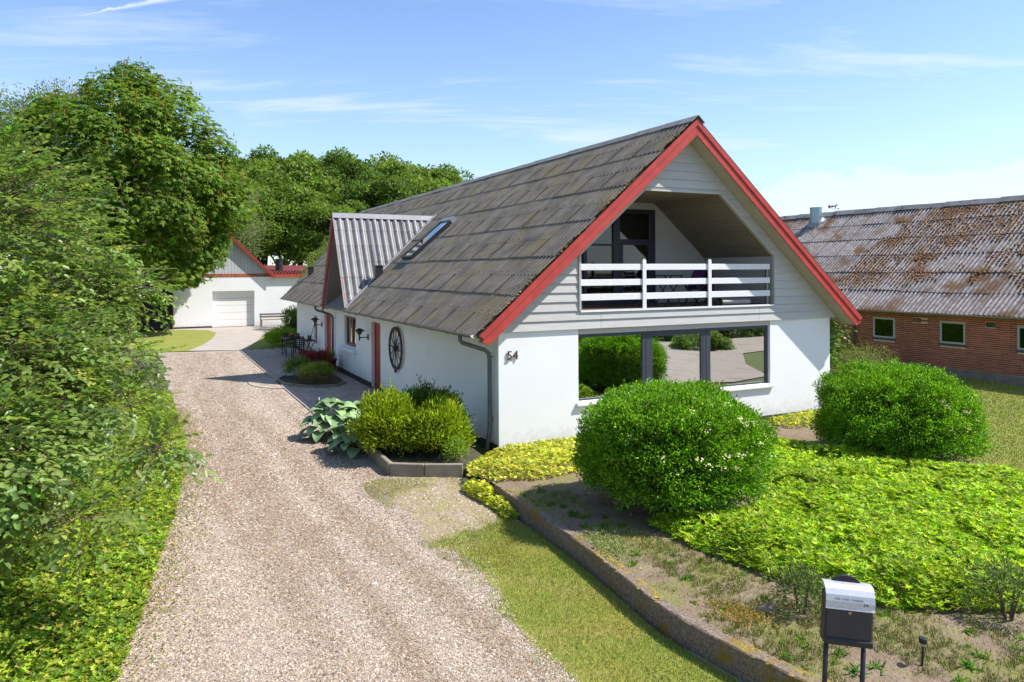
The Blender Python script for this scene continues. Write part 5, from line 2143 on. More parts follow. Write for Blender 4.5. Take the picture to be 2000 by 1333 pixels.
mb.lathe([(0.5, -0.02), (0.29, 0.16), (0.28, 0.16)], (0, 0, 0), 18)
o = mb.build('pipe_flashing', M_FLASH, barn, smooth=True)
o.matrix_local = frame((cu, cv, zc_), ax, ayb, tuple(nB))
# weather vane: horse on a rod with arrow
vane = empty('weather_vane', Lw(BU0 + BRU, 11.0, BRZ + 0.05), YAW, 'small black horse weather vane on the barn ridge by the pipe', 'weather vane')
vane.scale = (0.62, 0.62, 0.62)
mb = MB()
mb.tube([(0, 0, -0.1), (0, 0, 0.30)], 0.012, 6)
mb.build('rod', M_BLACKM, vane)
horse = [(-0.17, 0.14), (-0.15, 0.02), (-0.12, 0.02), (-0.11, 0.12), (0.04, 0.12), (0.06, 0.01), (0.09, 0.01), (0.10, 0.15), (0.15, 0.22), (0.20, 0.20), (0.21, 0.24), (0.16, 0.30), (0.12, 0.30), (0.06, 0.21), (-0.12, 0.22), (-0.19, 0.20), (-0.22, 0.08), (-0.20, 0.08)]
mb = MB()
mb.prism(horse, lambda p, d: (p[0], -p[0] * 0.6 + d, p[1] + 0.28), -0.008, 0.008)
mb.build('horse', M_BLACKM, vane)
mb = MB()
mb.bar((-0.25, 0.15, 0.26), (0.25, -0.15, 0.26), 0.012, 0.012)
mb.prism([(0.22, 0.20), (0.32, 0.26), (0.22, 0.32)], lambda p, d: (p[0], -p[0] * 0.6 + d, p[1]), -0.006, 0.006)
mb.build('arrow', M_BLACKM, vane)
mb = MB()
mb.prism([(-0.36, 0.30), (-0.24, 0.30), (-0.22, 0.48), (-0.30, 0.55), (-0.38, 0.46)], lambda p, d: (p[0], -p[0] * 0.6 + d, p[1]), -0.008, 0.008)
mb.build('tail_plate', mat('faded_red_metal', (0.45, 0.13, 0.09), rough=0.6), vane)

# ------------------------------------------------------------------ clipped round shrubs in the bed
SPR = [(0.085, 0.205, 0.014), (0.14, 0.29, 0.018), (0.055, 0.145, 0.012), (0.19, 0.33, 0.03)]
SPW = [1, 0.9, 0.6, 0.25]
BRX, BRY, BRZ_ = 1.15, 1.10, 1.62
random.seed(61)
geo = shrub_geo(BRX, BRY, BRZ_, 17000, 6, 0.046, 0.024, SPR, SPW, p=2.7, lump=0.085, seed=61, shell=(0.86, 1.07))
fol = np_mesh('foliage', *geo)
geo2 = shrub_geo(1.19, 1.15, 1.62, 15000, 6, 0.044, 0.023, SPR, SPW, p=2.6, lump=0.09, seed=62, shell=(0.86, 1.07))
fol2 = np_mesh('foliage', *geo2)


def flowers(parent, rx, ry, rz_, n, p, sx=0.0):
    D = rand_dirs(n * 4)
    D = D[(D[:, 2] > -0.35) & (D[:, 1] < 0.5) & (D[:, 0] > sx - RNG.random(len(D)))][:n]
    ex = (np.abs(D) ** p).sum(1) ** (-1 / p)
    Q = D * (ex * 1.02)[:, None] * np.array([rx, ry, rz_ * 0.5])
    Q[:, 2] += rz_ * 0.52
    k = 16
    m_ = len(Q)
    S = (Q[:, None, :] + RNG.normal(0, 1, (m_, k, 3)) * np.array([0.035, 0.035, 0.014])).reshape(-1, 3)
    geo_ = leaves(S, rand_dirs(m_ * k, 0.0), np.tile([[0.1, -0.3, 1.0]], (m_ * k, 1)), 0.028, 0.026, mixcols([(0.72, 0.70, 0.60), (0.62, 0.60, 0.50)], [1, 0.6], m_ * k, 0.06, 0.02), fold=0.05)
    tag(link('flower_heads', np_mesh('flower_heads', *geo_), M_LEAF, parent), kind='stuff')


b1 = empty('round_shrub', (2.26, 10.38, float(bedz(2.38, 10.5)) - 0.06), 0.2, 'big clipped round shrub before the wide front window', 'shrub', 'clipped round shrubs in the front bed')
link('foliage', fol, M_LEAF, b1)
core_mesh(BRX, BRY, BRZ_, 2.9, 0.80).build('dark_core', M_CORE, b1)
flowers(b1, BRX, BRY, BRZ_, 75, 2.6)
b2 = empty('round_shrub', (6.76, 13.05, 0.08), 0.1, 'clipped round shrub at the corner by the side lawn and barn', 'shrub', 'clipped round shrubs in the front bed')
link('foliage', fol2, M_LEAF, b2)
core_mesh(1.19, 1.15, 1.62, 2.7, 0.80).build('dark_core', M_CORE, b2)
flowers(b2, 1.19, 1.15, 1.62, 50, 2.55, 0.4)


# ------------------------------------------------------------------ ground cover
def cover(name, poly, n, ht, zf, ln, wd, cols, wts, label, per=6, rim=0.5, seed=3, m=None, whorl=True, mound=0.35, layers=((1.0, 1.0),)):
    P2 = poly_pts(poly, n)
    ed = edge_dist(P2, poly)
    hgt = ht * np.clip(ed / rim, 0.12, 1) ** 0.6 * (1 - mound + 2 * mound * fbm(P2, 1.7, seed)) + RNG.normal(0, 0.012, n)
    lev = RNG.choice([1.0, 0.8, 0.5, 0.25], n, p=[0.5, 0.27, 0.15, 0.08])
    lev = np.where(fbm(P2, 4.5, seed + 90) > 0.63, lev * 0.55, lev)      # hollows
    z = zf(P2[:, 0], P2[:, 1]) + np.maximum(hgt * lev, 0.01)
    C_ = np.column_stack([P2, z])
    tilt = unit(np.column_stack([RNG.normal(0, 0.32, (n, 2)), np.ones(n)]))
    T = unit(np.cross(tilt, RNG.normal(size=(n, 3))))
    B = np.cross(tilt, T)
    ang = RNG.uniform(0, 6.28, n)[:, None] + np.arange(per)[None] * 2 * math.pi / per + RNG.normal(0, 0.2, (n, per))
    A = T[:, None] * np.cos(ang)[..., None] + B[:, None] * np.sin(ang)[..., None] + tilt[:, None] * RNG.uniform(0.05, 0.75, (n, per, 1))
    Nn = np.repeat(tilt[:, None], per, 1) + RNG.normal(0, 0.25, (n, per, 3))
    col = np.repeat(mixcols(cols, wts, n, 0.22) * (0.72 + 0.56 * fbm(P2, 1.1, seed + 60))[:, None], per, 0) * np.exp(RNG.normal(0, 0.1, (n * per, 1)))
    geo_ = leaves(np.repeat(C_, per, 0), A.reshape(-1, 3), Nn.reshape(-1, 3), ln * RNG.uniform(0.7, 1.25, n * per), wd * RNG.uniform(0.75, 1.2, n * per), col, fold=0.15)
    return tag(link(name, np_mesh(name, *geo_), m or M_LEAF), label, 'ground cover', kind='stuff')


GC = [(1.72, 9.62), (1.95, 9.05), (2.25, 8.55), (2.7, 7.95), (3.2, 7.42), (3.75, 7.12), (4.4, 7.05), (5.1, 7.1), (5.5, 7.3), (6.4, 8.7), (7.3, 9.9), (7.95, 10.8), (7.7, 11.6), (7.0, 12.3), (5.9, 12.6), (5.3, 13.2), (4.75, 13.7), (4.1, 13.0), (3.9, 12.1), (3.7, 10.6), (2.8, 9.7)]
YG = [(0.205, 0.325, 0.018), (0.29, 0.40, 0.026), (0.12, 0.225, 0.016), (0.37, 0.45, 0.08)]
cover('yellow_green_ground_cover', GC, 24000, 0.26, bedz, 0.053, 0.024, YG, [1, 1, 0.7, 0.3], 'bright yellow-green leafy ground cover filling the bed behind the mailbox', seed=5, rim=0.35)
EU = [Lw(a, b)[:2] for a, b in [(-1.05, -0.9), (-0.5, -0.45), (0.1, -0.12), (1.6, -0.12), (2.6, -0.3), (2.0, -1.3), (1.2, -2.2), (0.2, -2.5), (-0.55, -2.65), (-1.1, -2.35), (-1.35, -1.7)]]
EY = [(0.42, 0.42, 0.075), (0.28, 0.33, 0.035), (0.14, 0.22, 0.025), (0.50, 0.50, 0.16)]
cover('variegated_ground_cover', EU, 5200, 0.20, bedz, 0.042, 0.021, EY, [1, 0.9, 0.55, 0.5], 'pale yellow variegated ground cover at the foot of the gable', seed=6, rim=0.3)
EU2 = [(-0.62, 11.9), (-0.30, 11.6), (-0.02, 11.0), (0.08, 10.55), (-0.08, 10.42), (-0.28, 10.9), (-0.55, 11.35), (-0.78, 11.75), (-0.8, 12.15)]
cover('trailing_ground_cover', EU2, 1100, 0.20, lambda x, y: np.zeros(len(x)), 0.042, 0.021, EY, [1, 0.9, 0.55, 0.5], 'pale yellow trailing plants spilling over the end of the kerb wall', seed=7, rim=0.15)
EU3 = [Lw(a, b)[:2] for a, b in [(6.6, -0.25), (8.7, -0.3), (8.4, -1.2), (7.3, -1.7), (6.3, -1.3)]]
cover('pale_ground_cover', EU3, 1100, 0.18, bedz, 0.045, 0.022, EY, [1, 0.9, 0.8, 0.3], 'pale ground cover in the gap between the two round shrubs', seed=8, rim=0.3)
# verge weeds under the beech
VW = [Lw(a, b)[:2] for a, b in [(-6.55, -7.2), (-6.32, -5.64), (-5.98, -3.07), (-5.60, 0.19), (-5.38, 4.14), (-5.5, 11.0), (-7.2, 11.0), (-8.2, 4), (-9.6, -1), (-10.2, -7.2)]]
VG = [(0.17, 0.265, 0.03), (0.245, 0.315, 0.037), (0.11, 0.20, 0.027), (0.31, 0.29, 0.075), (0.08, 0.155, 0.03)]
cover('verge_undergrowth', VW, 34000, 0.26, bankz, 0.042, 0.026, VG, [1, 0.9, 0.7, 0.25, 0.35], 'low yellow-green undergrowth along the left edge of the gravel', per=5, seed=9, rim=1.1, mound=0.45)
VW2 = [Lw(a, b)[:2] for a, b in [(-6.55, -7.2), (-6.32, -5.64), (-5.98, -3.07), (-5.62, 0.19), (-6.9, 0.2), (-7.6, -3.0), (-8.6, -7.2)]]
cover('near_undergrowth', VW2, 9000, 0.24, bankz, 0.042, 0.026, VG, [1, 0.9, 0.7, 0.25, 0.35], 'fresh green undergrowth on the bank at the bottom left of the photo', per=5, seed=29, rim=0.9, mound=0.45)
# weedy fringe creeping out over the gravel edge
fr = np.array([Lw(a, b)[:2] for a, b in ragged(DRIVE_L[1:6], 0.0, 0.03, 4)])
Q = fr[RNG.integers(0, len(fr), 5200)] + RNG.normal(0, 1, (5200, 2)) * np.array([0.24, 0.15])
n = len(Q)
geo = leaves(np.column_stack([Q, RNG.uniform(0.0, 0.05, n)]), rand_dirs(n, 0.4), rand_dirs(n, 1.2), RNG.uniform(0.02, 0.045, n), 0.02, mixcols([(0.20, 0.20, 0.035), (0.13, 0.18, 0.025), (0.28, 0.20, 0.06)], [1, 1, 0.5], n))
tag(link('edge_weeds', np_mesh('edge_weeds', *geo), M_LEAF), 'thin weeds creeping over the left gravel edge', 'weeds', kind='stuff')


# ------------------------------------------------------------------ gravel stones and grass
def stones(name, P2, rad, cols, label, z=0.0):
    n = len(P2)
    base = np.array([[1, 0, 0], [-1, 0, 0], [0, 1, 0], [0, -1, 0], [0, 0, 0.75], [0, 0, -0.6]], float)
    tri = np.array([[0, 2, 4], [2, 1, 4], [1, 3, 4], [3, 0, 4]])
    a = RNG.uniform(0, 6.28, n)
    c, s = np.cos(a)[:, None], np.sin(a)[:, None]
    sx = RNG.uniform(0.7, 1.35, (n, 1))
    B = base[None, :5] * np.stack([sx, 1 / sx, np.ones((n, 1))], 2)
    B = B + RNG.normal(0, 0.2, B.shape)
    X = B[..., 0] * c - B[..., 1] * s
    Y = B[..., 0] * s + B[..., 1] * c
    V = np.stack([X, Y, B[..., 2]], 2) * rad[:, None, None]
    V[..., 0] += P2[:, :1]
    V[..., 1] += P2[:, 1:2]
    V[..., 2] += z + 0.002
    F = (np.arange(n)[:, None, None] * 5 + tri[None]).reshape(-1, 3)
    return tag(link(name, np_mesh(name, V.reshape(-1, 3), F, np.repeat(cols, 5, 0)), M_STONE), label, 'gravel', kind='stuff')


GRP = [(-5.0, 3.6), (-3.45, 6.4), (-4.3, 8.85), (-5.35, 11.95), (-6.9, 15.5), (-8.6, 18.9), (-10.3, 22.4), (-13.0, 27.5), (-15.4, 32.2), (-12.3, 33.0), (-9.0, 26.4), (-6.8, 21.9), (-4.9, 18.0), (-3.7, 15.2), (-3.3, 14.1), (-2.8, 13.5), (-2.15, 12.75), (-0.9, 12.65), (-0.45, 11.5), (-0.2, 10.9), (-0.4, 9.5), (0.05, 7.4), (0.62, 6.3), (1.3, 5.2), (2.2, 4.3), (2, 3.6)]
P2 = poly_pts(GRP, 560000)
d = np.hypot(P2[:, 0], P2[:, 1])
ul, vl = to_local(P2[:, 0], P2[:, 1])
patch = in_poly(P2, [(-2.4, 12.7), (-0.9, 12.7), (-0.3, 11.0), (0.2, 9.6), (-0.4, 8.6), (-1.1, 9.3), (-1.5, 10.2), (-1.9, 11.1), (-2.5, 12.0)])
mossy = patch & (fbm(P2, 0.9, 33) > 0.46)
keep = RNG.random(len(P2)) < np.clip((6.8 / d) ** 1.55, 0, 1) * np.where(mossy, 0.22, np.where(patch, 0.5, 1.0))
P2, ul, vl = P2[keep], ul[keep], vl[keep]
n = len(P2)
bend = ul + 0.35 * np.sin(vl * 0.22)
track = 0.55 * fbm(np.stack([bend * 1.3, vl * 0.07], 1), 1.8, 14) + 0.22
for c_ in (-5.05, -3.55, -4.35):
    track = track + 0.36 * np.exp(-((bend - c_ + 0.12 * np.sin(vl * 0.6 + c_)) / 0.24) ** 2) * (0.4 + fbm(np.stack([vl, ul * 3], 1), 0.5, 19))
big = fbm(P2, 0.6, 18)
tone = np.clip((track - 0.40) * 3.4 + (big - 0.5) * 0.8, 0, 1)[:, None]
pale = mixcols([(0.44, 0.365, 0.30), (0.37, 0.30, 0.24), (0.52, 0.46, 0.40), (0.27, 0.205, 0.155), (0.17, 0.135, 0.11)], [1, 1, 0.6, 0.5, 0.25], n, 0.13, 0.025)
dark = mixcols([(0.29, 0.215, 0.15), (0.225, 0.16, 0.11), (0.40, 0.33, 0.27), (0.15, 0.10, 0.075)], [1, 1, 0.35, 0.5], n, 0.14, 0.025)
pick = RNG.random((n, 1)) < (0.15 + 0.75 * tone)
stones('gravel_stones', P2, RNG.gamma(5, 0.00125, n) * np.clip(np.hypot(P2[:, 0], P2[:, 1]) / 9, 0.9, 1.55) + 0.0033, np.where(pick, dark, pale) * np.array([1.03, 1.0, 0.93]), 'loose pinkish pebbles covering the near drive')


def blades(name, P2, z, h, w, cols, label, cat='grass', lean=0.45):
    n = len(P2)
    base = np.column_stack([P2, np.broadcast_to(z, (n,))])
    a = RNG.uniform(0, 6.28, n)
    side = np.stack([np.cos(a), np.sin(a), np.zeros(n)], 1)
    b = a + math.pi / 2 + RNG.normal(0, 0.5, n)
    ln = np.stack([np.cos(b), np.sin(b), np.zeros(n)], 1) * RNG.normal(0, lean, (n, 1)) + np.array([0, 0, 1.0])
    tip = base + unit(ln) * np.broadcast_to(h, (n,))[:, None]
    wv = np.broadcast_to(w, (n,))[:, None]
    V = np.stack([base - side * wv, base + side * wv, tip], 1).reshape(-1, 3)
    F = np.arange(n * 3).reshape(-1, 3)
    return tag(link(name, np_mesh(name, V, F, np.repeat(cols, 3, 0)), M_GRASSB), label, cat, kind='stuff')


LG = [(0.24, 0.32, 0.035), (0.33, 0.36, 0.05), (0.17, 0.28, 0.03), (0.42, 0.36, 0.11)]
P2 = poly_pts(strip_poly, 75000)
ed = edge_dist(P2, STRIP_L, closed=False)
keep = RNG.random(len(P2)) < np.clip(0.25 + ed * 2.2, 0, 1)
P2 = P2[keep]
fb = fbm(P2, 1.3, 40)[:, None]
cg = mixcols(LG, [1, 0.8, 0.9, 0.4], len(P2), 0.2)
cg2 = mixcols([(0.42, 0.34, 0.06), (0.48, 0.36, 0.10), (0.30, 0.29, 0.05)], [1, 0.7, 0.7], len(P2), 0.2)
blades('lawn_grass', P2, 0.004, RNG.gamma(6, 0.0042, len(P2)), 0.0028, np.where(RNG.random((len(P2), 1)) < (fb - 0.3) * 1.6, cg2, cg), 'short mossy grass on the strip beside the kerb wall')
# patchy grass and moss growing through the gravel before the kerb
PATCH = [(-2.3, 12.6), (-0.95, 12.62), (-0.45, 11.3), (-0.05, 10.5), (0.3, 9.7), (0.0, 8.9), (-0.45, 8.7), (-1.0, 9.2), (-1.35, 9.9), (-1.75, 10.8), (-2.3, 11.7), (-2.55, 12.3)]
DRYP = [(-2.35, 12.62), (-0.9, 12.66), (-0.4, 11.3), (0.0, 10.5), (0.1, 10.0), (-0.5, 9.5), (-0.95, 9.35), (-1.25, 10.1), (-1.6, 10.9), (-2.1, 11.7), (-2.4, 12.2)]
sheet('dry_verge', [tuple(q) for q in np.array(ragged(DRYP + DRYP[:1], 0.07, 0.15, 17))[:-1]], 0.003, mat('dry_mossy_grit', (0.33, 0.255, 0.185), (0.27, 0.235, 0.11), 3.0, 0.95, bump=0.012, bscale=60, c3=(0.27, 0.26, 0.07), s3=2.2, lo3=0.50, hi3=0.70), 'dry mossy patch of grit between the corner bed and the kerb wall', 'ground', local=False)
P2 = poly_pts(PATCH, 60000)
keep = (fbm(P2, 0.9, 33) + 0.35 * fbm(P2, 5, 34)) > 0.655 + RNG.normal(0, 0.07, len(P2))
P2 = P2[keep & (RNG.random(len(P2)) < 0.55)]
blades('patchy_grass', P2, 0.0, RNG.gamma(5, 0.0045, len(P2)), 0.0035, mixcols([(0.22, 0.26, 0.03), (0.30, 0.26, 0.06), (0.36, 0.28, 0.11), (0.16, 0.24, 0.025)], [1, 1, 0.7, 0.6], len(P2)), 'thin patches of grass growing through gravel near the kerb wall')
bl = np.array(ragged([(-0.1, 10.65), (-0.45, 10.15), (-1.06, 9.55), (-0.62, 9.2), (-0.30, 8.55), (-0.10, 7.75), (0.08, 7.2), (0.36, 6.75), (0.62, 6.30), (0.95, 5.75)], 0.0, 0.02, 2))
P2 = bl[RNG.integers(0, len(bl), 9000)] + RNG.normal(0, 0.13, (9000, 2))
P2 = P2[fbm(P2, 2.5, 61) > 0.45]
blades('lawn_edge_grass', P2, 0.0, RNG.gamma(5, 0.005, len(P2)), 0.003, mixcols(LG, [1, 1, 0.7, 0.6], len(P2)), 'loose grass along the ragged edge between lawn strip and gravel')
# side lawn
SL_ = [Lw(a, b)[:2] for a, b in LAWN_R]
P2 = poly_pts(SL_, 260000)
inv = (P2[:, 0] / P2[:, 1] < 0.74) & (P2[:, 0] / P2[:, 1] > 0.44) & (P2[:, 1] > 9)
P2 = P2[inv][:90000]
u_, v_ = to_local(P2[:, 0], P2[:, 1])
stripe = (fbm(np.stack([u_ * 0.5, v_ * 1.6], 1), 1.0, 45))[:, None]
blades('side_lawn_grass', P2, 0.004, RNG.gamma(6, 0.005, len(P2)), 0.006, np.where(RNG.random((len(P2), 1)) < (stripe - 0.25) * 1.5, mixcols([(0.46, 0.39, 0.10), (0.34, 0.33, 0.065)], [1, 1], len(P2)), mixcols(LG, [1, 0.7, 1, 0.2], len(P2))), 'mown grass of the side lawn by the barn')

# weeds, moss and tufts on the bare soil of the bed
SO = [(0.0, 11.0), (0.95, 9.1), (1.55, 7.5), (2.0, 6.6), (2.55, 5.95), (3.4, 5.35), (5.0, 4.9), (6.2, 6.6), (5.2, 7.0), (4.2, 7.0), (3.3, 7.3), (2.5, 8.1), (1.9, 9.0), (1.4, 9.6), (1.0, 10.4), (0.8, 11.3)]
P2 = poly_pts(SO, 110000)
keep = (fbm(P2, 1.4, 51) + 0.45 * fbm(P2, 6, 52)) > 0.60 + RNG.normal(0, 0.06, len(P2))
P2 = P2[keep]
blades('bed_grass', P2, bedz(P2[:, 0], P2[:, 1]) - 0.005, RNG.gamma(3, 0.0085, len(P2)), 0.0042, mixcols([(0.21, 0.26, 0.04), (0.31, 0.27, 0.08), (0.36, 0.28, 0.13), (0.16, 0.24, 0.035)], [1, 0.9, 0.8, 0.6], len(P2)), 'sparse grass and moss on the bare bed soil')
P2 = poly_pts(SO, 110)
n = len(P2)
k = 26
Cc = np.repeat(np.column_stack([P2, bedz(P2[:, 0], P2[:, 1])]), k, 0)
sz = np.repeat(RNG.uniform(0.35, 1.3, n), k)
A = rand_dirs(n * k, 0.45)
A[:, 2] = np.abs(A[:, 2])
geo = leaves(Cc + RNG.normal(0, 0.02, Cc.shape) * np.array([1, 1, 0.3]), A, rand_dirs(n * k, 1.5), 0.075 * sz * RNG.uniform(0.5, 1.2, n * k), 0.016 * sz, np.repeat(mixcols([(0.085, 0.19, 0.025), (0.13, 0.22, 0.03), (0.06, 0.14, 0.025)], [1, 0.8, 0.6], n, 0.15), k, 0), kind='oval', fold=0.12, droop=0.25)
tag(link('bed_weeds', np_mesh('bed_weeds', *geo), M_LEAF), 'leafy weed tufts scattered over the bare bed soil', 'weeds', kind='stuff')
# grey-green sedum cushion spilling on the kerb
P2 = np.array([1.12, 8.78]) + RNG.normal(0, 1, (1500, 2)) @ np.array([[0.10, -0.22], [0.10, 0.06]])
n = len(P2)
ins = (P2[:, 0] - 0.79) * 0.8 + (P2[:, 1] - 8.98) * 0.37 > 0.03
P2 = P2[ins]
n = len(P2)
geo = leaves(np.column_stack([P2, bedz(P2[:, 0], P2[:, 1]) + RNG.uniform(0.0, 0.07, n)]), rand_dirs(n, 0.8), rand_dirs(n, 0.6), 0.032, 0.014, mixcols([(0.20, 0.25, 0.13), (0.27, 0.31, 0.20), (0.15, 0.20, 0.07)], [1, 0.8, 0.7], n))
tag(link('sedum_cushion', np_mesh('sedum_cushion', *geo), M_LEAF), 'grey-green sedum cushion spilling against the kerb wall', 'ground cover', kind='stuff')
P2 = np.array([2.15, 7.05]) + RNG.normal(0, 1, (900, 2)) @ np.array([[0.10, -0.12], [0.10, 0.06]])
n = len(P2)
geo = leaves(np.column_stack([P2, bedz(P2[:, 0], P2[:, 1]) + RNG.uniform(0.0, 0.05, n)]), rand_dirs(n, 0.8), rand_dirs(n, 0.6), 0.03, 0.014, mixcols([(0.30, 0.21, 0.08), (0.24, 0.19, 0.06), (0.20, 0.20, 0.05)], [1, 0.8, 0.5], n))
tag(link('ochre_sedum', np_mesh('ochre_sedum', *geo), M_LEAF), 'ochre dry sedum patch near the kerb wall before the mailbox', 'ground cover', kind='stuff')

for (x, y), s, lab in (((2.78, 7.12), 0.30, 'small dark-leaved bush left of the mailbox'), ((4.68, 6.98), 0.36, 'grey-leaved small bush at the right edge of the bed')):
    shrub('small_shrub', (x, y, float(bedz(x, y))), shrub_geo(s, s, s * 1.35, 260, 6, 0.035, 0.017, [(0.075, 0.12, 0.045), (0.12, 0.16, 0.07), (0.05, 0.08, 0.03)], [1, 0.8, 0.5], p=2.0, lump=0.25, shell=(0.45, 1.05), seed=int(x * 7)), lab, h=s)

# ------------------------------------------------------------------ corner bed: kerb blocks, thuja, hostas
cb = empty('corner_bed', (-2.0, 13.5, 0), 0, 'small raised bed edged with concrete blocks at the house corner', 'planting bed')
CBP = [(-2.74, 14.15), (-2.12, 12.80), (-1.52, 12.72), (-0.86, 12.72)]
for (a, b), (c, d) in zip(CBP[:-1], CBP[1:]):
    mb = MB()
    L_ = math.hypot(c - a, d - b)
    mb.bar((a + 2.0, b - 13.5, 0.10), (c + 2.0 - 0.006 * (c - a) / L_, d - 13.5 - 0.006 * (d - b) / L_, 0.10), 0.09, 0.25)
    mb.build('kerb_block', M_CONC, cb, bevel=0.01)
mb = MB()
mb.prism([(a + 2.0, b - 13.5) for a, b in [(-2.7, 14.15), (-2.1, 12.84), (-0.86, 12.76), (-0.45, 13.4), (-0.9, 14.6), (-2.2, 16.2), (-3.4, 16.4), (-3.9, 15.8), (-3.2, 14.6)]], uv, -0.02, 0.12)
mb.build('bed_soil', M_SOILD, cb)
TY = [(0.19, 0.27, 0.016), (0.27, 0.335, 0.024), (0.10, 0.17, 0.014), (0.06, 0.10, 0.014)]
TG = [(0.045, 0.10, 0.018), (0.065, 0.13, 0.02), (0.035, 0.075, 0.018)]
for (x, y), r, cols, lab in (((-2.38, 13.95), (0.52, 0.55, 1.05), TY, 'golden dwarf thuja at the left of the corner bed'), ((-1.48, 13.85), (0.56, 0.52, 0.88), TY, 'golden dwarf thuja next to the downpipe in the corner bed'),
                             ((-1.75, 14.5), (0.66, 0.5, 1.02), TG, 'dark green dwarf conifer behind the golden thujas')):
    shrub('dwarf_conifer', (x, y, 0.08), shrub_geo(*r, 2600, 6, 0.085, 0.024, cols, [1, 0.7, 0.7, 0.25][:len(cols)], p=2.2, lump=0.30, shell=(0.72, 1.06), up=0.6, seed=int(abs(x * 10)), spread=0.45), lab, 'shrub', 'dwarf conifers in the corner bed', core=(*r, 2.2, 0.78))
# hosta: big ribbed leaves, each a part
hosta_l = bpy.data.meshes.new('leaf')
V, F = [], []
NR, NC = 6, 6
for i in range(NR + 1):
    t = i / NR
    w = 0.5 * math.sin(math.pi * min(1, t * 0.89 + 0.105)) ** 0.62 * (1 - 0.15 * t)
    for j in range(NC + 1):
        s = (j / NC - 0.5) * 2
        V.append((w * s * 0.95, t, 0.16 * math.sin(t * 2.4) - 0.24 * t * t + 0.13 * (abs(s) ** 1.3) * (w / 0.5) - 0.012 * (j % 2)))
for i in range(NR):
    for j in range(NC):
        a = i * (NC + 1) + j
        F.append((a, a + 1, a + NC + 2, a + NC + 1))
hosta_l.from_pydata(V, [], F)
hosta_l.polygons.foreach_set('use_smooth', [True] * len(F))
hosta_l.materials.append(mat('hosta_leaf', (0.20, 0.32, 0.11), (0.27, 0.39, 0.17), 6, 0.38, rnd=0.28, spec=0.5))
rh = random.Random(12)
for hx, hy, nlv, sc, lab in ((-3.04, 14.55, 58, 1.02, 'broad-leaved blue-green hosta by the gravel, nearest of the clumps'), (-3.85, 15.75, 52, 1.1, 'blue-green hosta clump behind the nearest one'), (-3.15, 16.3, 40, 1.1, 'hosta clump tucked behind the golden thuja')):
    ho = empty('hosta', (hx, hy, 0.04), 0, lab, 'plant', 'hostas at the drive edge')
    for k in range(nlv):
        a = k * 2.399
        rr_ = (k / nlv) ** 0.6
        o = link('leaf', hosta_l, None, ho)
        ln = rh.uniform(0.24, 0.34) * sc
        d0 = rr_ * 0.42 * sc
        o.location = (d0 * math.cos(a), d0 * math.sin(a), (0.62 - 0.48 * rr_ ** 1.6) * sc + rh.gauss(0, 0.03))
        o.rotation_euler = (rh.gauss(0.25 - 0.75 * rr_, 0.15), rh.gauss(0, 0.18), a - math.pi / 2 + rh.gauss(0, 0.3))
        o.scale = (ln, ln, ln)
    mb = MB()
    for k in range(16):
        a = k * 2.399
        mb.tube([(0.04 * math.cos(a), 0.04 * math.sin(a), -0.05), (0.25 * math.cos(a), 0.25 * math.sin(a), 0.42)], [0.008, 0.005], 5)
    mb.build('stems', mat('pale_stem', (0.12, 0.17, 0.06)), ho)
shrub('fresh_weed_plant', (-1.02, 13.25, 0.08), shrub_geo(0.22, 0.20, 0.42, 120, 6, 0.06, 0.02, [(0.12, 0.22, 0.03), (0.18, 0.27, 0.05)], [1, 1], p=2, shell=(0.3, 1.05), seed=3), 'fresh green weed at the right end of the corner bed', 'plant', h=0.3)

# ------------------------------------------------------------------ patio plants and furniture
shrub('patio_shrub', Lw(-1.62, 12.1, 0.05), shrub_geo(0.48, 0.55, 0.62, 700, 6, 0.05, 0.022, [(0.09, 0.15, 0.03), (0.14, 0.20, 0.045), (0.05, 0.09, 0.02)], [1, 0.8, 0.7], p=2.1, lump=0.25, shell=(0.55, 1.05), seed=71), 'dark leafy shrub at the back of the patio bed', h=0.4)
shrub('patio_shrub', Lw(-1.38, 10.55, 0.05), shrub_geo(0.50, 0.60, 0.62, 800, 6, 0.05, 0.022, [(0.17, 0.24, 0.05), (0.22, 0.28, 0.07), (0.10, 0.15, 0.03)], [1, 0.8, 0.6], p=2.1, lump=0.2, shell=(0.6, 1.05), cut=0.22, seed=72), 'pale green shrub at the front of the patio bed', h=0.4)
shrub('heather', Lw(-1.42, 10.25, 0.05), shrub_geo(0.58, 0.48, 0.36, 700, 5, 0.04, 0.012, [(0.13, 0.055, 0.04), (0.10, 0.075, 0.035), (0.17, 0.07, 0.05)], [1, 1, 0.5], p=2.1, lump=0.2, shell=(0.6, 1.05), seed=73), 'reddish low heather under the pale green patio shrub', 'plant', h=0.2)
shrub('red_maple_shrub', Lw(-0.98, 12.45, 0.05), shrub_geo(0.55, 0.55, 0.82, 900, 6, 0.055, 0.018, [(0.17, 0.022, 0.035), (0.12, 0.018, 0.028), (0.24, 0.04, 0.05)], [1, 0.8, 0.4], p=2.0, lump=0.25, shell=(0.5, 1.05), up=0.0, seed=74), 'dark red leaved maple shrub in the patio bed', h=0.5)
pot = empty('plant_pot', Lw(-0.52, 13.2, 0.022), YAW, 'large black round plant pot beside the downpipe', 'pot')
mb = MB()
mb.lathe([(0.25, 0), (0.34, 0.08), (0.39, 0.40), (0.41, 0.42), (0.41, 0.46), (0.37, 0.46), (0.36, 0.40)], (0, 0, 0), 22)
mb.build('pot_body', M_BLACKM, pot, smooth=True)
mb = MB()
mb.lathe([(0.36, 0.39), (0.2, 0.42)], (0, 0, 0), 16)
mb.build('pot_soil', M_SOILD, pot)
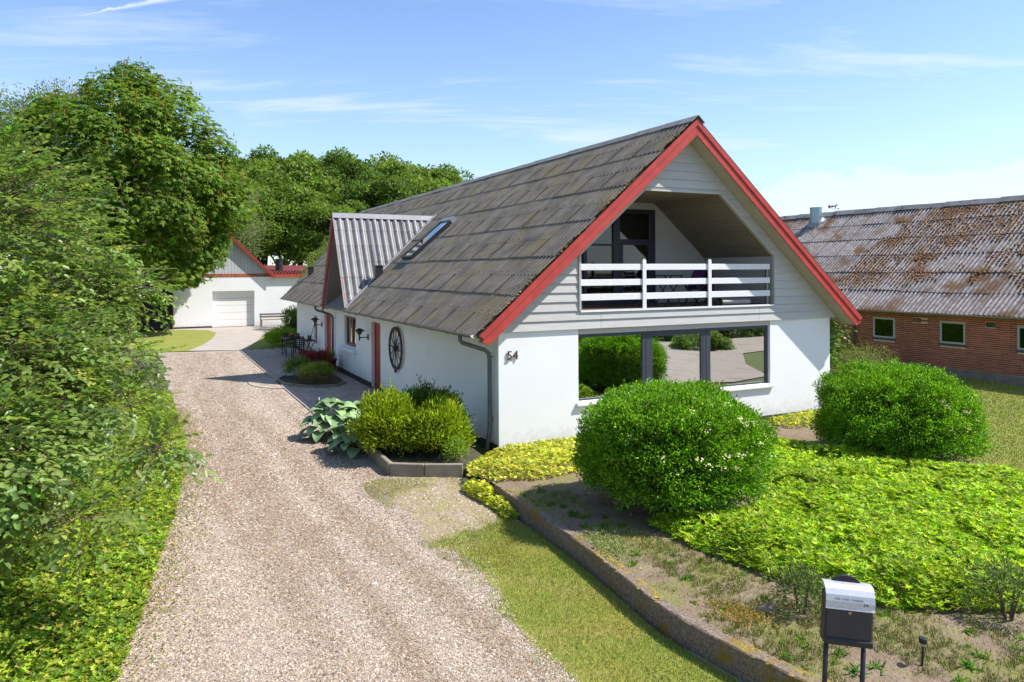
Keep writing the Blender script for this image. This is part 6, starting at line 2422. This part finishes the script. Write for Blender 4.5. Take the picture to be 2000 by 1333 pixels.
pp = shrub('potted_flowers', Lw(-0.52, 13.2, 0.44), shrub_geo(0.34, 0.34, 0.30, 240, 6, 0.05, 0.02, [(0.12, 0.19, 0.035), (0.18, 0.22, 0.06)], [1, 0.8], p=2.0, shell=(0.4, 1.05), seed=75), 'green plants with pink flowers in the black pot', 'plant', h=0.15)
Q = RNG.normal(0, 1, (120, 3)) * np.array([0.07, 0.07, 0.10]) + np.array([0.02, 0.25, 0.34])
link('blossoms', np_mesh('blossoms', *leaves(Q, rand_dirs(120), rand_dirs(120), 0.035, 0.03, mixcols([(0.45, 0.03, 0.08), (0.55, 0.08, 0.15)], [1, 0.6], 120))), M_LEAF, pp)

tb = empty('patio_table', Lw(-0.62, 19.05, 0.024), YAW, 'small dark metal patio table with pots on it', 'table')
mb = MB()
mb.box((-0.40, -0.55, 0.71), (0.40, 0.55, 0.74))
mb.build('table_top', M_BLACKM, tb, bevel=0.006)
for x in (-0.36, 0.36):
    for y in (-0.5, 0.5):
        mb = MB()
        mb.box((x - 0.02, y - 0.02, 0), (x + 0.02, y + 0.02, 0.71))
        mb.build('leg', M_BLACKM, tb)


def chair(u, v, rot, label):
    o = empty('patio_chair', Lw(u, v, 0.024), YAW + rot, label, 'chair', 'dark chairs at the patio table')
    m_ = MB()
    m_.box((-0.22, -0.22, 0.43), (0.22, 0.22, 0.455))
    m_.build('seat', M_BLACKM, o, bevel=0.005)
    for x in (-0.2, 0.2):
        for y, h, dy in ((-0.2, 0.65, 0.0), (0.2, 0.88, 0.06)):
            m_ = MB()
            m_.bar((x, y, 0), (x, y + dy, h), 0.03, 0.03, up=(0, 1, 0))
            m_.build('leg', M_BLACKM, o)
        m_ = MB()
        m_.bar((x, -0.2, 0.66), (x, 0.23, 0.66), 0.035, 0.025)
        m_.build('armrest', M_BLACKM, o)
    for k in range(5):
        m_ = MB()
        m_.box((-0.185, 0.235 + k * 0.008, 0.52 + k * 0.075), (0.185, 0.25 + k * 0.008, 0.57 + k * 0.075))
        m_.build('back_slat', M_BLACKM, o)
    return o


chair(-0.58, 18.25, math.pi, 'dark metal chair on the camera side of the patio table')
chair(-0.60, 19.95, 0.0, 'dark metal chair at the far end of the patio table')
tp = empty('terracotta_pot', Lw(-0.70, 18.85, 0.766), YAW, 'small terracotta pot on the patio table', 'pot')
mb = MB()
mb.lathe([(0.08, 0), (0.105, 0.15), (0.12, 0.15), (0.12, 0.20), (0.10, 0.20)], (0, 0, 0), 16)
mb.build('pot_body', mat('terracotta', (0.38, 0.13, 0.065), (0.32, 0.11, 0.055), 9, 0.85), tp, smooth=True)
V_, F_, C_ = shrub_geo(0.11, 0.11, 0.16, 50, 5, 0.045, 0.02, [(0.15, 0.22, 0.05)], [1], p=2, shell=(0.3, 1.0), seed=76)
V_[:, 2] += 0.18
link('foliage', np_mesh('foliage', V_, F_, C_), M_LEAF, tp)
can = empty('watering_can', Lw(-0.45, 18.9, 0.766), YAW, 'dark grey watering can on the patio table', 'watering can')
mb = MB()
mb.lathe([(0.085, 0), (0.085, 0.16), (0.05, 0.20)], (0, 0, 0), 14)
mb.build('can_body', M_ZINCD, can)
mb = MB()
mb.tube([(0, -0.07, 0.05), (0, -0.2, 0.20)], [0.018, 0.012], 7)
mb.build('spout', M_ZINCD, can)
mb = MB()
mb.tube([(0, 0.08, 0.05), (0, 0.16, 0.12), (0, 0.08, 0.22), (0, 0, 0.24)], 0.009, 6)
mb.build('handle', M_ZINCD, can)
lan = empty('lantern', Lw(-0.30, 18.75, 0.766), YAW, 'white lantern with wire handle on the patio table', 'lantern')
mb = MB()
mb.box((-0.07, -0.07, 0), (0.07, 0.07, 0.02))
mb.box((-0.07, -0.07, 0.17), (0.07, 0.07, 0.19))
for x in (-0.06, 0.06):
    for y in (-0.06, 0.06):
        mb.box((x - 0.01, y - 0.01, 0.02), (x + 0.01, y + 0.01, 0.17))
mb.build('lantern_frame', M_WHITEP, lan)
mb = MB()
mb.tube([(-0.06, 0, 0.19), (-0.05, 0, 0.27), (0, 0, 0.30), (0.05, 0, 0.27), (0.06, 0, 0.19)], 0.005, 5)
mb.build('handle', M_BLACKM, lan)

ps = empty('plant_stand', Lw(-0.40, 16.75, 0.024), YAW, 'dark folding wooden plant stand by the far red door', 'plant stand')
for k in range(4):
    mb = MB()
    mb.box((-0.22 + k * 0.11, -0.42, 0.80), (-0.13 + k * 0.11, 0.42, 0.82))
    mb.build('top_slat', M_RUST, ps)
for y in (-0.38, 0.38):
    for a, b in ((-0.20, 0.14), (0.20, -0.14)):
        mb = MB()
        mb.bar((a, y, 0), (b, y, 0.80), 0.03, 0.03, up=(0, 1, 0))
        mb.build('leg', M_RUST, ps)
mb = MB()
mb.box((-0.12, -0.36, 0.24), (0.12, 0.36, 0.26))
mb.build('lower_shelf', M_RUST, ps)
tp2 = empty('clay_jug', Lw(-0.42, 16.55, 0.846), YAW, 'small brown clay pot on the plant stand', 'pot')
mb = MB()
mb.lathe([(0.06, 0), (0.08, 0.10), (0.07, 0.16), (0.085, 0.19), (0.075, 0.19)], (0, 0, 0), 14)
mb.build('pot_body', mat('brown_clay', (0.13, 0.085, 0.06), (0.10, 0.065, 0.045), 9, 0.8), tp2, smooth=True)
mb = MB()
mb.tube([(0.08, 0, 0.06), (0.13, 0, 0.11), (0.08, 0, 0.16)], 0.010, 6)
mb.build('handle', mat('brown_clay', (0.13, 0.085, 0.06)), tp2)
br = empty('garden_broom', Lw(-0.36, 17.5, 0.024), YAW, 'thin wooden broom leaning on the white wall by the plant stand', 'broom')
mb = MB()
mb.tube([(0, 0, 0.1), (0.32, -0.05, 1.45)], 0.013, 6)
mb.build('handle', M_RUST, br)
mb = MB()
mb.box((-0.04, -0.16, 0.0), (0.04, 0.16, 0.12))
mb.build('brush_head', M_RUST, br, bevel=0.01)
# hostas-like bed and shrub beside the far patio end
for (u, v), r, cols, lab in (((-0.35, 23.6), (0.75, 1.0, 0.75), [(0.19, 0.30, 0.03), (0.26, 0.35, 0.05), (0.10, 0.18, 0.025)], 'bright green leafy plant past the far patio end'), ((0.55, 24.6), (0.7, 0.9, 1.75), [(0.055, 0.11, 0.02), (0.20, 0.26, 0.05), (0.08, 0.15, 0.025)], 'dark green shrub beside the far end wall of the house')):
    shrub('leafy_shrub', Lw(u, v, 0), shrub_geo(*r, 900, 6, 0.09, 0.04, cols, [1, 0.6, 0.7], p=2.0, lump=0.2, shell=(0.6, 1.05), seed=int(v * 3)), lab, core=(*r, 2.0, 0.55))
# pine-like bush between garage and house end
random.seed(81)
geo, cen = leafy_tree_geo((0, 0, 3.4), (2.0, 2.0, 2.4), 46, 260, 0.16, 0.04, [(0.19, 0.24, 0.085), (0.13, 0.19, 0.05), (0.07, 0.12, 0.03)], [1, 0.9, 0.5], 81, lo=-0.55, size=(0.22, 0.32))
pt = empty('pale_pine', Lw(4.2, 33.0, 0), 0.4, 'pale feathery pine bush between the garage and the far house end', 'tree')
link('crown', np_mesh('crown', *geo), M_LEAF, pt)
mb = MB()
limb_tubes(mb, 0.2, (0.1, 0, 4.0), cen, 0.12, 12, 0.2)
mb.build('trunk', M_BARK, pt, smooth=True)

# ------------------------------------------------------------------ climbers at the right house corner
IV = []
n = 5200
uu = 9.12 + np.abs(RNG.normal(0, 0.38, n))
vv = RNG.uniform(0.05, 2.4, n)
zz = RNG.uniform(0.1, 2.25, n) * np.clip(1.1 - 0.15 * vv, 0.3, 1)
P = np.array([Lw(a, b, c) for a, b, c in zip(uu, vv, zz)])
o = empty('ivy', Lw(9.2, 1.0, 0), 0, 'glossy ivy climbing the right house corner', 'ivy')
loc0 = np.array(Lw(9.2, 1.0, 0))
A = rand_dirs(n) * 0.7 + np.array([UX, UY, -0.5])
geo = leaves(P - loc0, A, rand_dirs(n, 0.4) + np.array([UX, UY, 0.3]), RNG.uniform(0.07, 0.12, n), RNG.uniform(0.06, 0.09, n), mixcols([(0.07, 0.15, 0.035), (0.11, 0.20, 0.05), (0.045, 0.10, 0.025)], [1, 0.7, 0.6], n))
link('foliage', np_mesh('foliage', *geo), M_GLOSSY, o)
mb = MB()
for k in range(5):
    mb.tube([np.array(Lw(9.15, 0.2 + k * 0.35, -0.05)) - loc0, np.array(Lw(9.12, 0.25 + k * 0.33, 1.0)) - loc0, np.array(Lw(9.14, 0.2 + k * 0.36, 2.0)) - loc0], [0.02, 0.015, 0.006], 5)
mb.build('stems', M_TWIG, o)
shrub('grey_shrub', Lw(10.2, 0.1, 0), shrub_geo(1.0, 0.95, 1.45, 1900, 6, 0.06, 0.014, [(0.14, 0.17, 0.07), (0.20, 0.22, 0.10), (0.10, 0.11, 0.05)], [1, 0.8, 0.6], p=2.0, lump=0.3, shell=(0.5, 1.1), seed=91, up=0.7), 'loose grey-green shrub beside the ivy at the house corner', core=(1.0, 0.95, 1.3, 2.0, 0.5))

for k, (u, v) in enumerate(((10.2, 4.6), (10.1, 6.6), (10.3, 8.6), (10.1, 10.6), (10.3, 12.8))):
    o = empty('hedge_shrub', Lw(u, v, 0), 0.7 * k, ['first', 'second', 'third', 'fourth', 'fifth'][k] + ' tall shrub from the ivy along the right wall of the house', 'shrub', 'tall shrubs along the right house wall')
    link('foliage', fol2, None, o)
    o.scale = (0.78, 0.78, 1.25)
# stone slabs edging the bed toward the side lawn
for k, (x, y) in enumerate(((7.72, 12.15), (7.95, 11.5), (8.3, 10.8))):
    o = empty('stone_slab', (x, y, 0.06), 0.9 + 0.2 * k, ['pinkish stone slab at the lawn edge by the round shrub', 'middle stone slab along the lawn edge', 'stone slab along the lawn edge farthest from the round shrub'][k], 'slab', 'stone slabs along the lawn edge')
    mb = MB()
    mb.prism([(-0.35, -0.14), (0.32, -0.17), (0.36, 0.12), (0.05, 0.18), (-0.33, 0.15)], uv, -0.06, 0.06)
    mb.build('slab_body', mat('pinkish_slab', (0.30, 0.23, 0.20), (0.24, 0.19, 0.165), 5, 0.9, bump=0.006, bscale=40), o, bevel=0.012)

# ------------------------------------------------------------------ mailbox
mbx = empty('mailbox', (2.475, 5.50, 0.0), R(-9), 'black mailbox with silver flap on two posts by the kerb wall', 'mailbox')
mw, z0, z1 = 0.185, 0.31, 0.60
tiltm = Matrix.Rotation(R(3.0), 4, 'Y') @ Matrix.Rotation(R(-2), 4, 'X') @ Matrix.Translation((-0.03, 0, 0.49)) @ Matrix.Scale(0.92, 4)


def mpart(name, m_, mb_, **kw):
    o_ = mb_.build(name, m_, mbx, **kw)
    o_.matrix_local = tiltm
    return o_


for x in (-0.145, 0.145):
    b = MB()
    b.tube([(x, 0.03, -0.60), (x, 0.03, 0.40)], 0.020, 10)
    mpart('post', M_BLACKM, b, smooth=True)
b = MB()
b.box((-mw, -0.055, 0.28), (mw, 0.075, 0.68))
body = mpart('box_body', mat('black_powder_coat', (0.022, 0.021, 0.024), (0.028, 0.027, 0.03), 5, 0.5), b, bevel=0.008)
b = MB()
b.box((-mw + 0.012, -0.068, 0.345), (mw - 0.012, -0.055, 0.60))
mpart('front_door', mat('black_door_panel', (0.030, 0.028, 0.032), (0.036, 0.034, 0.038), 5, 0.45), b, bevel=0.004)
b = MB()
b.prism([(-0.062, 0.285), (-0.075, 0.30), (-0.075, 0.33), (-0.062, 0.345)], vz, -mw + 0.002, mw - 0.002)
mpart('lower_lip', M_BLACKM, b)
b = MB()                                         # curved silver lid
pr = [(-0.078, 0.585), (-0.082, 0.64), (-0.072, 0.69), (-0.045, 0.73), (-0.005, 0.752), (0.04, 0.757), (0.085, 0.75)]
pr2 = [(a + 0.004, c - 0.005) for a, c in reversed(pr)]
b.prism(pr + pr2, vz, -mw - 0.003, mw + 0.003)
mpart('lid', mat('brushed_aluminium', (0.50, 0.51, 0.54), (0.56, 0.57, 0.60), 30, 0.45, metal=0.45), b)
for p_ in mbx.children[-1].data.polygons:
    p_.use_smooth = len(p_.vertices) == 4
b = MB()
b.box((-mw - 0.003, -0.0855, 0.578), (mw + 0.003, -0.076, 0.588))
mpart('lid_edge', M_WHITEP, b)
b = MB()                                         # rounded newspaper arch behind the lid
arcp = [(0.13 * math.cos(math.pi * k / 12), 0.70 + 0.105 * math.sin(math.pi * k / 12)) for k in range(13)]
b.prism(arcp, uz, 0.05, 0.085)
mpart('back_arch', M_BLACKM, b)
b = MB()
b.tube([(-0.0, -0.068, 0.555), (-0.0, -0.078, 0.555)], 0.013, 12)
mpart('lock', mat('brass_lock', (0.35, 0.22, 0.16), rough=0.35, metal=0.6), b)
M_INK = mat('dark_lettering', (0.045, 0.045, 0.055), rough=0.6)
for s, size, x, z in (('FAM. LYNIS  TONNESE', 0.0205, -0.122, 0.652), ('54', 0.036, 0.098, 0.618)):
    o = link('lettering', text_mesh(s, size, 0.0006, 1.08), M_INK, mbx)
    o.matrix_local = tiltm @ Matrix.Translation((x, -0.0838 if size > 0.03 else -0.0826, z)) @ Matrix.Rotation(R(90 if size > 0.03 else 84), 4, 'X')
# garden lamp on a spike
gl = empty('garden_lamp', (3.40, 6.15, float(bedz(3.4, 6.15)) - 0.02), 0, 'small solar garden lamp on a thin black spike', 'garden lamp')
mb = MB()
mb.tube([(0, 0, -0.1), (0.012, 0, 0.20)], 0.010, 8)
mb.build('spike', M_BLACKM, gl)
mb = MB()
mb.lathe([(0.018, 0.19), (0.026, 0.215)], (0.012, 0, 0), 12)
mb.build('lamp_glass', mat('dusty_clear_plastic', (0.35, 0.34, 0.3), rough=0.4), gl)
mb = MB()
mb.lathe([(0.028, 0.215), (0.032, 0.225), (0.032, 0.252), (0.027, 0.258)], (0.012, 0, 0), 16)
mb.build('lamp_cap', M_BLACKM, gl, smooth=False)
# rain gauge and dry potted plant near the hostas
rg = empty('rain_gauge', Lw(-2.28, 5.65, 0.02), YAW, 'thin clear rain gauge standing behind the hostas', 'rain gauge')
mb = MB()
mb.tube([(0, 0, 0), (0, 0, 0.22)], 0.006, 6)
mb.build('stake', M_WHITEP, rg)
mb = MB()
mb.lathe([(0.014, 0.18), (0.018, 0.40)], (0, 0, 0), 10)
mb.build('tube', mat('clear_plastic', (0.7, 0.72, 0.72), rough=0.2), rg)

# ------------------------------------------------------------------ things on the balcony and behind the window
def lp(u, v, z):
    return Lw(u, v, z)


bt = empty('balcony_table', lp(5.0, 1.15, 2.70), YAW, 'dark folding table behind the balcony railing', 'table')
mb = MB()
mb.lathe([(0.35, 0.70), (0.35, 0.725)], (0, 0, 0), 24)
mb.build('table_top', M_BLACKM, bt)
for a, b in ((-0.25, 0.25), (0.25, -0.25)):
    for y in (-0.2, 0.2):
        mb = MB()
        mb.bar((a, y, 0), (b, y, 0.70), 0.022, 0.022, up=(0, 1, 0))
        mb.build('leg', M_BLACKM, bt)


def folding_chair(u, v, rot, label):
    o = empty('folding_chair', lp(u, v, 2.70), YAW + rot, label, 'chair', 'folding chairs on the balcony')
    for k_ in range(4):
        m_ = MB()
        m_.box((-0.2, -0.2 + k_ * 0.1, 0.44), (0.2, -0.12 + k_ * 0.1, 0.455))
        m_.build('seat_slat', M_BLACKM, o)
    for x in (-0.21, 0.21):
        m_ = MB()
        m_.bar((x, 0.24, 0), (x, -0.2, 0.46), 0.02, 0.03)
        m_.build('leg', M_BLACKM, o)
        m_ = MB()
        m_.bar((x * 0.92, -0.22, 0), (x * 0.92, 0.28, 0.88), 0.02, 0.03)
        m_.build('leg', M_BLACKM, o)
    for k_ in range(3):
        m_ = MB()
        m_.box((-0.2, 0.19 + 0.035 * k_, 0.66 + k_ * 0.08), (0.2, 0.21 + 0.035 * k_, 0.72 + k_ * 0.08))
        m_.build('back_slat', M_BLACKM, o)
    return o


folding_chair(4.15, 1.2, math.pi / 2, 'dark folding chair at the left of the balcony table')
folding_chair(5.95, 1.25, -math.pi / 2, 'dark folding chair at the right of the balcony table')
cu_ = empty('purple_blanket', lp(5.98, 1.25, 2.70), YAW, 'purple blanket draped over the balcony folding chair', 'blanket')
mb = MB()
V, F = [], []
for i in range(9):
    for j in range(7):
        t = i / 8
        y = -0.24 + 0.48 * j / 6
        x, z = (0.30 - 0.06 * (t / 0.4), 0.25 + 0.66 * t / 0.4) if t < 0.4 else ((0.24 - 0.10 * (t - 0.4) / 0.1, 0.92) if t < 0.5 else (0.14 - 0.30 * (t - 0.5) / 0.5, 0.92 - 0.55 * (t - 0.5) / 0.5))
        V.append((x + 0.02 * math.sin(j * 2 + i), y, z + 0.015 * math.sin(j * 3)))
for i in range(8):
    for j in range(6):
        a = i * 7 + j
        F.append((a, a + 1, a + 8, a + 7))
mb.add(V, F)
mb.build('cloth', mat('purple_cloth', (0.10, 0.025, 0.13), (0.13, 0.035, 0.16), 9, 0.9), cu_, smooth=True)
rm = empty('rolled_mat', lp(6.25, 0.42, 2.70), YAW, 'rolled pale woven mat lying on the balcony floor', 'mat')
mb = MB()
pts = []
for k in range(60):
    a = k * 0.42
    r_ = 0.03 + 0.0021 * k
    pts.append((r_ * math.cos(a) * 1.5, 0.10 + r_ * math.sin(a) * 0.62))
poly = pts + [(x * 0.965, 0.10 + (z - 0.10) * 0.95) for x, z in reversed(pts)]
V, F = [], []
for (x, z) in pts:
    V += [(-0.42 + x * 0.4, -0.1 + x, z), (0.42 + x * 0.4, -0.1 + x, z)]
for k in range(len(pts) - 1):
    F.append((2 * k, 2 * k + 1, 2 * k + 3, 2 * k + 2))
mb.add(V, F)
mb.build('mat_roll', mat('woven_mat', (0.42, 0.41, 0.38), (0.33, 0.32, 0.30), 14, 0.85), rm, smooth=True)
for u, r_, lab in ((2.25, 0.13, 'white vase with dry flowers inside the window at its left end'), (6.15, 0.12, 'white vase inside the window at its right pane')):
    o = empty('vase', lp(u, 0.29, 0.872), YAW, lab, 'vase', 'white vases on the inner window sill')
    mb = MB()
    mb.lathe([(r_ * 0.62, 0), (r_, 0.25), (r_ * 1.02, 0.30), (r_ * 0.9, 0.30)], (0, 0, 0), 18)
    mb.build('vase_body', M_WHITEP, o, smooth=True)
    V_, F_, C_ = shrub_geo(0.20, 0.18, 0.26, 150, 5, 0.035, 0.012, [(0.30, 0.28, 0.12), (0.20, 0.23, 0.10)], [1, 1], p=2, shell=(0.3, 1.0), seed=95)
    V_[:, 2] += 0.27
    link('foliage', np_mesh('foliage', V_, F_, C_), M_LEAF, o)
for u, lab in ((4.35, 'small glass ball on the inner window sill, left one'), (4.66, 'small glass ball on the inner window sill, right one')):
    o = empty('glass_ball', lp(u, 0.28, 0.872), YAW, lab, 'ornament', 'glass balls on the inner window sill')
    mb = MB()
    mb.lathe([(0.02, 0), (0.06, 0.02), (0.085, 0.085), (0.06, 0.15), (0.01, 0.17)], (0, 0, 0), 16)
    mb.build('ball', mat('pale_green_glass', (0.35, 0.45, 0.38), rough=0.15), o, smooth=True)

# ------------------------------------------------------------------ beech in the foreground at left
random.seed(101)
BX, BY = -7.4, 8.6
beech = empty('beech_tree', (BX, BY, 0), 0, 'glossy green beech spreading over the left verge in front', 'tree')
ELL = [((-6.75, 8.6, 3.45), (1.75, 2.2, 2.15), 0.9), ((-5.65, 7.3, 2.35), (1.35, 1.5, 1.05), 0.62), ((-5.0, 6.3, 1.95), (0.95, 1.0, 0.60), 0.26), ((-8.4, 10.6, 3.6), (2.0, 2.2, 2.0), 0.6), ((-5.5, 9.0, 3.1), (0.7, 0.8, 0.6), 0.13)]


def twig_set(n, c, r, L_, k, leaf, seed):
    g = np.random.default_rng(seed)
    D = unit(g.normal(size=(n, 3)))
    shell = g.uniform(0.55, 1.0, (n, 1)) ** 0.6
    P = D * np.array(r) * shell + np.array(c)
    outw = unit(D + np.array([0.35, -0.25, 0.0]))
    d = unit(outw * 1.0 + g.normal(0, 0.45, (n, 3)) * np.array([1, 1, 0.6]) + np.array([0, 0, -0.12]))
    up = unit(np.column_stack([g.normal(0, 0.28, (n, 2)), np.ones(n)]))
    S = unit(np.cross(d, up))
    U_ = np.cross(S, d)
    ln = L_ * g.uniform(0.55, 1.25, (n, 1))
    t = (np.arange(k) + 0.8) / k
    sag = -0.16 * (t ** 2)[None, :, None] * ln[:, None, :] * np.array([0, 0, 1.0])
    base = P[:, None, :] + d[:, None, :] * (t[None, :, None] * ln[:, None, :]) + sag
    sgn = np.where(np.arange(k) % 2 == 0, 1.0, -1.0)[None, :, None]
    sgn = sgn * np.where(np.arange(k) == k - 1, 0.15, 1.0)[None, :, None]
    A = d[:, None, :] * 0.75 + S[:, None, :] * sgn * 0.85 + g.normal(0, 0.16, (n, k, 3)) + np.array([0, 0, -0.12])
    Nn = U_[:, None, :] + g.normal(0, 0.30, (n, k, 3))
    col = mixcols([(0.11, 0.18, 0.05), (0.145, 0.22, 0.052), (0.083, 0.14, 0.05), (0.19, 0.25, 0.06)], [1, 0.9, 0.6, 0.3], n, 0.16)
    m_ = n * k
    geo_ = leaves(base.reshape(-1, 3), A.reshape(-1, 3), Nn.reshape(-1, 3), leaf * g.uniform(0.65, 1.2, m_), leaf * 0.62 * g.uniform(0.8, 1.1, m_), np.repeat(col, k, 0) * np.exp(g.normal(0, 0.08, (m_, 1))), kind='oval', fold=0.16, droop=0.12)
    # twig: three-sided stem as quads
    q = []
    for e in range(3):
        a = e * 2.094
        q.append(S * math.cos(a) + U_ * math.sin(a))
    e1 = P + d * ln - np.array([0, 0, 0.16]) * ln
    mid = P + d * ln * 0.5 - np.array([0, 0, 0.04]) * ln
    st = P - d * ln * 0.35
    rings = []
    for pt_, rad in ((st, 0.0045), (mid, 0.003), (e1, 0.0012)):
        rings += [pt_ + w_ * rad for w_ in q]
    V_ = np.stack(rings, 1).reshape(-1, 3)
    b = np.arange(n)[:, None] * 9
    F_ = np.concatenate([b + np.array([[i + 3 * j, (i + 1) % 3 + 3 * j, (i + 1) % 3 + 3 * j + 3, i + 3 * j + 3]]) for i in range(3) for j in range(2)])
    return geo_, (V_, F_, np.tile([[0.12, 0.075, 0.05]], (len(V_), 1)))


LG_, TG_ = [], []
for i, (c, r, w) in enumerate(ELL):
    g_, t_ = twig_set(int(2500 * w), c, r, 0.50, 10, 0.082, 200 + i)
    LG_.append(g_)
    TG_.append(t_)
# long sprays that reach out over the drive
spr = [((-4.2, 7.6, 2.2), 0.40), ((-3.45, 7.1, 1.85), 0.22), ((-5.2, 10.0, 3.45), 0.35), ((-4.75, 9.4, 3.35), 0.2), ((-4.5, 8.4, 2.55), 0.32), ((-3.8, 6.4, 1.4), 0.28)]
for i, (c, r) in enumerate(spr):
    g_, t_ = twig_set(40, c, (r, r, r * 0.45), 0.42, 10, 0.08, 300 + i)
    LG_.append(g_)
    TG_.append(t_)
off = np.array([BX, BY, 0])
V_, F_, C_ = merge(LG_)
link('crown', np_mesh('crown', V_ - off, F_, C_, smooth=True), M_GLOSSY, beech)
V_, F_, C_ = merge(TG_)
link('twigs', np_mesh('twigs', V_ - off, F_, C_), mat('beech_twig', (1, 1, 1), attr='col', rough=0.8), beech)
mb = MB()
mb.tube([(0, 0, -0.1), (0.05, 0.05, 1.5), (0.1, 0.2, 3.2), (0.0, 0.5, 5.0)], [0.20, 0.16, 0.12, 0.05], 10)
mb.build('trunk', M_BARK, beech, smooth=True)
limbs = MB()
for e in [(1.6, -0.6, 2.4), (2.6, -1.6, 2.2), (3.4, -2.2, 1.75), (1.8, 0.5, 3.5), (3.0, -1.2, 2.3), (1.2, 0.8, 4.6), (-0.6, 1.8, 4.6), (0.5, -1.6, 3.0), (2.6, -2.8, 1.4)]:
    z = e[2] * 0.55
    limbs.tube([(0.05, 0.1, z), (e[0] * 0.45, e[1] * 0.45 + random.gauss(0, 0.1), z + (e[2] - z) * 0.75), e], [0.055, 0.032, 0.008], 7)
limbs.build('limbs', M_TWIG, beech, smooth=True)
# young spruce with fresh shoots behind the beech
random.seed(111)
sp = empty('spruce_tree', (-11.6, 18.6, 0), 0, 'young spruce with pale fresh shoots behind the beech', 'tree')
parts = []
nb = 150
for k in range(nb):
    h = 0.4 + 4.6 * (k / nb)
    a = k * 2.399
    Lb = 2.3 * (1 - h / 5.4) + 0.25
    m_ = int(46 * Lb) + 12
    t = RNG.random(m_)
    base = np.stack([np.cos(a) * Lb * t, np.sin(a) * Lb * t, h - 0.22 * Lb * t ** 1.5 + 0 * t], 1)
    base += RNG.normal(0, 0.05, base.shape)
    A = np.array([math.cos(a), math.sin(a), -0.45]) * 0.7 + RNG.normal(0, 0.55, (m_, 3)) * np.array([1, 1, 0.5])
    parts.append(leaves(base, A, rand_dirs(m_, 1.0), RNG.uniform(0.12, 0.24, m_), 0.03, np.where((t > 0.7)[:, None], vary((0.19, 0.28, 0.05), m_, 0.12), vary((0.05, 0.10, 0.025), m_, 0.2))))
link('crown', np_mesh('crown', *merge(parts)), M_LEAF, sp)
mb = MB()
mb.tube([(0, 0, -0.1), (0, 0, 5.1)], [0.09, 0.02], 8)
mb.build('trunk', M_BARK, sp, smooth=True)

# ------------------------------------------------------------------ across the road, behind the camera (mirrored in the front window)
for i, (u, v, s) in enumerate(((8, -22.5, 0.42), (11.5, -19.5, 0.40), (15.0, -18.5, 0.43), (18.5, -18.0, 0.40), (22, -17.8, 0.44), (25.5, -17.5, 0.42), (16.5, -13.2, 0.34), (29, -17.5, 0.42))):
    x, y, _ = Lw(u, v)
    o = place_tree(i % 3, x, y, s, i * 1.3, 'dark bushy tree across the gravel road, mirrored in the front window', 'trees across the road mirrored in the window', name='roadside_tree')
    o.scale = (s * 0.8, s * 0.8, s * 0.62)
    o.location.z = -2.2 * 1.0
